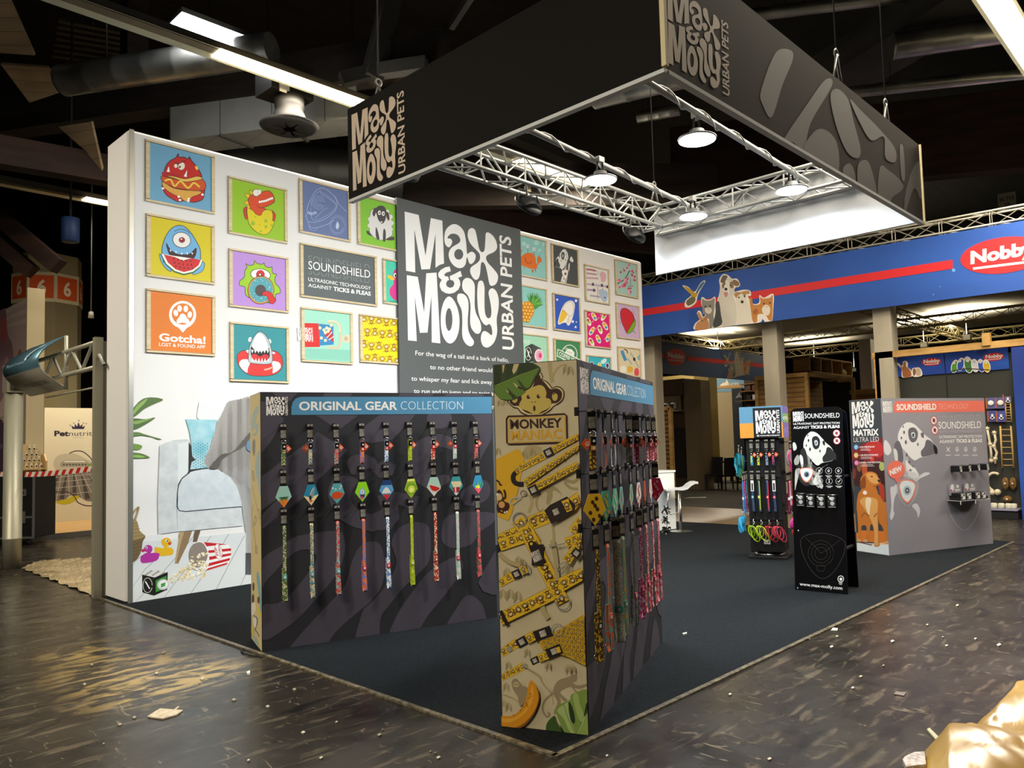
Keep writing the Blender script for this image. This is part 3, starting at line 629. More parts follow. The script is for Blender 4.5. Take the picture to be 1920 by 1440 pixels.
# 7 blueprint
a = picture((560.6, 331.9), (657.5, 455.6), 'framed blueprint picture of a rounded shield-shaped gadget in white lines on blue', '#6678a8'); PWID = a.r[2]-a.r[0]; PHT = a.r[3]-a.r[1]; a.z(540, 320, 8)
BL = '#a9bbe0'
a.line(BL, 7, 275,640,300,520,340,430,400,320,480,265,560,275,650,340,720,430,735,520,690,620,560,720,420,770,310,765,275,700, sm=1, closed=True); a.line(BL, 5, 345,560,360,440,430,340,490,320,620,400,700,480,710,560,600,660,420,745,350,700, sm=1, closed=True)
for r in (30, 50, 72, 95): a.line(BL, 4, *[(455+r*math.cos(t), 480+r*1.05*math.sin(t)) for t in [2*PI*i/20 for i in range(20)]], closed=True)
a.line(BL, 7, 300,770,340,850,450,850,600,800,690,740, sm=1); a.line(BL, 5, 310,800,330,880,400,895,450,850, sm=1); a.line(BL, 5, 400,720,560,560,600,570); a.line(BL, 5, 480,290,490,350,600,410,720,500); a.line(BL, 6, 700,380,760,500,880,620)
for k in range(5): a.ell(BL, 300+k*28, 650+abs(2-k)*-10, 13, 24, rot=.5-k*.25)
a.line(BL, 5, *[(740+100*math.cos(t), 815+120*math.sin(t)) for t in [2*PI*i/24 for i in range(24)]], closed=True); a.blob('#c5d4f0', 740,765,765,830,740,880,715,840)
for k in range(28): t = 2*PI*k/28; a.ell(BL, 740+122*math.cos(t), 815+144*math.sin(t), 6, n=6)
a.obj('artwork', a.t)
# 8 grey lettered picture
a = picture((562.5, 453.1), (707.3, 576.3), 'wide framed grey picture with white lettering about ticks and fleas', '#5b6467').z(540, 450, 8)
a.text('#84908f', 'SOUNDSHIELD', 305, 345, 1228, 480, h=125, bold=-.012); a.text('#84908f', 'SOUNDSHIELD', 305, 510, 1228, 650, h=110, bold=-.012)
a.poly('#5b6467', 290, 300, 1240, 430, 1240, 590, 290, 460)
a.text('#fff', 'SOUNDSHIELD', 305, 435, 1232, 572, h=130); a.text('#fff', 'ULTRASONIC TECHNOLOGY', 303, 612, 1240, 748, h=55, bold=.004); a.text('#fff', 'AGAINST', 303, 702, 655, 752, h=55, bold=.004); a.text('#fff', 'TICKS & FLEAS', 680, 760, 1240, 835, h=62, bold=.03)
a.obj('artwork', a.t)
# 9 collar photo
a = picture((564.4, 573.8), (661.9, 685), 'framed picture of a red and blue popcorn collar with a metal buckle', '#9fdcc6').z(540, 560, 8)
a.poly('#86c6b2', 240,740,930,770,925,945,245,900); a.poly('#2f83bd', 460,375,680,400,685,690,470,705); a.poly('#d3221f', 230,365,455,370,480,725,240,728)
a.logo('#f6f2f0', (150, 640), (378, 648), (140, 425))
a.poly('#c4232b', 545,545,655,460,690,660); a.line('#f4efe4', 12, 580,590,660,500); a.line('#f4efe4', 12, 610,620,680,570)
for x, y in ((540,470),(580,440),(620,455),(600,490),(560,510),(500,590),(560,625),(480,440),(650,400)): a.ell('#f2e6b6', x, y, 24, 24, n=9)
a.line('#cfc3a4', 40, 585,345,700,350,770,400,785,520,780,660,740,735,580,730, sm=1); a.line('#efe6cf', 12, 590,335,700,342,760,390,775,500, sm=1); a.ell('#d8ccb0', 880, 600, 70, 62); a.ell('#bdb08f', 870, 600, 30, 34)
a.obj('artwork', a.t)
# 10 sheep
a = picture((669.4, 362), (760, 470), 'framed picture of a woolly white sheep on green, half behind the dark panel', '#84c63a', wd=PWID, ht=PHT*.98).z(540, 320, 8)
G = '#4a4648'
for q in ((1175,905,1230,915,1320,975,1300,990,1200,960),(1470,1020,1580,990,1590,1040,1500,1045)): a.blob(G, *q)
a.out('#e3e3e3', G, 6, 1245,600,1300,570,1400,560,1490,600,1530,660,1560,760,1560,880,1565,960,1500,1010,1430,1040,1340,1030,1240,950,1215,850,1210,750,1225,680)
random.seed(2)
for k in range(14): t = PI*.2+k*.47; a.ell('#e3e3e3', 1390+165*math.cos(t), 790+210*math.sin(t), 34, 34, n=10)
a.blob(G, 1290,690,1265,640,1290,570,1340,560,1320,620); a.blob(G, 1470,620,1510,640,1520,730,1500,745,1475,690); a.blob(G, 1310,600,1340,540,1400,525,1450,550,1475,620,1460,730,1430,785,1395,790,1350,730,1330,660)
for x, y in ((1370,632),(1428,645)): a.ell('#fff', x, y, 23, 34); a.ell(G, x+3, y, 12, 17); a.ell('#fff', x, y-6, 5)
a.ell('#fff', 1400, 770, 15, 9)
for q in ((1315,850,1345,900,1370,1030,1320,1000),(1440,870,1465,920,1460,1050,1425,1055,1425,930)): a.blob(G, *q)
a.obj('artwork', a.t)
# 11 duck
a = picture((717.5, 482.5), (760, 578), 'framed picture of a pink bath duck on turquoise, cut off by the dark panel', '#45c9ab', wd=PWID, ht=PHT*.9).z(540, 450, 8)
a.blob('#37a890', 1530,910,1700,900,1720,950,1560,940); a.blob('#d8328f', 1570,520,1600,450,1660,420,1720,480,1700,600,1690,680,1760,760,1740,880,1620,905,1540,840,1525,740,1580,650); a.blob('#f2c21e', 1490,530,1550,540,1600,590,1560,600,1510,575); a.ell('#fff', 1605, 530, 22, 34); a.ell('#111', 1610, 535, 12, 22)
a.obj('artwork', a.t)
# 12 monkeys
a = picture((673.8, 586.9), (760, 685.6), 'framed picture of many small brown monkeys on bright yellow', '#f0d90c', wd=PWID, ht=None).z(540, 560, 8)
def mini_monkey(a, x, y, s, fl=1, c='#7a4a14', c2='#e0a83a'):
    a.line(c, 8*s, x-40*s, y-55*s*fl, x-52*s, y-20*s*fl, x-20*s, y+25*s*fl, x+20*s, y+25*s*fl, x+52*s, y-20*s*fl, x+42*s, y-55*s*fl, sm=1); a.line(c, 8*s, x-48*s, y+75*s*fl, x-30*s, y+55*s*fl, x, y+75*s*fl, x+30*s, y+55*s*fl, x+48*s, y+75*s*fl, sm=1)
    a.ell(c, x, y+40*s*fl, 26*s, 30*s, n=10); a.ell(c2, x, y+40*s*fl, 18*s, 22*s, n=10); a.ell(c, x, y-18*s*fl, 38*s, 34*s, n=12); a.ell(c2, x, y-16*s*fl, 30*s, 26*s, n=12); a.ell('#f3ead2', x-2*s, y-14*s*fl, 20*s, 18*s, n=10); a.ell('#4a2a10', x-9*s, y-18*s*fl, 4*s, n=5); a.ell('#4a2a10', x+7*s, y-18*s*fl, 4*s, n=5)
for j in range(4):
    for i in range(6): mini_monkey(a, 1140+i*112+(j % 2)*50, 300+j*195+i*14, .95, 1 if (i+j) % 2 else -1)
a.obj('artwork', a.t)
# right hand group
a = picture((0, 0), (1025, 527.7), 'framed picture of a smiling orange crab, just right of the dark panel', '#8fcbc9', wd=PWID, right=(1024.3, 450.5)).z(960, 420, 7.385)
for x, y, r in ((340,260,36),(165,275,30),(380,365,22),(440,280,20)): a.ell('#b4dcd8', x, y, r)
OR = '#e2701c'
for q in ((150,580,190,640,175,600),(270,630,285,690,300,640),(310,620,330,680,330,610)): a.poly('#b95612', *q)
a.blob(OR, 60,520,110,470,160,420,220,400,290,410,325,470,335,560,350,610,280,625,180,590,110,560); a.line(OR, 22, 330,590,360,540,370,500); a.blob(OR, 355,520,350,470,380,430,385,460,400,470,410,510,385,540); a.blob(OR, 60,400,70,320,100,290,110,330,140,370,110,420)
for x, y in ((218,310),(305,350)): a.line('#6f8f8f', 9, x, y+90, x, y+20); a.ell('#f4f2ee', x, y, 19, 25); a.ell('#151515', x+3, y+2, 7, 9)
a.line('#7a2f0c', 7, 180,460,195,520,235,552,275,510, sm=1)
a.obj('artwork', a.t)
def dalmatian(a, f, G='#e8e9e6', K='#3a3d3f', M='#b9bcb9'):
    """a dalmatian's head looking up to one side; f maps unit coordinates"""
    B = lambda c, *q: a.blob(c, *[k for x, y in pairs(q) for k in f(x, y)])
    B(M, .30,.42,.34,.55,.40,.70,.52,.80,.60,.96,.30,.99,.16,.80,.12,.60,.05,.45,.12,.36)
    B(G, .10,.22,.16,.10,.30,.02,.46,.04,.60,.12,.72,.20,.84,.26,.92,.34,.96,.43,.88,.48,.76,.50,.60,.52,.48,.56,.36,.50,.26,.42,.14,.34)
    B(G, .28,.55,.36,.66,.50,.76,.56,.95,.40,.99,.30,.80)
    B(K, .02,.34,.12,.28,.20,.40,.22,.56,.14,.66,.06,.56); B('#dfe0dc', .00,.40,.08,.42,.10,.56,.05,.60)
    B(K, .34,.12,.46,.09,.55,.16,.52,.27,.42,.30,.35,.24); B('#d9e2e8', .40,.17,.47,.16,.49,.22,.43,.24); B('#20323c', .43,.18,.46,.18,.46,.22,.43,.22)
    B(K, .74,.27,.84,.28,.94,.36,.96,.44,.86,.48,.72,.50,.64,.50,.62,.43,.70,.36); B('#1d1f20', .90,.33,.98,.38,.99,.46,.93,.45)
    B(K, .62,.17,.68,.17,.68,.24,.63,.22)
    for x, y, r in ((.24,.16,.022),(.18,.24,.018),(.28,.30,.026),(.22,.08,.015),(.55,.33,.02),(.36,.60,.03),(.44,.70,.02),(.38,.80,.03),(.48,.88,.02),(.30,.48,.025)): B(K, x-r,y,x,y-r*1.3,x+r,y,x,y+r*1.2)
a = picture((1033.1, 454.5), (1086.2, 539.8), 'framed grey picture of a dalmatian looking up with a shield tag', '#494e50').z(960, 420, 7.385)
dalmatian(a, lambda x, y: (800-x*220, 340+y*520), K='#4a4f51'); a.blob('#f0eee8', 820,450,848,500,840,530,800,500)
a.blob('#f2efe8', 690,650,740,630,775,650,765,720,735,765,705,720); a.line('#c98a5a', 4, 690,650,740,632,775,650,765,720,735,765,705,720, sm=1, closed=True); a.ell('#4b6f96', 738, 690, 16, 20)
a.obj('artwork', a.t)
a = picture((1095.4, 493.8), (1143.8, 573), 'framed pale picture of pink patterned collars and leads in rows', '#e6e6e0').z(960, 420, 7.385)
a.line('#b86a84', 26, 1010,625,1100,635,1160,650); a.line('#8a8fa6', 5, 1150,640,1195,670,1180,710, sm=1); a.line('#c48aa0', 22, 1025,680,1170,700); a.line('#d0a0b4', 24, 1035,745,1195,755); a.line('#c9b4c6', 28, 1035,830,1330,870); a.line('#b28fb8', 26, 1035,910,1160,920); a.line('#a6a0b8', 20, 1080,990,1250,1015); a.line('#c99', 12, 1185,870,1190,1040)
for x, y in ((1120,835),(1245,850),(1135,918),(1320,870)): a.poly('#4a4450', x-14, y-22, x+14, y-18, x+14, y+22, x-14, y+18)
a.blob('#e0b0c0', 1215,690,1250,660,1300,700,1290,790,1240,800,1225,740); a.blob('#aec4dc', 1205,910,1290,920,1325,960,1310,1060,1270,1080,1215,1000); a.ell('#c03a50', 1255, 900, 8); a.ell('#6a4a90', 1285, 1020, 8, 16)
a.obj('artwork', a.t)
a = picture((1152.3, 483.6), (1197.2, 561.2), 'framed picture of a pink cherry blossom branch at the wall top right', '#a9cdc6').z(960, 420, 7.385)
a.line('#3a2a30', 11, 1450,830,1540,780,1590,720,1630,650,1690,680, sm=1); a.line('#3a2a30', 6, 1600,860,1680,860); a.line('#3a2a30', 5, 1640,850,1640,760)
random.seed(9)
for x, y, n in ((1470,800,9),(1580,790,10),(1550,850,9),(1620,590,6),(1530,640,4),(1660,680,4),(1630,920,7),(1700,750,5),(1470,870,4),(1635,970,3),(1565,545,1),(1715,645,2)):
    for k in range(n): a.ell(random.choice(('#d8587e', '#e78aa4', '#c23a64', '#eeb0c0')), x+random.uniform(-26, 26), y+random.uniform(-34, 34), 13, 16, n=7)
a.obj('artwork', a.t)
a = picture((0, 0), (1027.3, 618.3), 'framed picture of a leaning pineapple on pale aqua beside the dark panel', '#8fd0cc', wd=PWID, right=(1025, 541.5)).z(960, 530, 7.385)
for k in range(12): t = -2.1+k*.2; a.poly(('#3f8f3a', '#63b04a', '#2f7433')[k % 3], 250,300, 275+105*math.cos(t)*1.5, 300+170*math.sin(t)-10, 310,350)
for k in range(6): t = -1.6+k*.3; a.poly(('#74bd4f', '#4c9c3f')[k % 2], 262,310, 300+120*math.cos(t), 310+130*math.sin(t), 318,372)
a.blob('#e8991c', 110,330,160,275,220,258,270,290,300,350,295,430,250,510,190,548,130,520,90,430)
for j in range(6):
    for i in range(5):
        x, y = 110+i*44+(j % 2)*22, 290+j*46+i*4
        if ((x-200)/100)**2+((y-405)/140)**2 < .95: a.ell('#b8661a', x, y, 22, 25, n=8); a.ell('#f6bf3e', x-2, y-2, 17, 19, n=8); a.ell('#fde08a', x-4, y-6, 7, 8, n=6)
a.obj('artwork', a.t)
a = picture((1035.8, 547.6), (1089.3, 626.1), 'framed picture of an ice cream cone with white stars on royal blue', '#2f5cc8').z(960, 530, 7.385)
a.blob('#f4f2ee', 635,560,650,480,680,380,720,300,770,258,830,250,868,300,860,400,840,480,800,580,770,590,745,555,700,560,655,580)
a.blob('#f0c63c', 650,560,660,480,690,390,720,380,760,440,740,490,700,540); a.line('#8a6a3a', 4, 690,400,720,310,780,270,830,270,850,330,845,430,800,470,770,440,720,385, sm=1); a.blob('#e8d8c0', 760,560,770,490,800,490,785,560)
for x, y, r in ((625,235,20),(885,250,26),(840,540,24),(880,615,20),(890,545,12)): a.poly('#fff', *[(x+r*(1 if k % 2 == 0 else .45)*math.sin(PI*k/5), y-r*1.15*(1 if k % 2 == 0 else .45)*math.cos(PI*k/5)) for k in range(10)])
a.obj('artwork', a.t)
a = picture((1096.1, 579.8), (1146.2, 655.9), 'framed picture of ice lollies scattered on hot pink', '#e0197a').z(960, 530, 7.385)
for k, (x, y, r) in enumerate(((1135,470,-.5),(1060,540,-.4),(1105,670,.5),(1220,650,-.3),(1290,600,-.5),(1270,470,.5),(1195,780,-.4),(1100,820,-.5),(1330,760,.3))):
    a.ell('#f6ece2', x, y, 30, 66, rot=r, n=12)
    for q, c in ((-28, '#e89a2c'), (-2, '#f2d43c'), (24, '#3f9fcf')) if k % 2 == 0 else ((-24, '#c8384a'), (8, '#9fca3c')): a.ell(c, x-q*math.sin(r), y+q*math.cos(r), 20, 18, n=10)
for x, y in ((1190,500),(1280,780),(1110,545),(1225,450),(1060,450),(1160,640)): a.ell('#fff', x, y, 6, n=5); a.ell('#f4a9cf', x+14, y-14, 9, 7, n=6)
a.obj('artwork', a.t)
a = picture((1154.7, 565.2), (1200.8, 639.7), 'framed picture of a big red strawberry on lilac near the wall edge', '#cdb2d4').z(960, 530, 7.385)
a.out('#d22734', IN, 6, 1500,430,1515,370,1560,352,1620,380,1670,430,1695,510,1690,580,1650,650,1590,690,1550,620,1515,530)
for j in range(6):
    for i in range(4): x, y = 1530+i*38+j*10, 400+j*42+i*14; (((x-1600)/85)**2+((y-510)/150)**2 < .8) and a.line('#5a0f18', 5, x, y, x+8, y+15)
a.out('#7fae2c', IN, 5, 1705,510,1700,600,1660,680,1585,705,1620,640,1660,570); a.line(IN, 14, 1670,660,1705,700); a.line('#a9cf6a', 8, 1670,660,1703,698)
for x, y, dx, dy in ((1665,370,5,18),(1690,400,-6,20),(1705,435,-8,8),(1475,480,6,12),(1480,525,6,8),(1495,565,2,-14)): a.line(IN, 5, x, y, x+dx, y+dy)
a.obj('artwork', a.t)
a = picture((0, 0), (1027.7, 700), 'framed mint picture of a small gadget box, low beside the dark panel', '#a6dcc0', wd=PWID, right=(1027.7, 629.5), ht=PHT*.85).z(960, 530, 7.385)
a.text('#e8f2ea', 'MATRIX', 20, 830, 250, 845, h=50); a.poly('#2f3533', 185,890,275,845,290,1090,180,1120); a.poly('#474b49', 275,845,400,910,405,1130,290,1100); a.line('#e8ebe8', 7, *[(225+42*math.cos(t), 985+90*math.sin(t)) for t in [2*PI*i/16 for i in range(16)]], closed=True); a.line('#f2f2f0', 12, 210,930,245,1035); a.line('#f2f2f0', 8, 240,950,212,1030)
a.ell('#efd6e0', 372, 1010, 62, 92); a.ell('#e6a8c2', 375, 1010, 46, 70); a.ell('#d6407e', 388, 1010, 22, 34)
a.obj('artwork', a.t)
a = picture((1037.9, 632.9), (1091, 700), 'framed green picture of a round coffee badge with a white banner', '#3f8a5a', ht=PHT*.85).z(960, 530, 7.385)
W = '#f0f4ee'
a.ell(W, 795, 990, 112, 132); a.ell('#3f8a5a', 795, 990, 102, 122); a.ell(W, 795, 1000, 66, 84)
a.text(W, 'COFFEE BREAK', 720, 915, 870, 990, h=32, bold=.02)
for k in range(3): a.ell('#3f8a5a', 770+k*24, 955+k*8, 7, n=6)
a.poly(W, 630,915,900,1040,1000,1100,960,1180,620,1020); a.poly('#3f8a5a', 640,930,985,1100,955,1160,632,1012); a.text(W, 'COFFEE BREAK', 650, 1005, 950, 1145, hx=652, hy=950, bold=.03)
a.obj('artwork', a.t)
a = picture((1099.5, 664), (1148, 735), 'framed cyan picture with small cartoon pops, above the gear header', '#35b3c8', ht=PHT*.85).z(960, 530, 7.385)
a.blob('#d4eef2', 1230,1090,1260,1060,1300,1050,1310,1080,1280,1120,1240,1120)
for x, y, c in ((1105,1130,'#5a3a72'),(1210,1145,'#e6d23c'),(1320,1150,'#4a3a7a')): a.ell('#f4f4f4', x, y, 26, 40); a.ell(c, x, y, 19, 32)
a.obj('artwork', a.t)
a = picture((1157.7, 647.8), (1203, 715), 'lowest framed picture at the wall end, leads and fruit on beige', '#dccfae', ht=PHT*.8).z(960, 530, 7.385)
a.line('#4f8fbf', 44, 1520,940,1545,1010,1575,1080, sm=1); a.line('#2c2a30', 12, 1550,920,1590,940,1600,980, sm=1); a.line('#9fb0a0', 16, 1640,970,1700,1070,1760,1180); a.line('#8fa3b3', 14, 1600,1050,1660,1130); a.poly('#2b2733', 1680,1030,1710,1045,1705,1090,1675,1075); a.ell('#dfb13a', 1630, 1200, 44, 46); a.ell('#e8e6da', 1540, 1200, 50, 50); a.ell('#dc5058', 1725, 1240, 34, 60); a.ell('#7fb0b8', 1755, 1040, 20, 34)
a.obj('artwork', a.t)
# ------------------------------------------------------------ printed faces of the two gear displays
BLO = '#4a4550'; BAR = '#4d88ab'; OFFW = '#ece6e0'
a = Art(DL.front, clip=(.002, .014, DL.l-.002, DL.h-.004))
a.z(465, 730, 8)
for q in ((190,180,260,190,540,445,480,560,330,800,195,960),(360,40,770,40,680,110,640,180,420,110),(1150,40,1590,40,1520,120,1120,120),(1010,390,1650,390,1400,580,1320,600,1100,440)): a.poly(BLO, *q)
a.poly(BLO, 200,1310,600,1010,900,790,1040,640,1490,910,1300,1110,1050,1370,870,1600,600,1800,210,2100)
a.poly('#232527', 195,1820,420,1660,500,1540,640,1420,560,1560,300,1780,195,1900)
a.z(695, 730, 8)
a.poly(BLO, -150,600,130,385,670,380,540,540,320,760,0,810,-150,760); a.ell(BLO, 1030, 440, 190, 150)
a.blob(BLO, 560,1290,560,1000,680,790,960,680,1120,690,1240,760,1290,930,1100,870,960,880,900,960,880,1140,960,1280,1160,1290,1160,1400,900,1500,700,1400)
a.poly(BLO, 1510,370,1815,365,1815,740,1640,1060,1640,720,1590,480); a.poly(BLO, 450,40,960,40,920,105,420,105); a.poly(BLO, 1180,40,1640,40,1700,105,1090,105)
a.z(695, 860, 8)
a.poly(BLO, 0,140,200,20,390,100,320,250,130,290,0,160); a.poly(BLO, 100,560,340,490,740,570,650,770,410,690,430,900,300,1060,0,1080,0,850,160,760)
a.blob(BLO, 1360,500,1660,320,1790,420,1750,600,1560,700,1400,680); a.blob(BLO, 1060,1130,1130,880,1400,800,1850,820,1830,960,1640,1100,1500,1290,1250,1340,1100,1280)
a.z(465, 860, 8); a.blob(BLO, 1200,480,1290,300,1480,260,1650,330,1560,470,1540,620,1650,760,1740,830,1920,840,1920,1080,1720,1060,1480,980,1300,820,1220,640); a.blob(BLO, 1490,60,1560,-40,1760,-60,1920,20,1920,160,1800,150,1600,240,1520,180)
a.z(695, 1000, 6)
a.blob(BLO, 232,98,300,-45,450,-120,600,-112,668,-15,660,300,500,490,370,610,200,820,110,960,70,1300,-180,1300,-100,900,0,780,160,600,285,350,250,180)
a.blob(BLO, 205,1200,280,950,450,680,600,490,700,400,900,280,1000,290,1040,360,1000,460,830,700,640,930,480,1160); a.blob(BLO, 862,1080,960,850,1050,720,1130,695,1220,760,1275,860,1275,1060); a.poly(BLO, 1420,170,1250,450,1210,560,1260,650,1360,690,1425,690)
a.z(465, 1000, 6)
a.poly(BLO, 155,300,400,130,560,30,1000,-30,1080,60,1085,220,1000,450,800,700,600,920,420,1070,160,1200,160,820,330,790,520,640,740,350,760,240,660,180,500,230,330,400,200,540,158,600, sm=3)
a.blob(BLO, 470,1340,560,1170,900,800,1080,600,1180,280,1280,130,1400,90,1500,150,1540,420,1440,700,1100,1000,950,1150,840,1300)
a.z(465, 730, 8); BARP = [a.P(q) for q in pairs((650,385,650,270,670,190,720,135,790,112,3655,112,3655,362))]
a.local(0, 0, 1); a.poly(BAR, BARP); a.z(465, 730, 8)
GT = [a.P(q) for q in ((765,312),(2240,305),(765,180),(2290,305),(3225,300),(2290,170),(272,392),(598,388),(270,112))]
def gear(A):
    A.local(0, 0, 1); A.text(OFFW, 'ORIGINAL GEAR', *GT[0], *GT[1], *GT[2], bold=.025); A.text('#d5e2e8', 'COLLECTION', *GT[3], *GT[4], *GT[5], bold=-.018); A.logo(OFFW, *GT[6:9])
gear(a); a.obj('front_print', tL)
b_ = Art(DM.front, clip=(.002, .014, DM.l-.002, DM.h-.004)); kx, ky = DM.l/DL.l, DM.h/DL.h
b_.v = [(x*kx, y*ky, z) for x, y, z in a.v if True]; b_.f = a.f; b_.mi = a.mi; b_.ms = a.ms; b_.obj('front_print', tM)
# left end of the first display
BEI = '#d5c590'
a = Art(DL.end, clip=(.004, .014, DL.t-.004, DL.h-.004)); a.local(0, 0, 1); a.poly(BEI, .002, .012, DL.t-.002, .012, DL.t-.002, DL.h-.002, .002, DL.h-.002)
a.z(465, 730, 8)
LB = '#a9bdbd'
for q in ((100,300,140,250,160,330,130,420,110,560,60,620,50,560,70,400),(60,680,120,640,110,560,150,500,160,590,120,700),(130,1000,180,950,180,1500,150,1400,110,1200)): a.blob(LB, *q)
a.blob('#8f8a86', 70,800,95,745,112,800,105,960,90,1000,70,920)
a.z(465, 860, 8)
for q in ((70,180,90,230,95,330,70,280),(150,760,180,800,185,900,160,870),(110,860,130,900,120,960,90,1000),(115,1300,135,1330,140,1400,120,1420)): a.line('#7d7468', 7, *q, sm=1, closed=True)
a.line('#bfae78', 9, 60,400,110,620,150,800,180,1000, sm=1); a.line('#bfae78', 8, 70,700,60,900,90,1100,120,1300, sm=1); a.blob(LB, 150,200,190,150,190,560,160,420)
a.z(465, 1000, 6)
a.blob('#79b0bd', 105,430,125,470,145,640,150,850,140,880,120,680,100,520); a.ell('#5e4a48', 62, 600, 12, 50); a.ell('#5e4a48', 58, 740, 14, 60); a.ell('#6b4f48', 120, 750, 14, 40); a.blob('#e8e2cc', 40,800,80,780,90,860,60,920,40,910); a.blob('#dccb4e', 100,820,140,880,150,930,120,900)
a.line('#4f5f8a', 9, 60,920,100,950,105,1010,85,1080,110,1120,130,1160, sm=1); a.blob('#e4e4dc', 60,960,95,960,95,1040,70,1060); a.blob('#d8c36a', 40,1040,60,1020,70,1100,55,1170,42,1140); a.blob(LB, 60,1150,100,1180,120,1300,80,1240)
a.obj('end_print', tL)
# ---- monkey poster on the narrow end of the second display
PO = nmat('poster_ground', '#c4b793', '#cfc3a2', (3, 3, 3), 4, .6)
a = Art(DM.end, clip=(.004, .014, DM.t-.004, DM.h-.004)); a.local(0, 0, 1); a.poly(PO, .002, .012, DM.t-.002, .012, DM.t-.002, DM.h-.002, .002, DM.h-.002)
SH = '#b3a376'; SH2 = '#a8996f'
def sprig(a, x, y, s, c=SH2, n=4):
    a.line(c, 5*s, x, y, x-6*s, y+90*s, sm=0)
    for k in range(n):
        for d in (-1, 1): a.poly(c, x, y+k*22*s, x+d*34*s, y+(k*22+30)*s, x+d*44*s, y+(k*22+66)*s, x+d*20*s, y+(k*22+34)*s)
YB = '#e2b92c'; BR = '#3d2118'
def mini(a, x, y, s, ang=0):
    c, d = math.cos(ang), math.sin(ang); f = lambda *q: [k for u, v in pairs(q) for k in (x+(u*c-v*d)*s, y+(u*d+v*c)*s)]
    g = lambda u, v: (x+(u*c-v*d)*s, y+(u*d+v*c)*s)
    a.line(BR, 8*s, *f(-42,-50,-50,-18,-20,22,20,22,50,-18,42,-50), sm=1); a.line(BR, 8*s, *f(-46,72,-28,52,0,66,28,52,46,72), sm=1)
    a.ell(BR, *g(0, 36), 24*s, n=9); a.ell('#d9a944', *g(0, 38), 15*s, n=8); a.ell(BR, *g(0, -18), 36*s, 32*s, ang, n=10); a.ell('#e9d3a0', *g(0, -14), 24*s, 21*s, ang, n=9)
    for u in (-9, 8): a.ell('#2a1710', *g(u, -18), 4*s, n=5)
def band(a, x0, y0, x1, y1, w, sp=None, s=None):
    L = math.hypot(x1-x0, y1-y0); an = math.atan2(y1-y0, x1-x0); a.line('#8a6a1c', w*1.06, x0, y0, x1, y1); a.line(YB, w, x0, y0, x1, y1); s = s or w/190; sp = sp or w*.62; n = max(1, int(L/sp))
    for i in range(n): t = (i+.5)/n; mini(a, x0+(x1-x0)*t, y0+(y1-y0)*t, s, an+(0, PI, PI/2, 0, -PI/2)[i % 5])
def buckle(a, x, y, w, h, ang, lg=True, c='#221c1c'):
    co, si = math.cos(ang), math.sin(ang); P = lambda u, v: (x+u*co-v*si, y+u*si+v*co)
    a.poly(c, [P(-w/2, -h/2), P(w/2, -h/2), P(w/2, h/2), P(-w/2, h/2)])
    if lg: k = min(w, h)*.3; a.logo('#ddd6c8', P(-k, k), P(k, k), P(-k, -k))
def ring(a, x, y, r, w, c='#8f8b80'): a.line(c, w, *[(x+r*math.cos(t), y+r*math.sin(t)) for t in [2*PI*i/18 for i in range(18)]], closed=True)
a.z(920, 670, 7.579)
a.line(SH, 60, 840,60,850,200,880,360, sm=1); a.line(SH, 24, 880,280,930,180,1000,120,1080,100, sm=1); sprig(a, 1070, 110, 1.1); sprig(a, 1130, 120, 1.1); sprig(a, 130, 600, .8); sprig(a, 210, 590, .8)
for q in ((570,1250,480,1300,440,1420,560,1440,700,1380,720,1280),): a.blob(SH, *q)
sprig(a, 600, 1280, 1.0); sprig(a, 480, 1330, 1.0); sprig(a, 110, 1280, .9)
# head
HD = (585,440,640,300,690,220,700,180,720,215,745,270,735,310,800,340,850,390,880,430,930,410,990,420,1040,470,1050,550,1020,620,960,670,900,700,850,760,760,810,680,850,600,855,520,830,430,790,380,730,330,720,280,680,240,620,300,560,420,520)
a.blob(BR, *HD); a.blob('#d8c78e', 600,440,655,310,700,240,715,235,735,280,725,315,790,350,840,400,875,445,930,425,985,435,1028,480,1035,550,1005,612,945,660,890,695,835,750,750,800,680,832,600,838,525,815,440,775,390,718,335,705,285,665,260,622,330,570,440,530)
a.blob(BR, 600,430,640,320,680,250,705,245,715,300,780,370,850,450,930,440,990,465,1018,520,1000,600,940,650,870,660,840,720,780,770,700,800,560,800,470,760,400,690,330,690,270,620,380,540,440,500)
a.poly('#d8c78e', 690,250,720,190,705,260); FA = '#c9b35a'
a.blob(FA, 445,600,440,540,500,480,590,430,690,395,760,420,795,500,790,575,840,590,865,650,830,720,740,765,660,810,600,800,520,760,440,730,408,670); a.ell(FA, 915, 560, 40, 60); a.ell(FA, 345, 600, 40, 48); a.line(BR, 14, 890,530,920,505,955,512)
for x, y in ((540,563),(682,556)): a.ell(BR, x, y, 25, 30); a.ell(FA, x+16, y-14, 14, 13)
a.line(BR, 8, 580,628,608,642); a.line(BR, 8, 650,626,625,642); a.ell(BR, 624, 725, 17, 42)
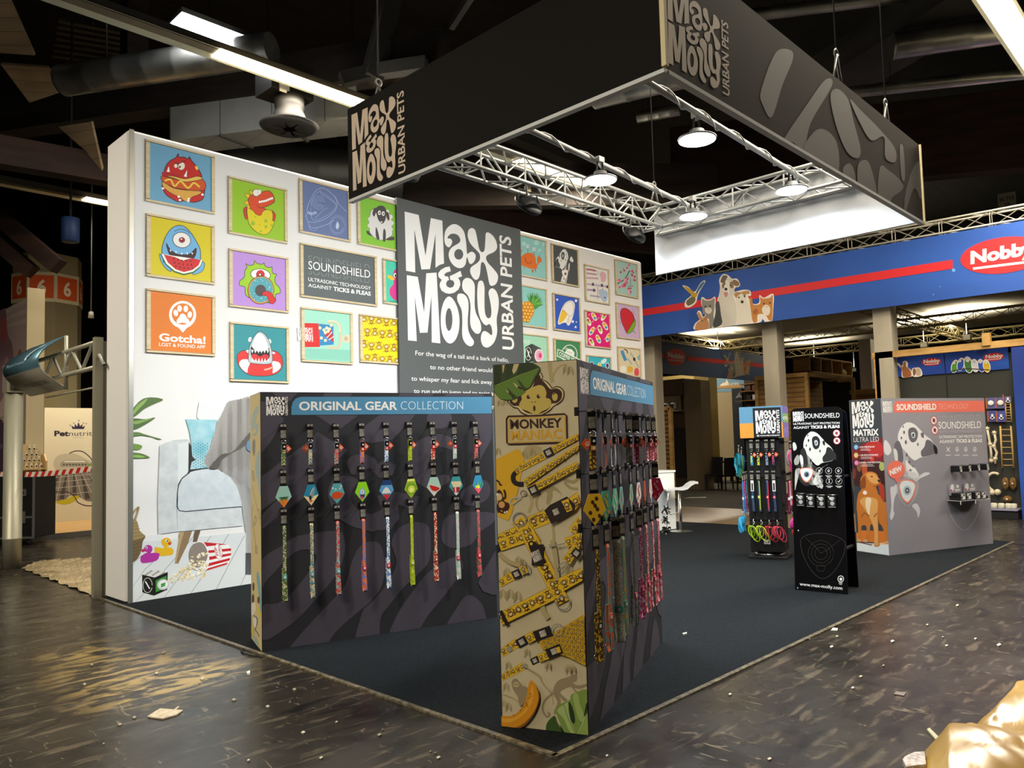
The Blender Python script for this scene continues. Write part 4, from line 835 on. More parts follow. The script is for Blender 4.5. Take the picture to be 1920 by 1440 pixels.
# leaf over its left side
a.blob('#34481f', 20,90,200,80,420,70,580,75,710,160,640,300,560,430,470,480,400,570,300,610,160,600,80,530,40,440)
a.blob('#5f7f30', 60,430,200,360,400,260,560,200,690,160,620,290,560,420,500,430,440,360,380,310,470,470,500,490,400,560,330,520,240,430,300,560,300,600,150,590,80,520)
a.poly('#26351a', 60,110,150,110,150,330,100,380,55,400); a.poly('#2d3d1e', 210,110,330,95,300,240,220,320); a.poly('#2a3a1d', 430,85,570,80,660,140,430,250,380,260)
a.poly('#cbb988', 170,110,205,105,190,200,175,230); a.poly('#cbb988', 335,95,410,90,370,200,330,240,310,190); a.poly('#c3b187', 320,360,350,370,400,420,370,430); a.poly('#c3b187', 215,455,260,490,250,510); a.poly(BR, 400,410,470,440,440,460,385,430); a.poly(BR, 270,500,340,550,320,555,255,515)
a.line('#8fae4a', 10, 60,410,250,330,450,240,700,160, taper=(1, .5))
# plate
a.poly('#c9b886', 215,855,1075,800,1095,1210,230,1245)
a.line(BR, 26, 230,880,255,840,640,830,1050,805,1080,830,1090,1200,900,1215,270,1235,235,1215, closed=True); a.line('#dcab38', 12, 262,895,285,868,640,855,1030,835,1052,860,1060,1175,880,1190,290,1205,265,1190, closed=True)
a.text(BR, 'MONKEY', 285, 1015, 1020, 990, 278, 885, bold=.03); a.text('#d9a432', 'MANIAC', 292, 1172, 1022, 1150, 288, 1038, bold=.025)
a.z(920, 830, 7.579)
a.blob(SH2, 700,1000,640,900,650,780,780,640,900,620,990,700,1010,770,980,720,890,680,880,780,830,880,790,860,800,700,700,760,670,880,700,960,750,930,740,960); a.line(SH2, 50, 1040,520,1180,560,1270,480, sm=1); a.line(SH2, 40, 1050,560,1130,640,1240,660, sm=1); a.line(SH, 50, 560,740,590,860,540,1000, sm=1); a.line(SH, 44, 880,1160,900,1300,900,1430, sm=1)
# kerchief with monkey
a.poly('#dfae27', 75,240,370,90,410,100,480,230,400,640,300,1010,250,1110,90,1040)
a.line(BR, 24, 80,530,120,560,140,600,165,600, sm=1)
a.blob(BR, 90,900,110,820,90,700,130,670,170,720,200,830,260,860,270,920,230,980,150,960,110,1000,95,960); a.line(BR, 30, 150,770,205,790,210,720,190,670, sm=1); a.ell('#e3c084', 125, 770, 42, 52); a.ell('#d9a060', 160, 880, 45, 48); a.line(BR, 26, 180,960,200,1010); a.line(BR, 26, 110,970,180,1000); a.ell('#fff', 92, 735, 16, 22); a.ell('#fff', 200, 990, 9, 14); a.ell('#fff', 232, 978, 9, 14)
a.line('#221c1c', 70, 395,400,330,460,330,540,380,585,470,590, sm=1); band(a, 350, 400, 760, 185, 96); buckle(a, 828, 140, 130, 120, -.45); band(a, 890, 105, 1280, -90, 96); band(a, 490, 575, 1280, 55, 100); band(a, 560, 680, 1280, 310, 110); buckle(a, 625, 668, 130, 130, -.48); mini(a, 500, 730, .5, -.5); ring(a, 470, 720, 42, 12); a.line('#b9b3a4', 22, 450,760,400,780,310,790,280,850,320,870,400,810,440,790, sm=1)
band(a, 560, 1150, 900, 1010, 190); band(a, 1150, 890, 1300, 780, 190, s=.95)
a.poly('#2a2020', 780,960,860,880,1100,760,1220,880,1210,960,960,1110,880,1150); a.logo('#ddd6c8', (925, 1035), (1000, 1000), (890, 955)); a.poly(YB, 1020,830,1120,790,1180,950,1100,985); mini(a, 1100, 890, 1.0, -.3)
band(a, 90, 1400, 420, 1270, 190); band(a, 390, 1090, 640, 1440, 190); ring(a, 420, 1090, 96, 22); a.poly('#7a6a4a', 560,1080,660,1020,665,1035,565,1095)
band(a, 1180, 1260, 1320, 1080, 130)
a.z(925, 1000, 5.01)
a.blob('#221c1c', 0,80,40,40,80,150,50,180); band(a, 60, 110, 300, 30, 112); band(a, 330, 0, 660, 650, 126); buckle(a, 425, 200, 110, 200, -.45+PI/2-1.1, False)
a.poly('#221c1c', 340,120,400,70,440,140,505,260,410,300); a.ell('#221c1c', 365, 95, 30); a.ell(YB, 365, 95, 14); a.logo('#ddd6c8', (395, 275), (470, 240), (360, 180))
for q in ((130,360),(240,250),(280,270),(90,560),(160,560),(230,580),(720,330)): sprig(a, q[0], q[1]-40, .9)
a.line(SH, 40, 60,180,150,260,260,300, sm=1); a.line(SH, 44, 560,60,590,200,610,440, sm=1); a.line(SH, 50, 460,660,480,740,520,800, sm=1)
band(a, 50, 470, 180, 400, 80); buckle(a, 225, 380, 80, 78, -.45); band(a, 265, 350, 320, 325, 80); ring(a, 315, 330, 40, 8)
band(a, 60, 800, 560, 560, 126); buckle(a, 110, 790, 34, 150, -.45, False); band(a, 640, 480, 860, 380, 126); ring(a, 665, 650, 64, 12)
band(a, 690, 85, 860, 30, 90); a.line('#9a9484', 14, 690,90,540,120); a.line('#9a9484', 9, 530,100,570,115,540,132, sm=1); band(a, 830, 80, 700, 260, 86); buckle(a, 795, 180, 80, 80, -.9); a.line('#9a9484', 10, 700,260,620,300,620,340,690,290,720,270, sm=1)
a.z(925, 1180, 4.535)
a.poly('#c79f26', 395,100,560,0,800,-150,800,310,640,230,420,160)
random.seed(11)
for j in range(11):
    for i in range(12):
        x, y = 400+i*36+(j % 2)*18, -110+j*36+i*4
        if inside(pairs((405,100,560,5,795,-140,795,300,640,225,425,155)), x, y): mini(a, x, y, .24, random.choice((0, 1.6, 3.1, -.5)))
band(a, 60, 200, 210, 110, 78); a.ell('#9a958a', 138, 168, 26); buckle(a, 245, 105, 90, 78, -.5); band(a, 290, 80, 380, 35, 78); buckle(a, 430, 30, 150, 90, -.35); ring(a, 555, 0, 50, 8)
band(a, 65, 410, 270, 305, 62); a.ell('#9a958a', 272, 312, 24); buckle(a, 355, 265, 70, 60, -.45); band(a, 390, 240, 480, 210, 66); buckle(a, 525, 180, 130, 84, -.4); a.poly(YB, 540,150,570,138,585,185,558,195)
for q in ((130,270),(290,160),(470,260),(640,290),(680,290),(90,600),(130,620),(110,450)): sprig(a, q[0], q[1], .62)
a.line(SH, 10, 250,290,330,340,390,380,420,440,490,520, sm=1); a.line(SH, 10, 80,550,180,590,240,640, sm=1); a.line(SH, 10, 500,520,510,640, sm=1)
MK = '#9a8a6c'
a.blob(MK, 165,450,175,420,205,412,228,440,250,470,300,490,305,560,270,620,230,640,215,560,180,510); a.ell('#c4b48a', 204, 462, 26, 22); a.ell('#5a4a38', 196, 460, 5); a.ell('#5a4a38', 216, 460, 5)
a.blob(MK, 510,530,520,480,560,430,620,410,660,395,690,380,712,400,705,440,680,450,700,470,740,475,800,460,800,478,740,505,690,500,720,535,705,545,660,490,600,510,570,540,630,600,600,610,560,570,575,620,530,720,515,700,545,620,520,570)
a.line(MK, 17, 510,545,450,590,420,650,430,710,460,742,480,720,462,705, sm=1)
a.blob('#8a5a1c', 70,800,140,815,230,780,320,690,360,600,380,500,395,520,398,600,350,720,260,820,160,838,90,830); a.blob('#d9921f', 72,735,170,725,240,670,285,590,300,500,318,440,335,428,360,450,380,500,392,580,360,680,290,770,200,825,110,825,75,805)
a.blob('#e8a838', 80,750,180,745,260,690,310,600,330,490,345,470,350,560,320,650,250,730,160,780,90,780)
for x, y in ((325,540),(332,560),(318,575),(290,620),(285,640),(298,632),(265,650),(302,650),(240,680),(180,720)): a.ell('#6b4312', x, y, 5, 6, n=6)
a.blob('#3d5a26', 450,860,460,790,520,735,545,790,590,890,500,890); a.poly('#1c2814', 560,800,620,890,590,890)
a.blob('#7d9a48', 535,700,560,640,650,600,660,560,700,540,810,535,815,920,700,905,620,890,570,800); a.blob('#a9bd78', 545,690,600,640,640,620,640,700,660,780,700,880,680,900,640,850,600,760)
a.blob('#2c3a1f', 640,620,665,640,690,720,695,790,670,790,650,720); a.blob('#9fb566', 680,560,720,548,740,640,780,760,740,780,700,680); a.poly('#25331b', 790,630,810,610,812,700,770,740); a.poly('#93ac55', 812,690,812,915,720,905); a.line('#d5dfae', 5, 720,900,760,800,810,690); a.line('#5f7d38', 4, 600,640,640,760,700,890, sm=1)
a.obj('end_poster', tM)
# ------------------------------------------------------------ goods hanging on the displays (built around the hook point, facing -y, hanging down -z)
BLK = mat('#121213', .4); BLK2 = mat('#1b1b1d', .6); CHR = mat('#c9c9c6', .25, 1); ORG = '#e0571f'; SLV = mat('#c6bfb2', .35, .5)
def pat(i, a, b, s=70): return nmat('pattern_%s_%s' % (a, b), a, b, (s, s, s), 3, .6, lo=.42, hi=.5, kind='voronoi')
LOC = Pl((0, -.004, 0), (0, -1, 0))
def card(t, w=.05, h=.115, logo=True):
    b = MB(); b.box((0, 0, -h/2), (w, .006, h), BLK); b.box((0, 0, .008), (w*.9, .004, .02), SLV); c = b.obj('hang_card', t)
    a = Art(LOC); a.local(0, 0, 1); a.logo(SLV, (-w*.44, -h*.82), (w*.44, -h*.82), (-w*.44, -h*.25)); a.obj('silver_lettering', c); return c
def torus(b, c, r, w, m, n=14, ax='y'):
    P = [V(c)+V((r*math.cos(t), 0, r*math.sin(t)) if ax == 'y' else (0, r*math.cos(t), r*math.sin(t))) for t in [2*PI*i/n for i in range(n+1)]]; b.tube(P, w, m, 5, cap=False)
def collar(label, m, tagside=1, accent=None, group=None):
    t = thing('dog_collar', label, 'collar', group=group); card(t)
    b = MB(); torus(b, (0, -.012, -.128), .019, .0025, CHR); b.obj('ring', t)
    b = MB(); b.box((.002, -.012, -.162), (.032, .018, .05), BLK, bev=.003); b.box((.002, -.0218, -.165), (.012, .002, .013), '#e8e4de'); b.obj('buckle', t)
    b = MB(); b.strap([(0, -.006, -.135), (0, -.014, -.19), (0, -.016, -.27), (0, -.012, -.318), (0, 0, -.328), (0, .010, -.318), (0, .012, -.25), (0, .006, -.13)], .027, .003, m, (1, 0, 0)); s = b.obj('strap', t)
    if accent: b = MB(); b.box((0, -.017, -.205), (.03, .006, .026), accent); b.box((0, -.021, -.205), (.014, .002, .015), '#f0dcd8'); b.obj('rubber_label', s)
    if tagside:
        x = .034*tagside; T = Matrix.Translation((x, .004, -.182)) @ Matrix.Rotation(PI/4, 4, 'Y') @ Matrix.Rotation(PI/2, 4, 'X')
        b = MB(); b.prism([(-.024, -.024), (.024, -.024), (.024, .024), (-.024, .024)], .003, ORG, T); g = b.obj('tag', t)
        a = Art(Pl((x, 0, -.182), (0, -1, 0)), h0=.002); a.local(0, 0, 1); a.ell('#f2e6df', .004, 0, .014); a.ell(ORG, .004, 0, .0105); a.ell('#f2e6df', .004, -.002, .0055, .005); a.obj('paw_mark', g)
    return t
def bandana(label, top, art, group=None):
    t = thing('neck_bandana', label, 'bandana', group=group); card(t, .05, .105)
    Z = ((-.032, -.108), (.036, -.108), (.066, -.198), (0, -.284), (-.066, -.198))
    b = MB(); b.prism([(x, z) for x, z in Z][::-1], .005, top, Matrix.Rotation(PI/2, 4, 'X')); c = b.obj('cloth', t)
    a = Art(Pl((0, -.0055, 0), (0, -1, 0)), h0=.0006); a.local(0, -.108, .176); art(a); a.obj('print', c); return t
def lead(label, m, acc='#d83a4a', group=None, L=.72, w=.027, twist=0):
    t = thing('dog_lead', label, 'lead', group=group); card(t)
    k = L-.08; b = MB(); b.strap([(0, .002, -.1), (.002, -.008, -.13), (.003, -.008, -.3), (.002, -.008, -k+.16), (.004, -.010, -k+.1), (.010, -.012, -k), (.012, -.010, -k-.06), (.010, .012, -k-.075), (.004, .018, -k-.04), (-.002, .014, -k+.08), (-.004, .008, -k+.2)], w, .0035, m, (1, 0, 0)); s = b.obj('strap', t)
    b = MB(); b.box((.002, -.012, -k+.13), (w+.006, .008, .036), acc); b.box((.002, -.017, -k+.13), (.014, .002, .018), '#f0e6e0'); b.obj('rubber_label', s)
    b = MB(); b.tube([(-.006, .016, -k+.08), (-.006, .02, -k+.02), (-.008, .02, -k-.02)], .004, CHR, 6); torus(b, (-.008, .02, -k-.04), .012, .003, CHR, 10); b.obj('snap_hook', t)
    return t
def hook(D, t, p, n, L=.09):
    """wire peg from the face to just past the hanging point"""
    n = V(n); b = MB(); q = p+V((0, 0, .004)); b.tube([q-n*L, q+n*.012, q+n*.014+V((0, 0, .016))], .0032, BLK, 6)
    b.box((q-n*(L-.004)), (.02, .02, .05), BLK); b.obj('hook', t)
def T_(a, *q): a.local(0, -.108, .176)
def pent(a, c): a.poly(c, -.18, 0, .2, 0, .37, -.51, 0, -.98, -.37, -.51)
def b1(a): pent(a, '#9cc9bc'); [a.poly(('#2f5c3a', '#3f7a48')[k % 2], 0, -.62, .26*math.sin(-1.3+k*.33), -.42-.32*math.cos(-1.3+k*.33), .05*math.cos(k), -.5) for k in range(9)]; [a.ell('#e0852a', x, y, .07, .08, n=8) for x, y in ((-.12,-.7),(.02,-.68),(.15,-.7),(-.06,-.8),(.08,-.8),(.01,-.9))]
def b2(a): pent(a, '#1f7c9c'); a.poly('#e6cf93', -.37,-.51,-.1,-.6,.37,-.48,0,-.98); a.blob('#7d8f8c', -.08,-.7,-.05,-.4,.14,-.12,.17,-.3,.1,-.6); a.line('#dfe8e6', .02, -.06,-.65,-.02,-.38,.13,-.14); a.ell('#1b2427', -.04, -.62, .06, .12, n=10); a.ell('#d04b4b', -.01, -.77, .08, .05, n=10)
def b3(a): pent(a, '#5fb0b8'); a.blob('#d9501f', -.25,-.62,-.2,-.45,0,-.4,.2,-.45,.24,-.62,.1,-.74,-.12,-.74); a.ell('#d9501f', .28, -.52, .06, .05, n=8); [a.ell('#e8f2f0', x, y, .045, .05, n=8) for x, y in ((-.06,-.28),(.14,-.26),(-.2,-.22),(.2,-.14))]; [a.ell('#1b1b1b', x, y, .018, n=6) for x, y in ((-.06,-.28),(.14,-.26))]
def b4(a): pent(a, '#8ccf1f'); a.blob('#7fb2cf', -.17,-.62,-.14,-.45,0,-.3,.13,-.44,.16,-.62,.12,-.8,-.1,-.8); a.ell('#f4f2f0', 0, -.48, .08, .09); a.ell('#b32a34', 0, -.48, .04, .045, n=8); a.poly('#52202a', -.13,-.62,.14,-.62,.08,-.78,-.06,-.78); a.poly('#e0486a', -.1,-.74,.02,-.7,.04,-.84,-.08,-.84)
def b5(a): pent(a, '#5c9fd0'); a.poly('#1f3f78', -.18,0,.2,0,.27,-.24,-.27,-.24); a.blob('#dfe0de', -.2,-.66,-.16,-.48,0,-.34,.14,-.48,.2,-.66); [a.poly('#20242c', -.17+k*.09,-.7,-.12+k*.09,-.62,-.1+k*.09,-.7) for k in range(4)]; a.poly('#dc2a24', -.18,-.72,.18,-.72,0,-.98)
def b6(a): pent(a, '#8fae22'); a.poly('#e2e36a', -.18,0,.2,0,.22,-.1,-.22,-.12); a.ell('#6f9a1c', .02, -.48, .3, .3); a.ell('#c8d24a', .02, -.52, .2, .2); a.ell('#e4e27a', .02, -.54, .1, .1); [a.ell('#2d2f14', .02+.2*math.cos(k*.52), -.52+.2*math.sin(k*.52), .014, .02, n=5) for k in range(12)]
def b7(a): pent(a, '#bfe6d4'); a.poly('#f0f2ec', -.37,-.51,-.2,-.7,.3,-.66,.37,-.51,0,-.98); a.blob('#e9ecdc', -.26,-.42,-.2,-.36,.3,-.52,.3,-.66,.08,-.78,-.14,-.72); a.blob('#df2a26', -.21,-.46,-.17,-.4,.26,-.54,.26,-.64,.08,-.72,-.1,-.66)
def b8(a): pent(a, '#3f9fa2'); [a.ell('#f0deb0', -.2+.1*(k % 5)+.04*(k//5), -.3-.1*(k//5), .06, .06, n=8) for k in range(14)]; a.poly('#b8242a', -.2,-.56,.2,-.56,.13,-.82,-.12,-.82); a.poly('#f2e4de', -.08,-.56,.0,-.56,.0,-.82,-.05,-.82); a.poly('#dfe9e6', -.14,-.84,.14,-.84,0,-.98)
def b9(a): pent(a, '#2f86b0'); [a.poly(('#3f9f4a', '#7cc44a', '#2f7f5a')[k % 3], -.05+.04*(k % 3), -.7, -.3+.07*k, -.25-.1*((k*7) % 4), -.2+.06*k, -.55) for k in range(9)]; a.blob('#cfd83a', -.2,-.6,0,-.5,.12,-.64,-.05,-.7); a.poly('#e0566a', -.26,-.66,.02,-.68,.2,-.72,0,-.98)
OFF = .085
PF = Pl(DL.c-DL.q*OFF, -DL.q)
NM = [('pineapple', '#cfc49a', '#4f6a34'), ('beach surf', '#3a8fa3', '#e3cfa0'), ('aqua crab', '#86c9c6', '#cf5044'), ('rainbow monster', '#5878c4', '#e0702c'), ('blue shark', '#3f86cf', '#eef0f2'), ('lime kiwi', '#c6d238', '#98ac22'), ('watermelon', '#e6d9ba', '#b3261f'), ('popcorn', '#9fd2cf', '#e6dfce'), ('green tropical', '#2c6a3a', '#dc5a6a')]
ORD = ['first', 'second', 'third', 'fourth', 'fifth', 'sixth', 'seventh', 'eighth', 'ninth']
R1 = [(465+x/8, 730+y/8) for x, y in ((528,562),(930,557),(1320,557),(1703,545))]+[(695+x/8, 730+y/8) for x, y in ((228,535),(580,530),(925,525),(1253,520),(1568,518))]
R2 = [(465+x/8, 860+y/8) for x, y in ((528,215),(940,195),(1330,180),(1705,160))]+[(695+x/8, 860+y/8) for x, y in ((230,138),(595,122),(940,98),(1272,92),(1597,75))]
R3 = [(465+x/8, 860+y/8) for x, y in ((535,800),(947,770),(1335,740),(1722,710))]+[(695+x/8, 860+y/8) for x, y in ((245,685),(600,660),(955,622),(1288,612),(1600,588))]
BF = [b1, b2, b3, b4, b5, b6, b7, b8, b9]; BN = ['pineapple', 'surfer on a beach', 'crab', 'one-eyed monster', 'shark', 'kiwi', 'melon slice', 'popcorn bucket', 'jungle leaf']
for i in range(9):
    nm, c1, c2 = NM[i]; m = pat(i, c1, c2)
    for row, R in enumerate((R1, R2, R3)):
        p = PF.w(*PF.at(*R[i])); tw = (0, .12, -.1, .06, -.05, .1, -.25, -.18, .22)[i] if row == 1 else (.1, -.15, .05, .2, -.05, .15, .1, -.2, .1)[i]*.6
        if row == 0: t = collar('%s collar with orange tag, %s from the left on the wider gear display' % (nm, ORD[i]), m, (1, -1, 1, 1, 1, 1, 1, -1, 1)[i], (None, None, None, '#d8323c', '#d8323c', None, '#d8323c', '#e0405a', '#e0405a')[i], 'collars on the left gear display')
        elif row == 1: t = bandana('pointed bandana printed with a %s, %s from the left, wider display' % (BN[i], ORD[i]), '#1c1c1e', BF[i], 'bandanas on the left gear display')
        else: t = lead('%s lead, %s from the left, bottom row of the wider display' % (nm, ORD[i]), m, ('#5fb0a8', '#5fa8b8', '#5fb0b8', '#d8322c', '#d8323c', '#a8c020', '#b8242a', '#e0405a', '#e03a52')[i], 'leads on the left gear display', L=.74)
        t.location = p; t.rotation_euler = (0, 0, DL.a+tw); hook(DL, tL, p, -DL.q)
# ---- second display, long side
PM = Pl(DM.c-DM.q*OFF, -DM.q)
def mpx(ox, oy, k, *q): return [(ox+x/k, oy+y/k) for x, y in pairs(q)]
S3 = mpx(1080, 870, 5.289, 190,650, 298,612, 388,556, 450,536, 548,502, 622,474, 682,446, 742,418, 796,392)
ab = [PM.at(*q) for q in S3]
NM2 = [('yellow monkey', '#d9b32c', '#4a2f14'), ('teal and coral', '#5fb3a3', '#d8623a'), ('silver grey floral', '#a3b0aa', '#d0d6cf'), ('orange and mint', '#d0a24a', '#6fb09a'), ('black camo', '#22252a', '#5a5f4a'), ('lilac blossom', '#d8c6de', '#c2407a'), ('cream and pink', '#e2d2b0', '#d0466a'), ('white and red', '#e6dcd8', '#c8304a'), ('hot pink', '#d83a5c', '#f0b0bc')]
TW1 = (-.9, .35, .1, .25, -.5, -1.0, .2, -.4, -.5); TW2 = (-1.0, -.3, -.05, .02, .04, -.05, .08, .06, -.9); TW3 = (-.5, -.35, -1.05, -.45, -.2, -.6, -.3, -.2, -.4)
xs = [q[0] for q in ab]; z3 = sum(q[1] for q in ab)/9
z1 = PM.at(1080+145/5.289, 740+168/5.289)[1]; z2 = PM.at(1080+148/5.289, 870+108/5.289)[1]
BC = [('#e0b22c', '#4a2f14'), ('#4fb098', '#dfae3a'), ('#5fb59c', '#d8d2a0'), ('#6fb0a8', '#cf5a3a'), ('#8fc0a8', '#c8523a'), ('#e6e0d8', '#c2304a'), ('#cf4a24', '#3a6a3a'), ('#f0ece8', '#c8304a'), ('#e82a5e', '#f4a0b8')]
for i in range(9):
    nm, c1, c2 = NM2[i]; m = pat(i, c1, c2)
    for row in range(3):
        p = PM.w(xs[i], (z1, z2, z3)[row]); tw = (TW1, TW2, TW3)[row][i]
        if row == 0: t = collar('%s collar, %s hook back from the monkey poster corner, top row' % (nm, ORD[i]), m, -1 if i < 5 else 1, ('#c88a3a', None, None, None, '#d8323c', '#e0507a', '#d8323c', '#d8405c', '#d8405c')[i], 'collars on the poster display')
        elif row == 1: t = bandana('%s bandana, %s hook back from the monkey poster corner, middle row' % (nm, ORD[i]), BC[i][0], (lambda c: (lambda a: [a.ell(c, .22*math.cos(k*2.4)*(.3+.1*k), -.15-.11*k, .06, .07, n=8) for k in range(7)]))(BC[i][1]), 'bandanas on the poster display')
        else: t = lead('%s lead, %s hook back from the monkey poster corner, bottom row' % (nm, ORD[i]), m, ('#2a2420', '#e0622a', '#4fa8a8', '#4fa090', '#d0365a', '#d83a6a', '#d8305a', '#d8405c', '#d8305a')[i], 'leads on the poster display', L=.74, w=.05 if i == 2 else .027)
        t.location = p; t.rotation_euler = (0, 0, DM.a+tw); hook(DM, tM, p, -DM.q)
# a few goods on its far narrow end
PE = Pl(DM.c+DM.e*(DM.l+.07), DM.e)
for k, (j, z, kind, c1, c2, lb) in enumerate(((.10, 1.93, 0, '#c8d8dc', '#20242a', 'black and white collar on the far narrow end of the poster display'), (.06, 1.62, 0, '#e6e2de', '#1c1c20', 'spotted collar with an orange tag under another on the far narrow end'), (.09, 1.24, 1, '#e8e4e2', '#c8305a', 'white and pink lead at the far narrow end of the poster display'), (.2, 1.0, 1, '#d9b32c', '#4a2f14', 'yellow monkey lead at the far narrow end, beside the white counter'), (.14, .94, 1, '#5a6a9a', '#e6e2de', 'blue and white lead at the far narrow end of the poster display'))):
    p = DM.p(DM.l+.07, j, z); m = pat(k, c1, c2)
    t = collar(lb, m, 1, '#c8404a', 'goods on the far end of the poster display') if kind == 0 else lead(lb, m, '#d8405c', 'goods on the far end of the poster display', L=.6)
    t.location = p; t.rotation_euler = (0, 0, DM.a+PI/2-.9); hook(DM, tM, p, DM.e, .07)
# ------------------------------------------------------------ grey tick-and-flea counter
GR = '#9c99a5'; CO = '#f07a68'; WHT = '#f4f3f2'
a = Art(DS.front, clip=(.002, .014, DS.l-.002, DS.h-.004)); a.local(0, 0, 1); a.poly(nmat('counter_print', '#8d8a94', '#a19faa', (.6, .6, .9), 2, .6, lo=.3, hi=.7), .002, .014, DS.l-.002, .014, DS.l-.002, DS.h-.004, .002, DS.h-.004)
a.z(1640, 740, 5.2875)
a.poly(CO, 190,178,190,110,196,84,215,64,1083,60,1092,168); a.text(WHT, 'SOUNDSHIELD', 218, 152, 612, 146, 216, 92, bold=.035); a.text('#f6c0b6', 'TECHNOLOGY', 632, 144, 930, 138, 630, 88, bold=-.018); a.logo(WHT, (84, 180), (177, 178), (78, 66))
dalmatian(a, lambda x, y: (185+x*440, 262+y*700) if y < .55 else (185+x*440, 262+.55*700+(y-.55)*420), '#eeedf0', '#6f6d77', '#bab8c0')
a.blob('#e4e3e8', 90,480,110,450,150,500,165,560,130,600,95,570); a.blob('#d8d7dd', 300,740,360,760,420,790,400,860,330,780)
a.z(1640, 880, 5.2875)
a.blob('#d8d8de', 155,190,185,170,215,150,225,220,195,290,185,400,195,440,170,500,150,470,165,360); a.blob('#d2d2da', 370,360,420,340,450,410,430,480,415,420); a.blob('#dcdce2', 400,130,450,60,500,30,550,40,500,70,450,90)
for r in (1.0, 1.12, 1.25): a.line('#d4d2d8', 4, *[(320+(x-320)*r, 215+(y-215)*r) for x, y in pairs((235,160,260,110,320,100,385,120,410,160,395,230,370,290,322,338,270,290,245,220))], sm=1, closed=True)
a.blob('#f0806e', 235,160,260,110,320,100,385,120,410,160,395,230,370,290,322,338,270,290,245,220); a.blob('#dfe9ee', 247,165,268,122,320,112,378,130,398,165,383,228,360,282,322,322,278,282,256,220); a.ell('#b8c6d0', 320, 210, 40, 48); a.ell('#5a6068', 320, 210, 22, 30); a.ell('#c8ccd0', 320, 210, 8, 10)
a.z(1640, 740, 5.2875)
a.poly(CO, 180,800,280,800,218,875); a.ell(CO, 210, 745, 88, 92); a.text(WHT, 'NEW', 152, 800, 272, 748, 142, 750, bold=.04)
a.text('#b9b6c0', 'SOUNDSHIELD', 632, 265, 1046, 250, 630, 205, bold=-.015); a.poly(GR, 622,228,1056,214,1060,372,626,380); a.text('#b9b6c0', 'SOUNDSHIELD', 640, 390, 1052, 380, 640, 355, bold=-.015); a.text(WHT, 'SOUNDSHIELD', 632, 338, 1055, 330, 630, 265, bold=.004)
a.text(WHT, 'ULTRASONIC 24/7 PROTECTION', 640, 432, 1062, 425, 639, 404, bold=.012); a.text(WHT, 'AGAINST', 642, 480, 795, 476, 640, 447, bold=.012); a.text(WHT, 'TICKS & FLEAS', 806, 475, 1064, 470, 805, 441, bold=.04)
def ban(a, x, y, rx, ry): a.ell('#d04a56', x, y, rx, ry); a.ell('#f6eeee', x, y, rx*.84, ry*.84); a.ell('#6a2a30', x, y, rx*.4, ry*.45, n=10); a.line('#d04a56', rx*.14, x-rx*.55, y-ry*.55, x+rx*.55, y+ry*.55)
ban(a, 586, 255, 33, 46); ban(a, 595, 352, 34, 46)
for k, x in enumerate((728, 817, 903, 992)):
    if k == 0: a.line(WHT, 6, x-16, 522, x+16, 565); a.line(WHT, 6, x+16, 522, x-16, 565)
    else: a.line(WHT, 5, *[(x+13*math.cos(t), 541+22*math.sin(t)) for t in [2*PI*i/12 for i in range(12)]], closed=True); a.ell(WHT, x, 545, 5, 8)
    a.text(WHT, ('CHEMICAL FREE', 'WATERPROOF', 'RECHARGEABLE', 'SAFE')[k][:12], x-27, 608, x+27, 605, h=13, bold=.02)
a.z(1640, 880, 5.2875); a.line('#b6b4bf', 8, 720,370,760,470,820,560,885,605,950,565,1010,470,1050,340, sm=1); a.line('#b2b0bb', 5, 800,340,850,440,885,490,930,440,970,340, sm=1)
a.obj('front_print', tS)
# narrow end: dog on an orange floor
a = Art(DS.end, clip=(.004, .014, DS.t-.004, DS.h-.004)); a.local(0, 0, 1); X, Y = DS.t, DS.h
a.poly('#3a4045', .002, .012, X-.002, .012, X-.002, Y-.002, .002, Y-.002)
a.z(1580, 740, 5.95)
a.blob('#7a1f24', 95,640,200,560,330,520,470,500,475,780,350,820,110,800); a.blob('#b8302c', 250,560,330,520,430,540,450,660,380,700,280,640); a.blob('#3a1d1c', 100,760,200,720,330,760,480,760,480,1000,90,1000)
for x, y, rx, ry, c in ((440,800,32,50,'#a8b062'),(245,830,30,90,'#b5532c'),(185,800,26,60,'#8f5a3a'),(130,880,20,60,'#7a2f2a'),(330,720,24,40,'#c03a34')): a.ell(c, x, y, rx, ry)
a.logo(WHT, (112, 378), (400, 364), (98, 84)); a.poly('#3a4045', 352,60,420,50,420,380,352,380)
a.text(WHT, 'MATRIX', 122, 460, 404, 452, 120, 390, bold=.035); a.text('#e8e6e6', 'ULTRA LED', 124, 530, 405, 522, 122, 474, bold=-.008)
for k, (x, y, c, s) in enumerate(((150,585,'#3f9fd0','WATERPROOF'),(150,676,'#e0b04a','USB RECHARGEABLE'),(155,760,'#d04a9a','SEVERAL FLASH FUNCTIONS'))):
    a.ell(c, x, y, 26, 30); a.ell('#e8f0f4', x, y, 14, 17); a.ell(c, x, y, 8, 11); a.line(WHT, 4, x+28, y, x+42, y); a.text(WHT, s, 195+k*4, y+8-k, (356, 396, 425)[k], y+4-k, h=17, bold=.02)
    for j in range(2): a.line('#d8d2d0', 5, 200+k*4, y+22+j*15, 300+k*20+j*14, y+20+j*15)
a.z(1580, 880, 5.6)
a.poly('#d9772c', 130,680,200,640,460,650,490,770,140,760); a.poly('#dfe5e4', 142,770,300,778,490,775,495,920,145,880); a.poly('#f0bf8e', 380,770,490,768,490,790,380,790); a.blob('#b33a22', 380,160,430,170,440,330,400,300)
a.poly('#6a4a3a', 170,764,320,790,300,800,168,770)
D1, D2, D3 = '#c8762c', '#e0a25a', '#8a4a1c'
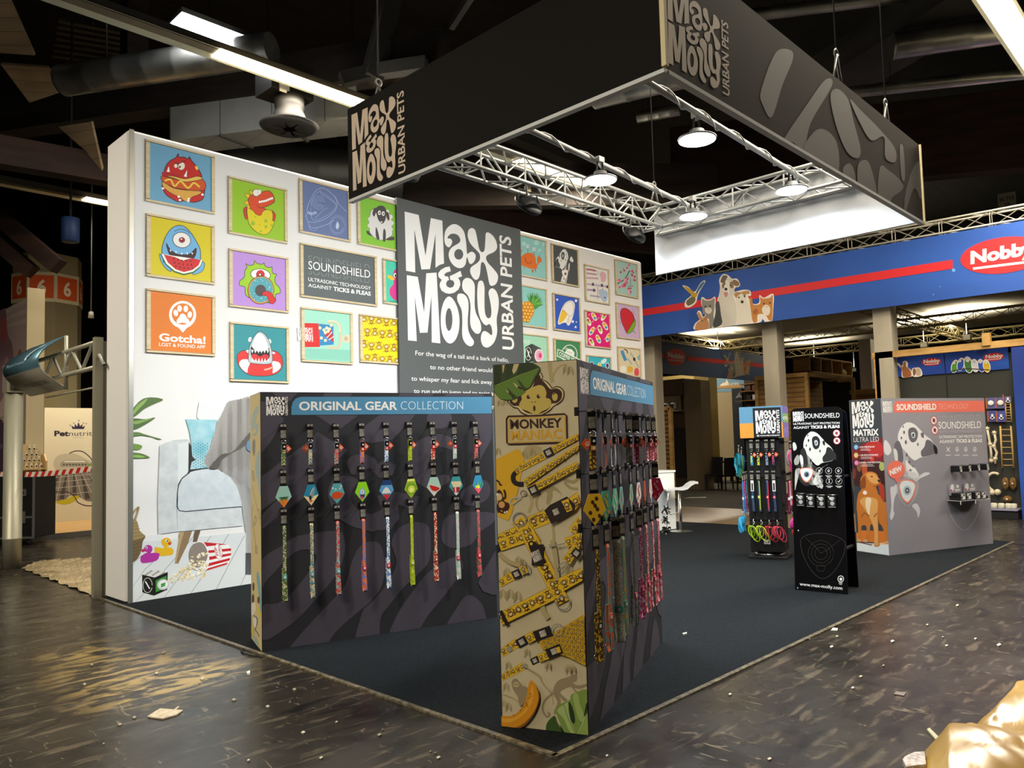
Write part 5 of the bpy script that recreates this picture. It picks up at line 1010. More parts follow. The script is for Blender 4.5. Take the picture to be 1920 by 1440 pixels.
a.blob(D1, 370,270,430,340,462,360,468,560,482,760,445,775,440,680,410,590,380,540); a.blob(D1, 185,120,205,70,250,30,310,25,360,50,375,90,395,105,402,130,385,165,350,185,370,240,385,340,380,470,375,580,380,740,390,800,330,800,325,640,310,580,290,600,285,720,275,760,215,760,245,700,250,600,200,600,195,740,150,755,165,680,158,520,148,380,165,260,200,200)
a.blob(D2, 180,330,240,290,330,300,370,340,365,480,370,600,372,780,335,790,330,620,270,480,220,400); a.blob('#f0d8b0', 250,300,300,310,290,400,280,480,255,430,240,370); a.blob(D3, 195,110,230,70,245,120,240,190,200,200,182,160); a.blob(D2, 250,50,320,40,360,70,390,110,398,130,370,150,330,150,280,120); a.blob('#3a2a24', 368,110,396,108,400,128,380,138); a.ell('#241712', 308, 75, 11, 7); a.line(D3, 6, 320,180,360,170,388,150, sm=1)
a.line(D3, 10, 200,500,230,460,280,490, sm=1); a.line(D3, 10, 330,500,360,460, sm=1); a.ell('#f6e9da', 235, 245, 22, 22)
for x, y in ((170,745),(240,748),(360,785),(462,765)): a.ell('#c8a074', x, y, 24, 14)
a.obj('end_print', tS)
# packs on four pegs and in two shelf trays
def pack_mesh(w, d, h):
    b = MB(); b.box((0, 0, h/2), (w, d, h), '#141415', bev=.002); P = Pl((0, -d/2, 0), (0, -1, 0)); return b, P
def pack(label, w=.055, d=.022, h=.085, group=None):
    t = thing('gadget_box', label, 'box', group=group); b, P = pack_mesh(w, d, h); o = b.obj('carton', t)
    a = Art(P); a.local(-w/2, 0, w, h); a.poly('#c9c8c8', .08,.02,.92,.02,.92,.98,.08,.98); a.blob('#3a393a', .2,.9,.55,.95,.8,.8,.75,.6,.5,.55,.3,.65); a.ell('#f0f0ee', .45, .76, .2, .14, n=12); a.ell('#1c1c1c', .62, .7, .14, .08, n=10); a.ell('#efeff0', .58, .3, .2, .2, n=14); a.ell('#c8605a', .58, .3, .06, .06, n=8); a.poly('#222', .1,.1,.35,.1,.35,.5,.1,.5); a.obj('front_print', t); return t
P1 = Pl(DS.c-DS.q*.03, -DS.q)
proto = None
for k, (x, y) in enumerate(((783,765),(873,762),(962,752),(1050,745))):
    u, v = P1.at(1640+x/5.2875, 740+y/5.2875)
    for j in range(6):
        p = P1.w(u-.012*0, v, -.015+.0235*j)
        lb = 'small black gadget box, front of its row on the %s peg of the grey counter' % ORD[k] if j == 5 else 'small black gadget box behind the front one on the %s peg of the grey counter' % ORD[k]
        g = 'boxes behind the front one on peg %d' % (k+1) if j < 5 else 'front boxes on the pegs'
        if proto is None: proto = pack(lb, group=g); proto.location = p; proto.rotation_euler = (0, 0, DS.a)
        else: dup(proto, p, DS.a, lb, g)
    q = P1.w(u, v+.092, .06); b = MB(); b.tube([P1.w(u, v+.092, -.03), P1.w(u, v+.092, .135), P1.w(u, v+.105, .14)], .003, CHR, 6); b.obj('peg', tS)
M2 = 2.0; u0, v0 = P1.at(1640+738/5.2875, 880+305/5.2875)
b = MB(); 
A = P1.w(u0-.02, v0-.012, .075); T = Matrix((DS.e, DS.q, V((0, 0, 1)))).transposed().to_4x4(); T.translation = P1.w(u0+.30, v0-.006, .075)
sh = thing('wire_shelf', 'pale clip-on shelf under the two trays of gadget boxes on the grey counter', 'shelf', T.translation)
b.box((0, 0, 0), (.62, .2, .006), mat('#d8d8dc', .2, .2, tr=.3), M=T); b.box((-.3, -.1, -.025), (.01, .006, .05), '#d8d8dc', M=T); b.box((0, -.1, -.025), (.01, .006, .05), '#d8d8dc', M=T); b.obj('plate', sh)
for k in range(2):
    ux = u0+.15+k*.3; lb = ('left', 'right')[k]
    o = P1.w(ux, v0+.001, .075)
    t = thing('display_tray', 'black counter tray with a printed back card, the %s one on the grey counter shelf' % lb, 'tray', o, DS.a, 'trays on the counter shelf')
    T = Matrix.Translation(o) @ Matrix.Rotation(DS.a, 4, 'Z'); b = MB(); b.box((0, 0, .004), (.27, .16, .006), '#1a1a1b', M=T); b.box((0, .078, .03), (.27, .004, .06), '#1a1a1b', M=T)
    for s in (-1, 1): b.box((s*.133, 0, .02), (.004, .16, .034), '#1a1a1b', M=T)
    b.obj('tray', t); b = MB(); b.box((0, .083, .11), (.25, .004, .22), GR, M=T); c = b.obj('back_card', t)
    a = Art(Pl(T @ V((0, .081, 0)), -DS.q)); a.local(0, 0, 1); a.blob('#eeeef0', -.1,.13,-.09,.2,-.04,.21,-.03,.15,-.06,.12); a.ell('#d0605a', -.09, .13, .02, .015); a.poly(WHT, .02,.16,.07,.16,.07,.2,.02,.2)
    for r in range(3): a.line(WHT, .008, -.01, .14-r*.012, .1-r*.01, .14-r*.012)
    a.obj('card_print', c)
    for r in range(6):
        for c2 in range(2):
            q = T @ V((-.06+c2*.118, -.065+r*.024, .008)); lb2 = 'gadget box at the front of the %s tray, %s of its pair' % (lb, ('left', 'right')[c2]) if r == 0 else 'gadget box behind the front pair in the %s tray, dark side showing' % lb
            dup(proto, q, DS.a, lb2, 'boxes in the %s tray' % lb if r else 'front boxes of the trays').scale = (1.9, 1, 1.05)
# ------------------------------------------------------------ black folding board with the dalmatian
SB0 = hz(1491, 1108); SB1 = hz(1590, 1117); SE = (SB1-SB0).normalized(); SN = SE.cross(V((0, 0, 1))).normalized()
if SN.x > 0: SN = -SN
TI = math.radians(4); FN = (SN*math.cos(TI)+V((0, 0, math.sin(TI)))).normalized(); BW = (SB1-SB0).length; BH = 1.935
SPL = Pl(SB0+V((0, 0, .012)), FN, up=V((0, 0, 1))-FN*FN.z)
tA = thing('standing_board', 'black folding floor board with a dalmatian and white web address, nearest the grey counter', 'sign', SB0)
def board(pl, h):
    r = .06; pts = [(0, 0), (BW, 0)]+[(BW-r+r*math.cos(t), h-r+r*math.sin(t)) for t in [PI/2*k/6 for k in range(7)]]+[(r+r*math.cos(t), h-r+r*math.sin(t)) for t in [PI/2+PI/2*k/6 for k in range(7)]]
    b = MB(); T = pl.mw() @ Matrix.Translation((0, 0, -.012)); b.prism(pts, .012, mat('#0c0c0d', .22), T); return b
board(SPL, BH).obj('front_board', tA)
QN = (-SN*math.cos(TI)+V((0, 0, math.sin(TI)))).normalized(); top = SPL.w(BW, BH-.03, -.03)
RB = Pl(top-V((0, 0, top.z-.012))-SN*(.16+.13), QN, up=V((0, 0, 1))-QN*QN.z)
board(RB, BH-.03).obj('rear_board', tA)
b = MB()
for z in (.45, 1.2): b.bar(SPL.w(BW-.03, z, -.012), SPL.w(BW-.03, z, -.012)-SN*(.16+.26*(1-z/1.9)), .03, .02, '#1a1a1b')
b.obj('spacer', tA)
a = Art(SPL, clip=(.004, .004, BW-.004, BH-.004)); a.z(1470, 750, 4.76)
a.logo(WHT, (82, 195), (178, 190), (78, 106)); a.text(WHT, 'SOUNDSHIELD', 186, 164, 496, 156, 185, 120, bold=-.004); a.text('#d8d8d8', 'ULTRASONIC 24/7 PROTECTION', 84, 222, 497, 213, 83, 203, bold=.01); a.text('#d8d8d8', 'AGAINST', 84, 258, 228, 254, 83, 236, bold=.012); a.text(WHT, 'TICKS & FLEAS', 237, 254, 498, 248, 236, 229, bold=.04)
dalmatian(a, lambda x, y: (140+x*330, 272+y*560) if y < .55 else (140+x*330, 272+.55*560+(y-.55)*400), '#d5d6cf', '#191a1b', '#8d8f88')
a.blob('#c9cac4', 78,390,95,378,112,410,110,440,85,450); a.blob('#b8bab4', 100,640,125,610,150,620,130,680,110,760,98,800); a.blob('#a9aba6', 290,690,320,620,400,570,340,610,310,700,350,760,330,790); a.blob('#9a9c96', 90,540,120,490,140,520,130,570,100,580)
for r in (1.12, 1.25, 1.4): a.line('#4a4a48', 3, *[(202+(x-202)*r, 668+(y-668)*r) for x, y in pairs((140,620,165,606,205,602,245,608,266,628,258,670,236,712,206,738,170,716,148,672))], sm=1, closed=True)
a.blob('#c96a48', 140,620,165,606,205,602,245,608,266,628,258,670,236,712,206,738,170,716,148,672); a.blob('#e6eaec', 147,625,168,613,205,609,240,615,258,632,250,668,230,704,206,727,175,708,154,670); a.ell('#7f95a6', 203, 664, 26, 28); a.ell('#1a1c20', 203, 665, 16, 18); a.ell('#8a9098', 198, 661, 4)
ban(a, 469, 296, 32, 32); ban(a, 472, 364, 32, 32)
for k, (x, y) in enumerate(((315,632),(399,632),(486,632),(318,724),(404,724),(490,724))):
    a.line('#c8c8c6', 3, *[(x+28*math.cos(t), y+28*math.sin(t)) for t in [2*PI*i/16 for i in range(16)]], closed=True)
    if k == 0: a.line(WHT, 4, x-10, y-12, x+10, y+12); a.line(WHT, 4, x+10, y-12, x-10, y+12)
    elif k == 5: a.line(WHT, 5, x-12, y, x-3, y+11, x+13, y-12)
    elif k == 4: a.line(WHT, 4, x, y-14, x, y+12); a.line(WHT, 4, x-8, y-13, x+8, y-13); a.line(WHT, 4, x-8, y+12, x+8, y+12)
    else: a.line(WHT, 3, *[(x+9*math.cos(t), y+12*math.sin(t)) for t in [2*PI*i/8 for i in range(8)]], closed=True); a.ell(WHT, x, y+2, 4, n=8)
    a.text(WHT, ('CHEMICAL', 'WATERPROOF', 'COMFORT', 'ODOUR', 'ULTRASOUND', 'SUITABLE')[k], x-28, y+48, x+30, y+50, h=8, bold=.02); a.text(WHT, ('FREE', 'SEAL', 'FIT', 'FREE', 'WAVES', 'SIZE')[k], x-16, y+58, x+16, y+59, h=7, bold=.02)
a.z(1470, 920, 4.76)
a.line('#2d2b2a', 5, 150,440,210,395,340,380,460,405,535,450,545,520,510,620,440,730,345,785,260,730,190,620,155,520, sm=1, closed=True)
for r in (55, 85, 115): a.line('#262423', 4, *[(330+r*math.cos(t), 560+r*math.sin(t)) for t in [2*PI*i/18 for i in range(18)]], closed=True)
a.line('#262423', 4, 190,420,280,500,330,560); a.line('#262423', 4, 500,440,400,520,330,560); a.line('#262423', 5, 290,680,330,660,370,680,350,720,300,715, closed=True)
a.line('#e8e8e6', 6, *[(507+26*math.cos(t), 788+28*math.sin(t)) for t in [2*PI*i/14 for i in range(14)]], closed=True); a.ell('#f2f2f0', 508, 790, 13, 14); a.text('#d8d8d6', 'DESIGN', 488, 826, 522, 829, h=8, bold=.03); a.text('#d8d8d6', '2023', 492, 838, 518, 840, h=8, bold=.03)
a.text(WHT, 'www.max-molly.com', 140, 845, 522, 885, 138, 815, bold=.012)
for x, y in ((122,868),(478,924),(558,383),(128,355)): a.ell('#c9c9c6', x, y, 6, 6, n=8)
a.obj('front_print', tA)
PA = Pl(SPL.w(0, 0, .03), FN, up=V((0, 0, 1))-FN*FN.z)
for k, (x, y) in enumerate(((150,135),(240,145),(335,150),(432,150))):
    u, v = PA.at(1470+x/4.76, 920+y/4.76); p = PA.w(u, v); an = math.atan2(SE.y, SE.x)
    b = MB(); b.tube([SPL.w(u, v+.125, 0), SPL.w(u, v+.125, .055), SPL.w(u, v+.137, .06)], .003, CHR, 6); b.tube([SPL.w(u-.05, v+.13, .005), SPL.w(u+.05, v+.13, .005)], .003, CHR, 6); b.obj('peg', tA)
    t = thing('blister_pack', 'small black hanging pack with a grey tag, %s from the left on the folding board' % ORD[k], 'pack', p, 0, 'packs on the folding board')
    T = Matrix((SE, -SN, V((0, 0, 1)))).transposed().to_4x4(); T.translation = p+V((0, 0, .06))+SN*.006
    b = MB(); b.box((0, 0, 0), (.082, .012, .125), '#161617', M=T); c = b.obj('card', t)
    a = Art(Pl(T @ V((0, -.006, 0)), SN)); a.local(0, 0, 1); a.blob('#cfd0c9', -.02,.045,.015,.05,.028,.03,.01,.012,-.01,.015,-.025,.03); a.ell('#1a1a1a', .018, .028, .008, .005, n=8); a.ell('#8d8f8f', .004, -.018, .022, .024); a.blob('#b9bcbb', -.016,-.008,.004,-.002,.024,-.008,.004,-.04); a.poly('#e6e6e4', -.038,.045,-.022,.045,-.022,.056,-.038,.056); a.line('#a9a9a7', .006, -.036, -.054, .036, -.054); a.line('#d8d8d6', .004, -.036, .005, -.03, .0); a.obj('print', c)
# ------------------------------------------------------------ revolving stand with bright collars, leads and harnesses
SA = math.radians(-72.5); Ec = V((math.cos(SA), math.sin(SA), 0)); Qc = V((-math.sin(SA), math.cos(SA), 0)); SC0 = hz(1440, 1050)+Qc*.22
t0 = thing('revolving_stand', 'black revolving floor stand with a square lettered header and bright dog gear', 'stand', SC0)
ST = Matrix((Ec, Qc, V((0, 0, 1)))).transposed().to_4x4(); ST.translation = SC0
b = MB(); b.box((0, 0, .03), (.5, .5, .04), '#0e0e0f', M=ST, bev=.006); b.lathe([(.2, .05), (.2, .075), (.16, .08), (.16, .1)], CHR, T=ST); b.obj('base', t0)
b = MB(); b.box((0, 0, .86), (.44, .44, 1.52), '#121214', M=ST, bev=.01)
for z in (.55, 1.12, 1.62): b.box((0, -.225, z), (.42, .012, .035), '#1c1c1e', M=ST)
b.box((0, -.223, .24), (.085, .006, .06), '#b9b9b6', M=ST); b.box((-.015, -.227, .24), (.012, .003, .014), '#222', M=ST); b.box((.02, -.227, .24), (.012, .003, .014), '#222', M=ST); b.obj('column', t0)
HH = .5
b = MB(); b.box((0, 0, 1.84), (.56, .56, .42), '#5f93b4', M=ST); hd_ = b.obj('header_box', t0)
a = Art(Pl(ST @ V((0, -.28, 1.63)), -Qc), clip=(-.28, .0, .28, .42)); a.local(0, 0, 1); a.poly('#f0993c', -.28,0,.28,0,.28,.2,-.28,.2); a.poly('#141416', -.1,-.02,.262,-.02,.262,.40,-.1,.40); a.logo(WHT, (-.07, .055), (.24, .055), (-.07, .365)); a.text(WHT, '@ maxmollyurbanpets', -.06, .022, .235, .022, h=.018, bold=.02); a.obj('header_front', hd_)
a = Art(Pl(ST @ V((.28, 0, 1.63)), Ec)); a.local(0, 0, 1); a.poly('#7d6fb8', -.28,0,.28,0,.28,.42,-.28,.42); a.poly('#7fae6a', -.28,.2,.28,.2,.28,.32,-.28,.32); a.text('#e8e6f2', 'MATRIX', -.24, .235, .2, .235, h=.05, bold=.02); a.line('#a99fd8', .02, -.2,.05,-.1,.12,.02,.06,.15,.15, sm=1); a.obj('header_side', hd_)
def coil(label, c, c2, group):
    t = thing('coiled_lead', label, 'lead', group=group); b = MB()
    b.box((0, -.01, -.04), (.05, .006, .08), BLK); b.tube([(0, 0, -.07), (.004, -.01, -.12), (.0, -.012, -.16)], .006, CHR, 6); torus(b, (.01, -.01, -.13), .014, .003, CHR, 10); b.obj('clip_card', t)
    b = MB(); rr = random.Random(hash(label) % 1000)
    for k in range(4):
        r = .052+.012*k; ph = -.55+.37*k; cx = .015*(k-1.5)
        P = [(cx+r*.75*math.sin(x)*math.cos(ph)+.5*r*(1-math.cos(x))*math.sin(ph), -.02+.012*math.sin(2*x+k)-.012*k, -.17-r*1.25*(1-math.cos(x))*.9-.02*math.sin(x)) for x in [2*PI*i/14 for i in range(15)]]
        b.strap(P, .026, .004, mat(c, .5), (.25*math.sin(k), -1, .2)); b.strap([(x, y-.0015, z) for x, y, z in P], .006, .0052, mat(c2, .4), (.25*math.sin(k), -1, .2))
    b.obj('strap', t); b = MB(); b.ball((.01, -.055, -.185), .012, CHR, 8); b.obj('rivet', t); return t
def harness(label, c, c2, c3, group):
    t = thing('dog_harness', label, 'harness', group=group); card(t, .05, .1)
    b = MB(); b.prism(cat_([(-.05, -.12), (0, -.1), (.06, -.12), (.085, -.2), (.05, -.3), (-.01, -.33), (-.07, -.29), (-.085, -.2)], True, 3)[::-1], .02, mat(c2, .7), Matrix.Translation((0, .01, 0)) @ Matrix.Rotation(PI/2, 4, 'X')); b.obj('pad', t)
    b = MB()
    for s in (-1, 1): b.strap([(s*.02, -.015, -.1), (s*.075, -.03, -.16), (s*.08, -.035, -.25), (s*.03, -.03, -.33), (0, -.02, -.38)], .03, .005, mat(c, .5), (s*.3, -1, .1))
    b.strap([(-.05, -.02, -.3), (-.02, -.03, -.40), (.04, -.03, -.41), (.07, -.02, -.3)], .034, .005, mat(c, .5), (0, -1, .1)); b.obj('strap', t)
    b = MB(); b.box((0, -.035, -.385), (.05, .02, .04), c3, bev=.004); b.obj('buckle', t); return t
def hang(fn, i, j, z, face, tw=0):
    """face 0 front, 1 left side, 2 right side"""
    p = ST @ V((i, -.22-j, z)) if face == 0 else ST @ V((-.22-j, i, z)) if face == 1 else ST @ V((.22+j, i, z))
    fn.location = p; fn.rotation_euler = (0, 0, SA+(0, -PI/2, PI/2)[face]+tw)
    n = (-Qc, -Ec, Ec)[face]; hook(None, t0, p, n, j)
G = 'goods on the revolving stand'
XS = (-.14, -.055, .055, .14)
for k in range(4): hang(collar(('lime', 'navy and yellow', 'navy and grey', 'bright red')[k]+' collar with an orange tag, %s from left on the revolving stand' % ORD[k], pat(k, ('#b9dc2a', '#2a3f5f', '#33496a', '#e0324a')[k], ('#3f8fc0', '#d8dc3a', '#8fa0b8', '#2a3f6a')[k], 40), 1, None, G), XS[k], .06, 1.585, 0, -.15)
for k in range(4):
    t = lead(('navy and teal lead with a long white tag', 'navy and lime lead', 'navy and red lead', 'dark blue and pink lead with a long white tag')[k]+', front of the revolving stand', mat(('#2f4a6a', '#2f4c66', '#35466a', '#2a3f66')[k], .6), ('#3fa0b0', '#c8dc2a', '#e0405a', '#d8324a')[k], G, L=.54)
    if k in (0, 3): b = MB(); b.box((.004, -.016, -.18), (.04, .004, .145), '#ece9e4'); x = b.obj('paper_tag', t); a = Art(Pl((0, -.018, 0), (0, -1, 0))); a.local(0, 0, 1); a.text('#222', 'MATRIX', -.008, -.235, -.008, -.135, .022, -.235, bold=.03) if 0 else a.poly('#222', -.006,-.24,.014,-.24,.014,-.145,-.006,-.145); a.obj('tag_print', x)
    else: b = MB(); b.strap([(.012, -.018, -.12), (.014, -.018, -.3), (.012, -.018, -.5)], .009, .004, mat(('', '#c8dc2a', '#e0324a')[k], .5), (1, 0, 0)); b.obj('bright_edge', t)
    hang(t, XS[k]-.01, .06, 1.17, 0, -.1)
for k, (x, c, c2, n) in enumerate(((-.15,'#b6d818','#6a7f2a','lime green'),(-.05,'#d8f03a','#3a3f3a','yellow green'),(.05,'#e02a3a','#8a8a92','red'),(.15,'#f03a5a','#8a8a92','coral red'))): hang(coil(n+' coiled lead clipped low on the front of the revolving stand', c, c2, G), x, .09, .63, 0, .2*(k-1.5))
L1 = (('teal', '#1f8f9f', '#2a5f6a'), ('lime and blue', '#a8d02a', '#2f7fa0'))
for k, (n, c, c2) in enumerate(L1): hang(harness(n+' dog harness on the left side of the revolving stand', c, c2, '#1a1a1c', G), -.1+.2*k, .12, 1.52-.03*k, 1, .5)
for k, (n, c) in enumerate((('sky blue', '#3f8fd8'), ('magenta', '#d83a9a'), ('teal', '#2a8f9f'))): hang(lead(n+' lead on the left side of the revolving stand', mat(c, .6), '#e8e8e6', G, L=.55, w=.035), -.16+.14*k, .07, 1.15, 1, .6)
for k in range(2): hang(coil(('cyan', 'pale blue')[k]+' coiled lead low on the left side of the revolving stand', ('#2fa8d8', '#5fc0e0')[k], '#2a5f8a', G), -.13+.2*k, .09, .72, 1, .4)
for k, (n, c, c2) in enumerate((('hot pink', '#e8408a', '#8a8a90'), ('pink and grey', '#f06aa8', '#a8a4aa'))): hang(harness(n+' dog harness on the right side of the revolving stand', c, c2, '#d83a5a', G), -.12+.2*k, .12, 1.56, 2, -.5)
for k, (n, c) in enumerate((('burgundy', '#6a1a3a'), ('lilac', '#c8b8d8'), ('rose', '#d8405a'))): hang(lead(n+' lead on the right side of the revolving stand', mat(c, .6), '#e8e4e8', G, L=.55, w=.03), -.16+.12*k, .07, 1.15, 2, -.6)
for k in range(2): hang(coil(('magenta', 'orange')[k]+' coiled lead low on the right side of the revolving stand', ('#e030a0', '#f0602a')[k], '#6a4a6a', G), -.14+.16*k, .1, .72-.12*k, 2, -.3)
# ------------------------------------------------------------ white counter and bar stool behind the poster display
WC = mat('#eef2ee', .35)
c0 = hz(1272, 998); P0 = hz(1240, 1008)
t = thing('white_counter', 'plain white reception counter standing behind the poster display', 'counter', (7.8, 5.0, 0))
q = hz(1268, 992); b = MB()
T = Matrix.Translation(q+V((-.30, .30, 0))) @ Matrix.Rotation(math.radians(-12), 4, 'Z')
b.box((0, 0, .53), (.58, .60, 1.03), WC, M=T, bev=.004); b.obj('body', t); b = MB(); b.box((0, 0, 1.06), (.62, .64, .035), WC, M=T, bev=.004); b.obj('worktop', t)
s = hz(1277, 997); t = thing('bar_stool', 'white bar stool with a chrome post and foot loop by the white counter', 'stool', s)
b = MB(); b.lathe([(.205, 0), (.205, .008), (.19, .016), (.03, .024), (.028, .04)], CHR, s, 28); b.obj('base', t)
b = MB(); b.lathe([(.028, .03), (.028, .45), (.02, .46), (.02, .74)], CHR, s, 14); b.obj('post', t)
dx = R_.copy(); dx.z = 0; dx.normalize(); dy = V((-dx.y, dx.x, 0))
b = MB(); pf = [(-.26, .745), (-.22, .765), (-.1, .765), (.02, .755), (.1, .77), (.17, .83), (.24, .865), (.3, .865)]
b.strap([s+dx*u+V((0, 0, z)) for u, z in pf], .36, .035, mat('#e9ebec', .3), dy); b.obj('seat', t)
b = MB(); b.tube([s-dx*.23-dy*.16+V((0, 0, .74)), s-dx*.25-dy*.16+V((0, 0, .5)), s-dx*.25-dy*.16+V((0, 0, .36)), s-dx*.2-dy*.16+V((0, 0, .33)), s-dx*.06-dy*.15+V((0, 0, .35)), s-dx*.05-dy*.15+V((0, 0, .72))], .012, CHR, 8); b.obj('footrest', t)
# black and white fluffy toys hanging low beside the counter
random.seed(4)
for k in range(3):
    p = hz(1250, 1004)+V((0, 0, .43-.17*k))
    t = thing('rope_toy', ('black and white knotted rope toy, topmost of three by the white counter', 'white looped rope toy in the middle of three by the white counter', 'black fluffy rope toy, lowest of three by the white counter')[k], 'toy', p, 0, 'rope toys by the counter'); b = MB()
    for j in range(26):
        d = V((random.uniform(-1, 1), random.uniform(-1, 1), random.uniform(-1, 1))).normalized()*.085; b.tube([p, p+d*.6+V((0, 0, .02)), p+d], .011, ('#151515', '#e8e8e6')[(j % 3 == 0) if k != 1 else (j % 3 != 0)], 5)
    b.obj('strands', t); b = MB(); b.ball(p, .045, '#1c1c1c', 8); b.obj('knot', t)
# ------------------------------------------------------------ canopy prints, truss, pipes and lamps
a = Art(FL, clip=(.0, .003, DY-BY, HC)); CW = '#d6c3ae'
a.z(600, 160, 6); a.logo(CW, (370, 1190), (960, 975), (355, 335)); a.obj('left_logo', can)
a = Art(FR, clip=(.0, .003, CXR-AX, HC)); CG = '#312920'
a.z(1280, 0, 3)
for q in ((440,510,520,300,600,280,620,330,560,480,500,660,450,590),(560,800,690,600,800,450,840,480,720,690,680,850,620,800),(680,840,740,740,800,730,860,790,880,900,860,990,760,910),(830,540,870,500,930,560,960,680,1000,840,980,890,920,850,860,700),(940,560,1000,620,1100,720,1190,830,1195,910,1140,890,1130,770,1060,790,1000,700),(900,950,940,920,970,980,970,1070,920,1020),(985,930,1030,900,1060,950,1090,1080,1060,1110,990,1060),(1110,940,1160,960,1220,1010,1240,1060,1180,1110,1160,1150,1100,1130),(1250,1100,1290,960,1330,910,1345,1000,1340,1120,1300,1060,1250,1200),(1220,830,1240,830,1250,1000,1230,1000)): a.blob(CG, *q)
a.obj('shape_print', can); a = Art(FR, clip=(.0, .003, CXR-AX, HC)); a.z(1280, 0, 3); a.logo(CW, (-82, 352), (262, 545), (-88, -105)); a.obj('right_logo', can)
b = MB(); b.box((AX-.012, BY-.012, ZC+HC/2), (.03, .03, HC), mat('#e0d2a6', .4)); b.obj('corner_profile', can); b = MB(); b.box((CXR+.008, BY-.006, ZC+HC/2), (.02, .02, HC), mat('#e0d2a6', .4)); b.obj('corner_profile', can)
TRM = mat('#b9bcbb', .35, .85); TRM2 = mat('#bdb08a', .4, .6)
def truss(name, label, A, B, s=.26, m=TRM, step=.3, r=.022, cat='truss', group=None, legs=False):
    A, B = V(A), V(B); d = (B-A).normalized(); x = d.cross(V((0, 0, 1))).normalized(); z = V((0, 0, 1)) if abs(d.z) < .5 else x.cross(d); L = (B-A).length
    t = thing(name, label, cat, (A+B)/2, 0, group); O = [x*s/2*i+z*s/2*k for i, k in ((-1, -1), (1, -1), (1, 1), (-1, 1))]
    for o in O: b = MB(); b.tube([A+o, B+o], r, m, 8); b.obj('chord', t)
    n = max(2, int(L/step)); b = MB()
    for i in range(n):
        for k in range(4):
            p, q = (O[k], O[(k+1) % 4]) if i % 2 else (O[(k+1) % 4], O[k])
            b.tube([A+d*L*i/n+p, A+d*L*(i+1)/n+q], r*.45, m, 5, cap=False)
            if i % 2 == 0: b.tube([A+d*L*i/n+O[k], A+d*L*i/n+O[(k+1) % 4]], r*.4, m, 5, cap=False)
    b.obj('bracing', t); return t
truss('lighting_truss', 'silver box truss along the open side of the black banner, facing the white wall', (AX+.05, DY-.17, 4.35), (CXR-.32, DY-.17, 4.35), m=mat('#c9cccb', .4, .6))
truss('lighting_truss', 'silver box truss along the white inner panel of the black banner', (CXR-.19, BY+.05, 4.35), (CXR-.19, DY-.04, 4.35), m=mat('#c9cccb', .4, .6))
WP = mat('#c4c6c4', .45, .2)
def pipe(A, B, lab):
    A, B = V(A), V(B); t = thing('lighting_pipe', lab, 'pipe', (A+B)/2); b = MB(); b.tube([A, B], .026, WP, 10); b.obj('tube', t)
    n = 60; b = MB(); d = B-A; y = V((0, 1, 0))
    b.tube([A+d*(i/n)+y*.036*math.cos(i*.75)+V((0, 0, .036*math.sin(i*.75)-(.09*max(0, math.sin(PI*(i-8)/7)) if 8 <= i <= 15 else 0))) for i in range(n+1)], .007, '#dcdedd', 5); b.obj('cable', t)
    return t
ZP = 4.36
y1a, y1b = hx(990, 243, AX+.6), None
pA = hz(990, 243, ZP); pB = hz(1290, 393, ZP-.1); pipe((AX+.05, pA.y-.1, ZP), (CXR-.36, pB.y, ZP-.06), 'white pipe wrapped in cable carrying two lamps, nearer the white wall')
qA = hz(1210, 157, ZP); qB = hz(1500, 340, ZP-.1); pipe((AX+.05, qA.y-.08, ZP), (CXR-.36, qB.y, ZP-.06), 'white pipe wrapped in cable carrying two lamps, nearer the lettered corner')
DISC = mat('#f4fbff', .5, emit=28)
for k, (u, v, lb) in enumerate(((1307,262,'biggest glowing disc lamp under the black banner'),(1126,338,'glowing disc lamp under the black banner, left of all four'),(1300,406,'glowing disc lamp at the truss corner under the black banner'),(1484,357,'glowing disc lamp before the truss and white panel, right of all four'))):
    p = hz(u, v, 4.12); t = thing('disc_lamp', lb, 'lamp', p, 0, 'disc lamps under the banner')
    b = MB(); b.lathe([(.02, .085), (.06, .08), (.075, .04), (.13, .026), (.160, .012), (.158, .0)], mat('#8f9294', .4, .6), p, 24); b.obj('housing', t)
    b = MB(); b.lathe([(.15, -.006), (.15, -.001)], DISC, p, 24); b.obj('diffuser', t)
    b = MB(); b.bar(p+V((-.06, 0, .06)), p+V((-.03, 0, .20)), .02, .004, '#2a2a2b'); b.bar(p+V((.06, 0, .06)), p+V((.03, 0, .20)), .02, .004, '#2a2a2b'); b.box(p+V((0, 0, .2)), (.08, .05, .05), mat('#9a9c9c', .4, .5)); b.obj('bracket', t)
    l = bpy.data.lights.new('disc_light', 'AREA'); l.shape = 'DISK'; l.size = .3; l.energy = 62; l.color = (.86, .94, 1.0); l.spread = math.radians(165)
    o = bpy.data.objects.new('light', l); COL.objects.link(o); o.parent = t; o.location = (0, 0, -.012)
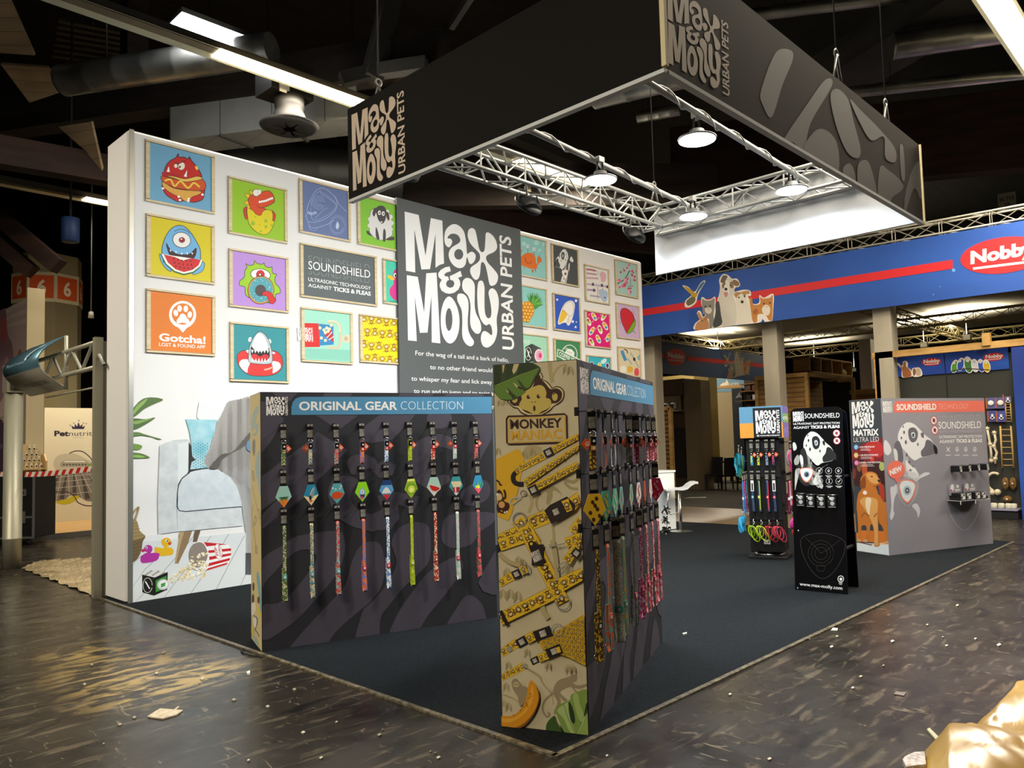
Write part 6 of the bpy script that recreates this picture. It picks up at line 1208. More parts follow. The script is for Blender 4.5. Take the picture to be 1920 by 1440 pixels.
def flood(p, lab, aim, energy, hidden=False):
    p = V(p); t = thing('flood_light', lab, 'lamp', p, 0, 'floods aimed at the white wall'); d = (V(aim)-p).normalized()
    zz = -d; xx = V((1, 0, 0)); xx = (xx-zz*xx.dot(zz)).normalized(); yy = zz.cross(xx); T = Matrix((xx, yy, zz)).transposed().to_4x4(); T.translation = p
    b = MB(); b.lathe([(.155, -.006), (.16, .0), (.155, .03), (.1, .045), (.05, .075)], mat('#1c1d1f', .4), n=24, T=T); b.obj('housing', t)
    b = MB(); b.lathe([(.14, -.010), (.14, -.008)], mat('#f4fbff', .5, emit=9), n=24, T=T); b.obj('lens', t)
    b = MB(); b.tube([T @ V((-.15, 0, .02)), p+V((-.12, 0, .15)), p+V((.12, 0, .15)), T @ V((.15, 0, .02))], .012, '#55585a', 6); b.box(p+V((0, 0, .17)), (.05, .05, .06), '#c9c2a2'); b.obj('bracket', t)
    l = bpy.data.lights.new('flood', 'SPOT'); l.energy = energy; l.color = (.90, .97, 1.0); l.spot_size = math.radians(165); l.spot_blend = 1; l.shadow_soft_size = .12
    o = bpy.data.objects.new('light', l); COL.objects.link(o); o.parent = t; o.matrix_basis = Matrix.Translation(T @ V((0, 0, -.03))-p) @ (T.to_3x3().to_4x4())
FLY = DY-.05
f1 = hy(990, 385, FLY); f2 = hy(1188, 440, FLY)
flood((f1.x, FLY, f1.z), 'black round flood lamp on the truss above the dark lettered panel', (f1.x+.2, FLY+1.5, f1.z-1.15), 250)
flood((f2.x, FLY, f2.z), 'black round flood lamp at the far end of the truss, by the white panel', (f2.x+.3, FLY+1.5, f2.z-1.15), 270)
flood((f1.x-1.6, FLY, f1.z), 'black round flood lamp on the truss, hidden behind the left banner face', (f1.x-1.7, FLY+1.5, f1.z-.9), 360)
# wires and shackles carrying the banner
for k, (x, y) in enumerate(((AX+.25, DY-.1), (AX+.3, BY+.2), (CXR-1.9, BY+.05), (CXR-.6, BY+.1), (CXR-.3, DY-.2))):
    p = V((x, y, ZC+HC)); t = thing('hanging_wire', 'thin wire and shackle holding the black banner '+('above its wall-side lettering', 'at its near corner', 'halfway along its right face', 'near the right end of its right face', 'at its far inner corner')[k], 'wire', p, 0, 'banner wires'); b = MB()
    b.tube([p+V((0, 0, .28)), p+V((0, 0, 11.5-p.z))], .006, '#3a3a3a', 5); b.obj('wire', t); b = MB()
    b.tube([p+V((-.09, 0, -.02)), p+V((0, 0, .26)), p+V((.09, 0, -.02))], .014, mat('#8a8a86', .4, .6), 6); torus(b, p+V((0, 0, .28)), .03, .01, mat('#8a8a86', .4, .6), 10); b.obj('shackle', t)
# ------------------------------------------------------------ the blue and red stand across the aisle
BLU = nmat('blue_banner', '#1f4796', '#2a58ae', (.4, .4, .9), 2, .6, lo=.3, hi=.7); RED = '#d3262c'; LAM = mat('#c9b58a', .55); CRM = mat('#cfc6b2', .6)
NA, NB = hz(1210, 632, 4.2), hz(1920, 543, 4.2); ND = (NB-NA).normalized(); NN = V((ND.y, -ND.x, 0)); 
if NN.x > 0: NN = -NN
NBL = NA-ND*1.1; NL = 12.5; NPL = Pl(NBL, NN); NTOP = 5.475-4.2
tb = thing('fascia_banner', 'long blue fascia banner with a red stripe and pets, hung across the aisle', 'banner', NBL)
b = MB(); b.bar(NBL-NN*.03+V((0, 0, NTOP/2)), NBL+ND*NL-NN*.03+V((0, 0, NTOP/2)), .05, NTOP, BLU); b.obj('panel', tb)
def oval(a, x, y, rx, ry, rot, A, B, C, U0, U1, txt='Nobby'):
    a.ell(RED, x, y, rx, ry, rot, n=36); a.text('#f0e9e2', txt, A[0], A[1], B[0], B[1], C[0], C[1], bold=.045); a.line('#f0e9e2', abs(ry)*.13, U0[0], U0[1], U1[0], U1[1])
def pets(a, f):
    B = lambda c, *q: a.blob(c, *[k for x, y in pairs(q) for k in f(x, y)]); E = lambda c, x, y, r: a.ell(c, *f(x, y), r*f(1, 0, 1), n=8)
    W = '#eee6da'
    # white halo then fur, in zoom units of the front banner
    B(W, 425,508,480,520,545,570,600,490,640,458,652,475,600,560,575,620,560,680,500,725,450,720,455,660,500,620,515,600,470,560)
    B('#2f6f8f', 560,580,600,500,640,468,640,490,590,560,570,600); B('#c8a028', 440,515,500,540,545,580,575,590,560,625,520,640,510,600,480,570); B('#6f6a4a', 465,665,520,620,555,640,540,680,490,710,470,700)
    B(W, 545,950,550,890,595,845,570,790,585,760,610,770,630,820,650,800,615,700,615,630,640,630,665,650,710,645,750,620,755,690,740,760,760,700,790,600,800,520,792,450,830,395,880,405,920,440,970,440,1000,490,990,520,955,530,940,570,990,560,1040,550,1100,560,1110,610,1080,620,1130,690,1190,680,1195,605,1240,630,1320,590,1340,620,1335,720,1320,860,1260,880,1225,845,1190,880,960,905,720,940)
    B('#c98f5f', 560,955,565,890,600,860,635,830,680,860,688,900,680,945); B('#c98f5f', 600,855,575,800,585,772,612,810,625,850); B('#b87a4c', 640,840,665,800,705,775,690,820,655,860); E('#2a1a12', 625, 862, 7)
    B('#8f8a80', 625,750,620,645,660,660,710,655,745,635,745,700,735,800,740,860,720,930,695,930,690,850,660,800,630,790); B('#e0d8cc', 650,740,690,730,720,750,700,790,660,780); E('#3a3a2a', 655, 718, 10); E('#3a3a2a', 702, 712, 10); E('#b87a6a', 682, 748, 7)
    B('#d8d2c4', 790,640,800,540,830,470,870,440,930,450,945,560,930,620,965,720,960,890,900,910,830,920,800,860,770,760); B('#6a5f54', 805,470,830,410,875,415,860,450,830,480); B('#8a6a4a', 935,450,985,470,992,505,960,515,930,490); B('#7d6a56', 820,510,850,460,870,500,840,540); B('#8f7456', 900,480,930,470,935,530,905,530); B('#45484a', 760,690,790,670,810,800,820,890,750,930,730,900,755,790); B('#ebe4d6', 850,480,885,460,895,560,880,600,840,590)
    E('#2b2420', 848, 492, 8); E('#2b2420', 906, 508, 8); E('#2a201c', 860, 545, 16); B('#c98a8a', 840,575,880,580,870,620,850,620)
    B('#b98a5c', 940,600,960,575,1010,575,1040,565,1090,562,1095,590,1060,600,1050,650,1000,655,970,640); B('#e4dccb', 965,640,1010,590,1030,600,1060,650,1110,770,1115,870,970,890,975,760); E('#2b2420', 990, 628, 9); E('#2b2420', 1046, 616, 9); E('#2a201c', 1022, 672, 16)
    B('#c8823a', 1095,640,1120,640,1135,700,1200,690,1200,620,1230,640,1300,630,1325,605,1328,700,1320,850,1290,855,1250,800,1180,800,1170,870,1130,870,1110,760); B('#eadfce', 1220,740,1260,700,1300,730,1290,800,1240,800); E('#33241a', 1240, 690, 9); E('#33241a', 1300, 682, 9); E('#c98a86', 1268, 720, 7); B('#a8632a', 1130,760,1170,740,1180,780,1140,800)
a = Art(NPL, clip=(0, 0, NL, NTOP)); a.z(1200, 440, 5.333)
a.poly(RED, -200,795,3156-80,230,3156-80,322,-200,860) if 0 else None
RL = [NPL.at(1200+x/5.333, 440+y/5.333) for x, y in ((0,752),(0,818))]+[NPL.at(1560+x/5.333, 380+y/5.333) for x, y in ((1208,660),(1205,570))]
a.local(0, 0, 1); a.poly(RED, [(0, RL[0][1]), (0, RL[1][1]), RL[2], RL[3]]); a.z(1200, 440, 5.333)
pets(a, lambda x, y, s=0: 1 if s else (x, y))
a.z(1560, 380, 5.333); oval(a, 1720, 525, 440, 180, -.13, (1385, 610), (2030, 505), (1385, 485), (1410, 660), (2100, 575)); a.ell('#5f9fd8', 1216, 675, 18); a.ell('#4a7fc8', 1013, 918, 9); a.ell('#4a7fc8', 1078, 840, 8)
a.obj('print', tb)
truss('fascia_truss', 'long silver box truss along the top of the blue fascia across the aisle', NBL+V((0, 0, NTOP+.18))-NN*.2, NBL+ND*NL+V((0, 0, NTOP+.18))-NN*.2, .26, mat('#b5b09f', .4, .5), .42)
# inner banner, seen from behind the aisle
IY = 10.1; IPL = Pl((13.45, IY, 3.62), (0, -1, 0)); IL = 9.9
ti = thing('inner_banner', 'smaller blue banner with a red stripe and a red oval, deeper in that stand', 'banner', (13.45, IY, 3.62))
b = MB(); b.box((13.45+IL/2, IY+.03, 4.1), (IL, .05, .96), '#1d3f78'); b.obj('panel', ti)
a = Art(IPL, clip=(0, 0, IL, .96)); a.z(1200, 640, 6)
a.poly(RED, -60,110,272,132,272,188,-60,165); a.poly(RED, 535,168,1750,285,1750,330,540,216); oval(a, 402, 176, 112, 94, .12, (316, 178), (496, 205), (316, 118), (326, 208), (468, 226)); a.ell(RED, 1600, 305, 70, 60)
pets(a, lambda x, y, s=0: .36 if s else (945+(x-425)*.32, 90+(y-395)*.59))
a.obj('print', ti)
truss('stand_truss', 'silver truss just above the smaller inner blue banner', (13.6, IY+.1, 4.76), (23.2, IY+.1, 4.76), .24, TRM2, .4)
truss('stand_truss', 'warm lit truss running away from the aisle under the stretched ceiling', (13.7, 3.9, 4.7), (26.5, 3.9, 4.7), .26, TRM2, .4)
truss('stand_truss', 'nearest crosswise truss under the stretched ceiling of the blue stand', (20.0, -4, 4.7), (20.0, 9.9, 4.7), .26, TRM2, .4)
truss('stand_truss', 'farther crosswise truss under the stretched ceiling of the blue stand', (24.6, -4, 4.7), (24.6, 9.9, 4.7), .26, TRM2, .4)
b = MB(); b.box((20.4, 3.2, 5.25), (13.4, 16.4, .03), mat('#c9c4b8', .8)); t = b.obj('ceiling_cloth'); tag(t, 'stretched off-white fabric ceiling over the blue stand, lit in yellow patches', 'ceiling cloth')
WARM = (1.0, .80, .40)
for k, (u, v) in enumerate(((1345,622),(1525,640),(1600,660),(1730,602),(1810,585))):
    pt = hz(u, v, 5.2); l = bpy.data.lights.new('floodwash', 'SPOT'); l.energy = 1300; l.color = (1, .88, .62); l.spot_size = math.radians(150); l.spot_blend = 1; l.shadow_soft_size = .08
    t = thing('stand_floodlight', 'square black floodlight under the fabric ceiling, '+('above the inner blue banner', 'right of the first beige post', 'over the slatted kiosk', 'right of the second beige post', 'lowest over the pet goods wall')[k], 'lamp', (pt.x, pt.y, 4.42), 0, 'floodlights under the fabric ceiling')
    o = bpy.data.objects.new('light', l); COL.objects.link(o); o.parent = t; o.location = (-.12, 0, .12); o.rotation_euler = (PI, 0, 0)
    q = V((pt.x, pt.y, 4.42)); b = MB(); b.box(q, (.09, .24, .18), '#17171a', bev=.01); b.obj('body', t); b = MB(); b.box(q-V((.05, 0, 0)), (.01, .19, .13), '#77756c'); b.obj('glass', t); b = MB(); b.bar(q+V((0, 0, .08)), q+V((0, 0, .81)), .03, .02, '#17171a'); b.obj('bracket', t)
# beige posts
for k, (x, y, lb) in enumerate(((13.62, 5.18, 'tall beige boxed post under the printed cat of the fascia'), (13.62, 2.72, 'tall beige boxed post behind the wooden goal-shaped frame'), (13.62, 8.5, 'tall beige boxed post beside the right edge of the white wall'), (21.5, 5.9, 'white square post standing above the slatted kiosk'), (26.5, 3.9, 'short beige truss post above the pet goods wall'))):
    h = 4.4 if k < 3 else 4.55
    b = MB(); b.box((x, y, h/2), (.36, .36, h), nmat('beige_post', '#a89f8c', '#bcb39f', (2, 2, .5), 3, .6) if k < 3 else mat('#bdbcc4', .6), bev=.006); t = b.obj('boxed_post', origin=(x, y, 0)); tag(t, lb, 'post', 'posts of the blue stand')
# slatted kiosk
SLT = slatmat('slats', '#8a632f', '#b48a4a', 2, .118, .12, .6, '#2a1c0c', (2, 1.5, 9)); WDF = nmat('pine', '#a67f44', '#c79f60', (2, 2, 8), 5, .55)
kx, ky0, ky1, kh = 15.5, 5.213, 6.62, 3.2
t = thing('slatted_kiosk', 'wooden slatted kiosk with an open side, between two beige posts', 'kiosk', (kx, ky0, 0))
b = MB(); b.box((kx+.03, (ky0+ky1)/2, kh/2), (.05, ky1-ky0, kh-.1), SLT); b.obj('slat_front', t)
b = MB(); b.box((kx, ky0+.04, kh/2), (.1, .09, kh), WDF); b.box((kx, ky1-.04, kh/2), (.1, .09, kh), WDF); b.box((kx, (ky0+ky1)/2, kh-.05), (.11, ky1-ky0, .1), WDF); b.box((kx+1.5, ky0+.04, kh-.05), (2.95, .09, .1), WDF); b.box((kx+3.0, ky0+.04, kh/2), (.1, .09, kh), WDF); b.obj('frame', t)
b = MB(); b.box((kx+.75, ky0+.9, kh/2), (1.4, .05, kh-.12), '#8f6a30'); b.obj('side_board', t); b = MB(); b.box((kx+2.2, ky0+.9, kh/2), (1.5, .05, kh-.12), SLT); b.obj('rear_slats', t); b = MB(); b.box((kx+1.5, ky0+.6, kh-.02), (3.0, 1.2, .04), '#4a351a'); b.obj('top', t)
t = thing('cubby_shelf', 'row of open wooden cubes high up behind the slatted kiosk', 'shelf', (17.4, 6.0, 3.2))
b = MB(); 
for k in range(5): b.box((17.42+k*.75, 6.2, 3.51), (.05, .45, .58), WDF)
b.box((18.92, 6.2, 3.785), (3.05, .45, .04), WDF); b.box((18.92, 6.2, 3.375), (3.05, .45, .04), WDF); b.obj('frame', t); b = MB(); b.box((18.92, 6.43, 3.58), (3.05, .03, .42), '#8a6430'); b.obj('back_board', t)
b = MB(); b.lathe([(.2, 3.395), (.22, 3.46), (.16, 3.56), (.02, 3.60)], '#e0cf9a', (20.0, 6.2, 0), 14); tag(b.obj('pet_cushion', origin=(20.0, 6.2, 3.395)), 'round cream pet cushion in the right-hand wooden cube', 'cushion')
b = MB(); b.box((19.6, 4.95, 1.4), (.06, 1.5, 2.8), SLT); b.box((19.58, 4.95, 2.85), (.1, 1.6, .12), WDF); b.box((19.58, 4.2, 1.45), (.1, .1, 2.9), WDF); tag(b.obj('slat_screen', origin=(19.6, 4.95, 0)), 'low wooden slat screen between the kiosk and the pine frame', 'screen')
# pine frame and pet goods wall
t = thing('pine_frame', 'pine goal-shaped frame with a slatted side around the dark goods wall', 'frame', (13.5, 2.9, 0))
b = MB(); b.box((13.5, -.9, 3.25), (.12, 7.7, .13), WDF); b.obj('beam', t); b = MB(); b.box((13.5, 2.87, 1.6), (.12, .11, 3.2), WDF); b.obj('post', t); b = MB(); b.box((13.46, .85, 3.36), (.14, .13, .24), WDF); b.obj('block', t)
b = MB()
for k in range(26): b.box((13.62, 2.73-.02*(k % 2), .1+k*.122), (.03, .2, .09), WDF)
b.obj('slat_side', t)
GX = 13.72
t = thing('goods_wall', 'dark grey goods wall with two blue pet headers behind the grey counter', 'display', (GX, 1.6, 0))
b = MB(); b.box((GX+.06, 1.62, 1.55), (.08, 2.2, 3.1), '#33342f'); b.obj('back_panel', t); b = MB(); b.box((GX+.015, 1.655, 1.5), (.012, .012, 2.5), '#0e0e0e'); b.obj('slotted_rail', t)
b = MB(); b.box((GX-.2, 1.55, .07), (.42, 2.1, .13), '#1d1e20'); b.obj('base', t); b = MB(); b.box((GX-.2, 1.55, .17), (.45, 2.1, .025), '#8f8fa8'); b.obj('shelf', t)
for k, (y0, y1) in enumerate(((1.66, 2.69), (.56, 1.645))):
    b = MB(); T = Matrix.Translation((GX-.03, (y0+y1)/2, 2.99)) @ Matrix.Rotation(-.10, 4, 'Y'); b.box((0, 0, 0), (.02, y1-y0, .40), nmat('header_blue', '#17348a', '#2f62c8', (.7, .7, 2.2), 2, .5, lo=.35, hi=.75), M=T); h = b.obj('header', t)
    a = Art(Pl(T @ V((-.011, 0, 0)), T.to_3x3() @ V((-1, 0, 0)), up=T.to_3x3() @ V((0, 0, 1)))); a.z(1640, 560, 6.857)
    if k == 0:
        a.ell(RED, 730, 812, 125, 50, -.06, n=24); a.text('#f2ece6', 'Nobby', 630, 830, 840, 815, 630, 785, bold=.04); a.line('#f2ece6', 8, 640, 848, 820, 835)
        a.blob('#f0e6da', 275,835,300,825,345,860,360,850,365,810,400,800,430,830,425,880,460,910,480,960,475,1000,360,1015,345,960,345,900); a.blob('#a8683c', 330,850,362,880,370,820,395,815,405,870,440,900,468,950,462,1000,370,1008,355,920); a.blob('#f0e6da', 480,905,540,885,580,890,610,940,600,995,490,1000); a.blob('#8a5a3c', 492,915,520,900,530,960,500,990); a.blob('#c9b49c', 535,905,575,900,595,950,585,985,540,985)
    else:
        a.ell(RED, 1530, 748, 135, 52, -.08, n=24); a.text('#f2ece6', 'Nobby', 1425, 768, 1650, 750, 1425, 722, bold=.04); a.line('#f2ece6', 8, 1435, 788, 1620, 770)
        for x, y, c, s in ((1030,870,'#4f9a3a',1),(1105,845,'#2f4fb8',1),(1205,850,'#3f7a38',1.25),(1290,860,'#d8d8dc',1),(1370,860,'#2f56c0',1),(1440,865,'#e0b82c',1)): a.ell('#f0ebe4', x, y, 48*s, 88*s, .25 if x < 1200 else -.2); a.ell(c, x, y+6, 38*s, 76*s, .25 if x < 1200 else -.2); a.ell('#e8e4d8' if c != '#d8d8dc' else '#c8c8cc', x-10, y-48*s, 20*s, 20*s); a.ell('#1a1a1a', x-14, y-50*s, 4)
        a.line('#3a2a20', 12, 985,935,1130,905,1300,905,1480,918, sm=1)
    a.obj('header_print', h)
# goods
SKN = mat('#ddd0b4', .7); PINE = mat('#c9a565', .6)
def gpx(x, y, dx=.06): return hx(1800+x/5.143, 720+y/5.143, GX-dx)
for k, (x, y, c) in enumerate(((300,185,'#5a5a90'),(392,182,'#5a5c8c'),(465,150,'#6a6488'),(315,310,'#46488a'),(400,312,'#4a4f96'))):
    p = gpx(x, y); t = thing('blister_pack', ('blue pack with a round white dish, top left of the goods wall packs', 'blue pack with a white ring, second in the top row of goods', 'small blue pack above the little ladder', 'blue pack with a white bottle, lower left of the goods wall packs', 'blue pack with white parts beside the little ladder')[k], 'pack', p, 0, 'packs on the goods wall')
    b = MB(); b.box(p, (.03, .145, .21) if k != 2 else (.03, .1, .12), c); b.obj('card', t); b = MB(); b.box(p+V((-.004, .075, .0)), (.04, .018, .2), '#b8632a'); b.obj('side_strip', t)
    b = MB()
    if k < 2: b.lathe([(.05, 0), (.052, .01), (.035, .016)], '#e8e6e0', n=14, T=Matrix.Translation(p+V((-.018, 0, 0))) @ Matrix.Rotation(-PI/2, 4, 'Y'))
    else: b.box(p+V((-.02, 0, -.01)), (.02, .035, .1), '#e2e2e6'); b.box(p+V((-.02, 0, -.03)), (.02, .07, .03), '#e2e2e6')
    b.obj('blister', t)
def ladder(x0, x1, y0, y1, n, lab, r=.016):
    A, B, C_, D = gpx(x0, y0), gpx(x1, y0), gpx(x0+22*(y1-y0)/400, y1), gpx(x1+30*(y1-y0)/400, y1); t = thing('toy_ladder', lab, 'toy', (A+D)/2, 0, 'ladders on the goods wall')
    for p, q in ((A, C_), (B, D)): b = MB(); b.tube([p, q], r, PINE, 8); b.obj('side_rail', t)
    for k in range(n): f = (k+.6)/n; b = MB(); b.tube([A+(C_-A)*f, B+(D-B)*f], r*.5, PINE, 6); b.obj('rung', t)
ladder(388, 490, 405, 808, 7, 'big wooden bird ladder on the goods wall'); ladder(437, 485, 180, 370, 7, 'small wooden bird ladder at the top of the goods wall', .012)
for k, (P, lb) in enumerate((((262,430,275,500,290,580,300,660,302,740),'frayed white rope toy, left one beside the counter edge'), ((330,470,345,540,325,600,355,660,340,720,345,770),'frayed white knotted rope toy between the counter and the big ladder'))):
    pts = [gpx(x, y) for x, y in pairs(P)]; t = thing('rope_chew', lb, 'toy', pts[0], 0, 'rope toys on the goods wall'); b = MB(); b.tube(pts, .022, SKN, 8); b.obj('rope', t)
    for p in pts[::2]:
        b = MB(); b.ball(p, .036, SKN, 8)
        for j in range(7): d = V((-.3, math.cos(j*.9), math.sin(j*.9)))*.05; b.tube([p, p+d], .006, SKN, 4)
        b.obj('knot', t)
pc = gpx(335, 945); t = thing('bone_ring', 'cream ring-shaped chew with a knuckle end, low on the goods wall', 'toy', pc); b = MB(); b.tube([pc+V((0, .13*math.sin(x), .17*math.cos(x))) for x in [-.6+k*.22 for k in range(17)]], .026, SKN, 8); b.obj('ring', t); b = MB(); b.ball(pc+V((-.01, -.04, -.19)), .06, SKN, 8); b.ball(pc+V((-.01, .05, -.2)), .05, SKN, 8); b.obj('knuckle', t)
for k, (x, y, s) in enumerate(((440,960,1),(512,960,1),(460,1110,1.3))):
    p = gpx(x, y); t = thing('grass_nest', ('brown woven grass roll under the big ladder', 'brown woven grass pad at the right edge of the goods wall', 'large frayed brown grass bundle above the low shelf')[k], 'toy', p, 0, 'grass toys'); b = MB(); b.ball(p, .07*s, nmat('straw', '#5f4424', '#96703a', (40, 40, 8), 4, .8), 10, (.6, .9, 1.7 if k < 2 else .7)); b.obj('body', t); b = MB(); b.ball(p+V((-.05*s, 0, .0)), .02, '#e4dfd4', 6); b.obj('tag', t)
for k, x in enumerate((330, 400, 470, 520)):
    p = gpx(x, 1195, .28); p.z = .184; b = MB(); b.lathe([(.05, 0), (.055, .02), (.055, .09), (.04, .10)], '#c9c6b4', p, 12); tag(b.obj('glass_jar', origin=p), ('pale jar on the low shelf nearest the counter edge', 'second pale jar from the counter on the low shelf', 'third pale jar from the counter on the low shelf', 'last pale jar on the low shelf, right end')[k], 'jar', 'jars on the low shelf')
b = MB(); b.box((13.42, -.9, 1.58), (.06, 2.7, 3.16), nmat('blue_panel', '#1a3684', '#2c58bc', (.4, .5, .5), 2, .5)); t = b.obj('blue_wall_panel', origin=(13.42, -.9, 0)); tag(t, 'tall plain blue wall panel at the right edge of the goods wall', 'panel')
# far stand with the pale header
FX = 24
b = MB(); b.box((FX+.5, 12.1, 3.72), (.1, 1.75, .55), '#6f93a8'); b.box((FX+.5, 12.1, 1.72), (.06, .1, 3.44), '#5a5a58'); t = thing('far_header', 'pale blue header with a small white dog mark, far behind the inner banner', 'sign', (FX+.5, 12.1, 3.45)); b.obj('panel', t)
a = Art(Pl((FX+.44, 12.1, 3.45), (-1, 0, 0))); a.z(1200, 640, 6); a.text('#eae6dc', 'kurgo', 990, 497, 1112, 490, 990, 455, bold=.01); a.blob('#ead9b8', 900,500,930,470,960,460,975,430,990,460,985,495); a.poly('#b98a4a', 880,510,1130,485,1150,520,860,530); a.obj('lettering', t)
b = MB(); b.box((FX, 12.35, 1.7), (.1, 1.1, 3.4), '#a59572'); tag(b.obj('partition_panel', origin=(FX, 12.35, 0)), 'beige partition panel beside the narrow black pillar', 'panel')
b = MB(); b.box((FX-.1, 11.58, 1.75), (.3, .42, 3.5), '#202329'); t = thing('black_pillar', 'narrow black pillar with a faint dog mark, far across the aisle', 'pillar', (FX-.1, 11.58, 0)); b.obj('body', t)
a = Art(Pl((FX-.26, 11.58, 0), (-1, 0, 0))); a.z(1200, 640, 6); a.blob('#7d7f84', 1075,640,1100,600,1120,570,1125,600,1150,630,1110,630); a.text('#5a5c62', 'kurgo', 1075, 690, 1150, 682, 1075, 660, bold=.01); a.obj('mark', t)
t = thing('far_shelves', 'far shelves with dark folded goods right of the black pillar', 'shelf', (FX-.5, 10.9, 0)); b = MB()
for z in (2.6, 3.0, 3.35, 3.62): b.box((FX-.3, 10.85, z), (.4, .95, .03), '#8a6a3c')
b.box((FX-.1, 10.85, 1.9), (.04, .95, 3.8), '#3a2c1c'); b.obj('shelf_frame', t); random.seed(6)
for k in range(9): 
    p = V((FX-.38, 10.5+.24*(k % 3), (2.617, 3.017, 3.367)[k//3])); b = MB(); b.box(p+V((0, 0, .1)), (.2, .17, .18), random.choice(('#e6e2da', '#2b2523', '#5a3a30', '#191919'))); tag(b.obj('folded_goods', origin=p), 'dark or white folded goods on the far shelves', 'goods', 'goods on the far shelves')
for k, (x, y, w, h, c, lb) in enumerate(((20.2, 12.0, .6, 4.2, '#8f7a44', 'ochre square pillar left of the beige partition'), (27.5, 17.0, 3.2, 4.6, '#a08c54', 'wide yellow-beige pillar behind the brown cabinet'))):
    b = MB(); b.box((x+2, y, h/2), (w, w, h), c); tag(b.obj('far_pillar', origin=(x+2, y, 0)), lb, 'pillar')
t = thing('brown_cabinet', 'tall brown cabinet holding two white pet carriers, beside the white wall edge', 'cabinet', (18.6, 11.6, 0))
p0, p1 = hx(1240, 720, 18.6), hx(1282, 720, 18.6); cw = p0.y-p1.y; cy = (p0.y+p1.y)/2
b = MB(); b.box((19.1, cy+.6, 1.8), (1.0, cw+1.2, 3.6), '#3a2a1c'); b.box((18.57, cy+.6, 3.3), (.06, cw+1.2, .5), '#4a3522'); b.box((18.42, cy+.1, 2.55), (.36, cw+.2, .03), '#b5ab98'); b.obj('body', t); b = MB(); b.box((18.85, p1.y-.33, 1.75), (.6, .62, 3.5), '#6f5f48'); b.obj('side_panel', t)
b = MB(); b.box((18.56, cy+.05, 2.82), (.04, cw-.1, .5), '#76664c'); b.box((18.56, cy, 1.2), (.05, cw, 1.6), '#0e0c0a'); b.obj('niche', t)
for k, u in enumerate((1249, 1263)):
    p = hx(u, 768, 18.4); p.z = 2.57; t = thing('pet_carrier', ('white domed pet carrier on the brown cabinet shelf, left one', 'white pet carrier with a grille door, right one on the cabinet shelf')[k], 'carrier', p, 0, 'pet carriers'); b = MB(); b.box(p+V((0, 0, .13)), (.2, .2, .24), '#c9c6bc', bev=.05); b.obj('shell', t); b = MB(); b.box(p+V((-.105, 0, .12)), (.01, .13, .17), '#3a3a3a'); b.obj('door', t)
b = MB(); b.box((15.2, 9.28, 1.25), (.06, .5, 2.5), slatmat('slats_dark', '#6a4820', '#94683a', 2, .12, .3, .6, '#1c1208', (2, 2, 9))); b.box((15.18, 9.03, 1.25), (.1, .1, 2.5), WDF); b.box((15.18, 9.28, 2.5), (.1, .5, .1), WDF); tag(b.obj('slat_screen', origin=(15.2, 9.28, 0)), 'narrow wooden slat screen just right of the poster display', 'screen')
# dining chairs and table, beige sack
def chair(p, ang, lab):
    t = thing('dining_chair', lab, 'chair', p, ang, 'black chairs across the aisle'); K = '#0f0e0d'; W = wmat(t)
    def part(nm, *bx): 
        b = MB()
        for c, d in bx: b.box(c, d, K, M=W)
        return b.obj(nm, t)
    part('seat', ((0, 0, .46), (.46, .46, .07))); b = MB(); b.strap([W @ V(q) for q in ((0, -.21, .48), (0, -.22, .75), (0, -.27, 1.02))], .45, .05, mat(K), W.to_3x3() @ V((1, 0, 0))); b.obj('backrest', t)
    for sx in (-1, 1):
        for sy in (-1, 1): part('leg', ((sx*.19, sy*.19, .215), (.04, .04, .43)))
yw = math.atan2(R_.y, R_.x)
chair(hz(1340, 918), yw+2.6, 'black high-backed chair left of the dark table across the aisle'); chair(hz(1368, 919), yw+.1, 'black chair with its back to us at the dark table'); chair(hz(1284, 905), yw-1.9, 'black chair standing behind the white bar stool'); chair(hz(1398, 905), yw-2.3, 'black chair right of the dark table, by the revolving stand')
p = hz(1384, 905); t = thing('dark_table', 'dark square table among black chairs across the aisle', 'table', p); b = MB(); b.box(p+V((0, 0, .76)), (1.3, 1.3, .05), '#14110f'); b.obj('tabletop', t)
for sx in (-1, 1):
    for sy in (-1, 1): b = MB(); b.box(p+V((sx*.58, sy*.58, .37)), (.07, .07, .735), '#14110f'); b.obj('leg', t)
p = hz(1330, 885); t = thing('folding_table', 'light folding table with thin legs behind the black chairs', 'table', p); b = MB(); b.box(p+V((0, 0, .98)), (1.8, 1.6, .05), '#4a3f30'); b.obj('tabletop', t)
for s in (-1, 1): b = MB(); b.tube([p+R_*s*.55+V((0, 0, .02)), p+R_*s*.5+V((0, 0, .97))], .03, '#2a241c', 6); b.obj('leg', t)
p = hz(1262, 905)+V((0, 0, .0)); t = thing('pet_bed', 'tan fluffy pet bed piled behind the white counter', 'bed', p); b = MB(); b.ball(p+V((0, 0, .55)), .55, nmat('fleece', '#7d6a4e', '#a89470', (9, 9, 9), 5, .9), 12, (1, 1.1, .55)); b.ball(p+V((-.3, .4, .25)), .6, nmat('fleece', '', ''), 12, (1, 1, .4)); b.obj('cushion', t)
p = hz(1283, 935); b = MB(); b.prism([(0, 0), (.3, .05), (.6, -.03), (.62, .1), (.2, .16)], .01, '#c9bfa8', Matrix.Translation(p+V((0, 0, .012))) @ Matrix.Rotation(yw, 4, 'Z')); tag(b.obj('paper_scrap', origin=p), 'torn paper scrap on the grey carpet behind the bar stool', 'paper')
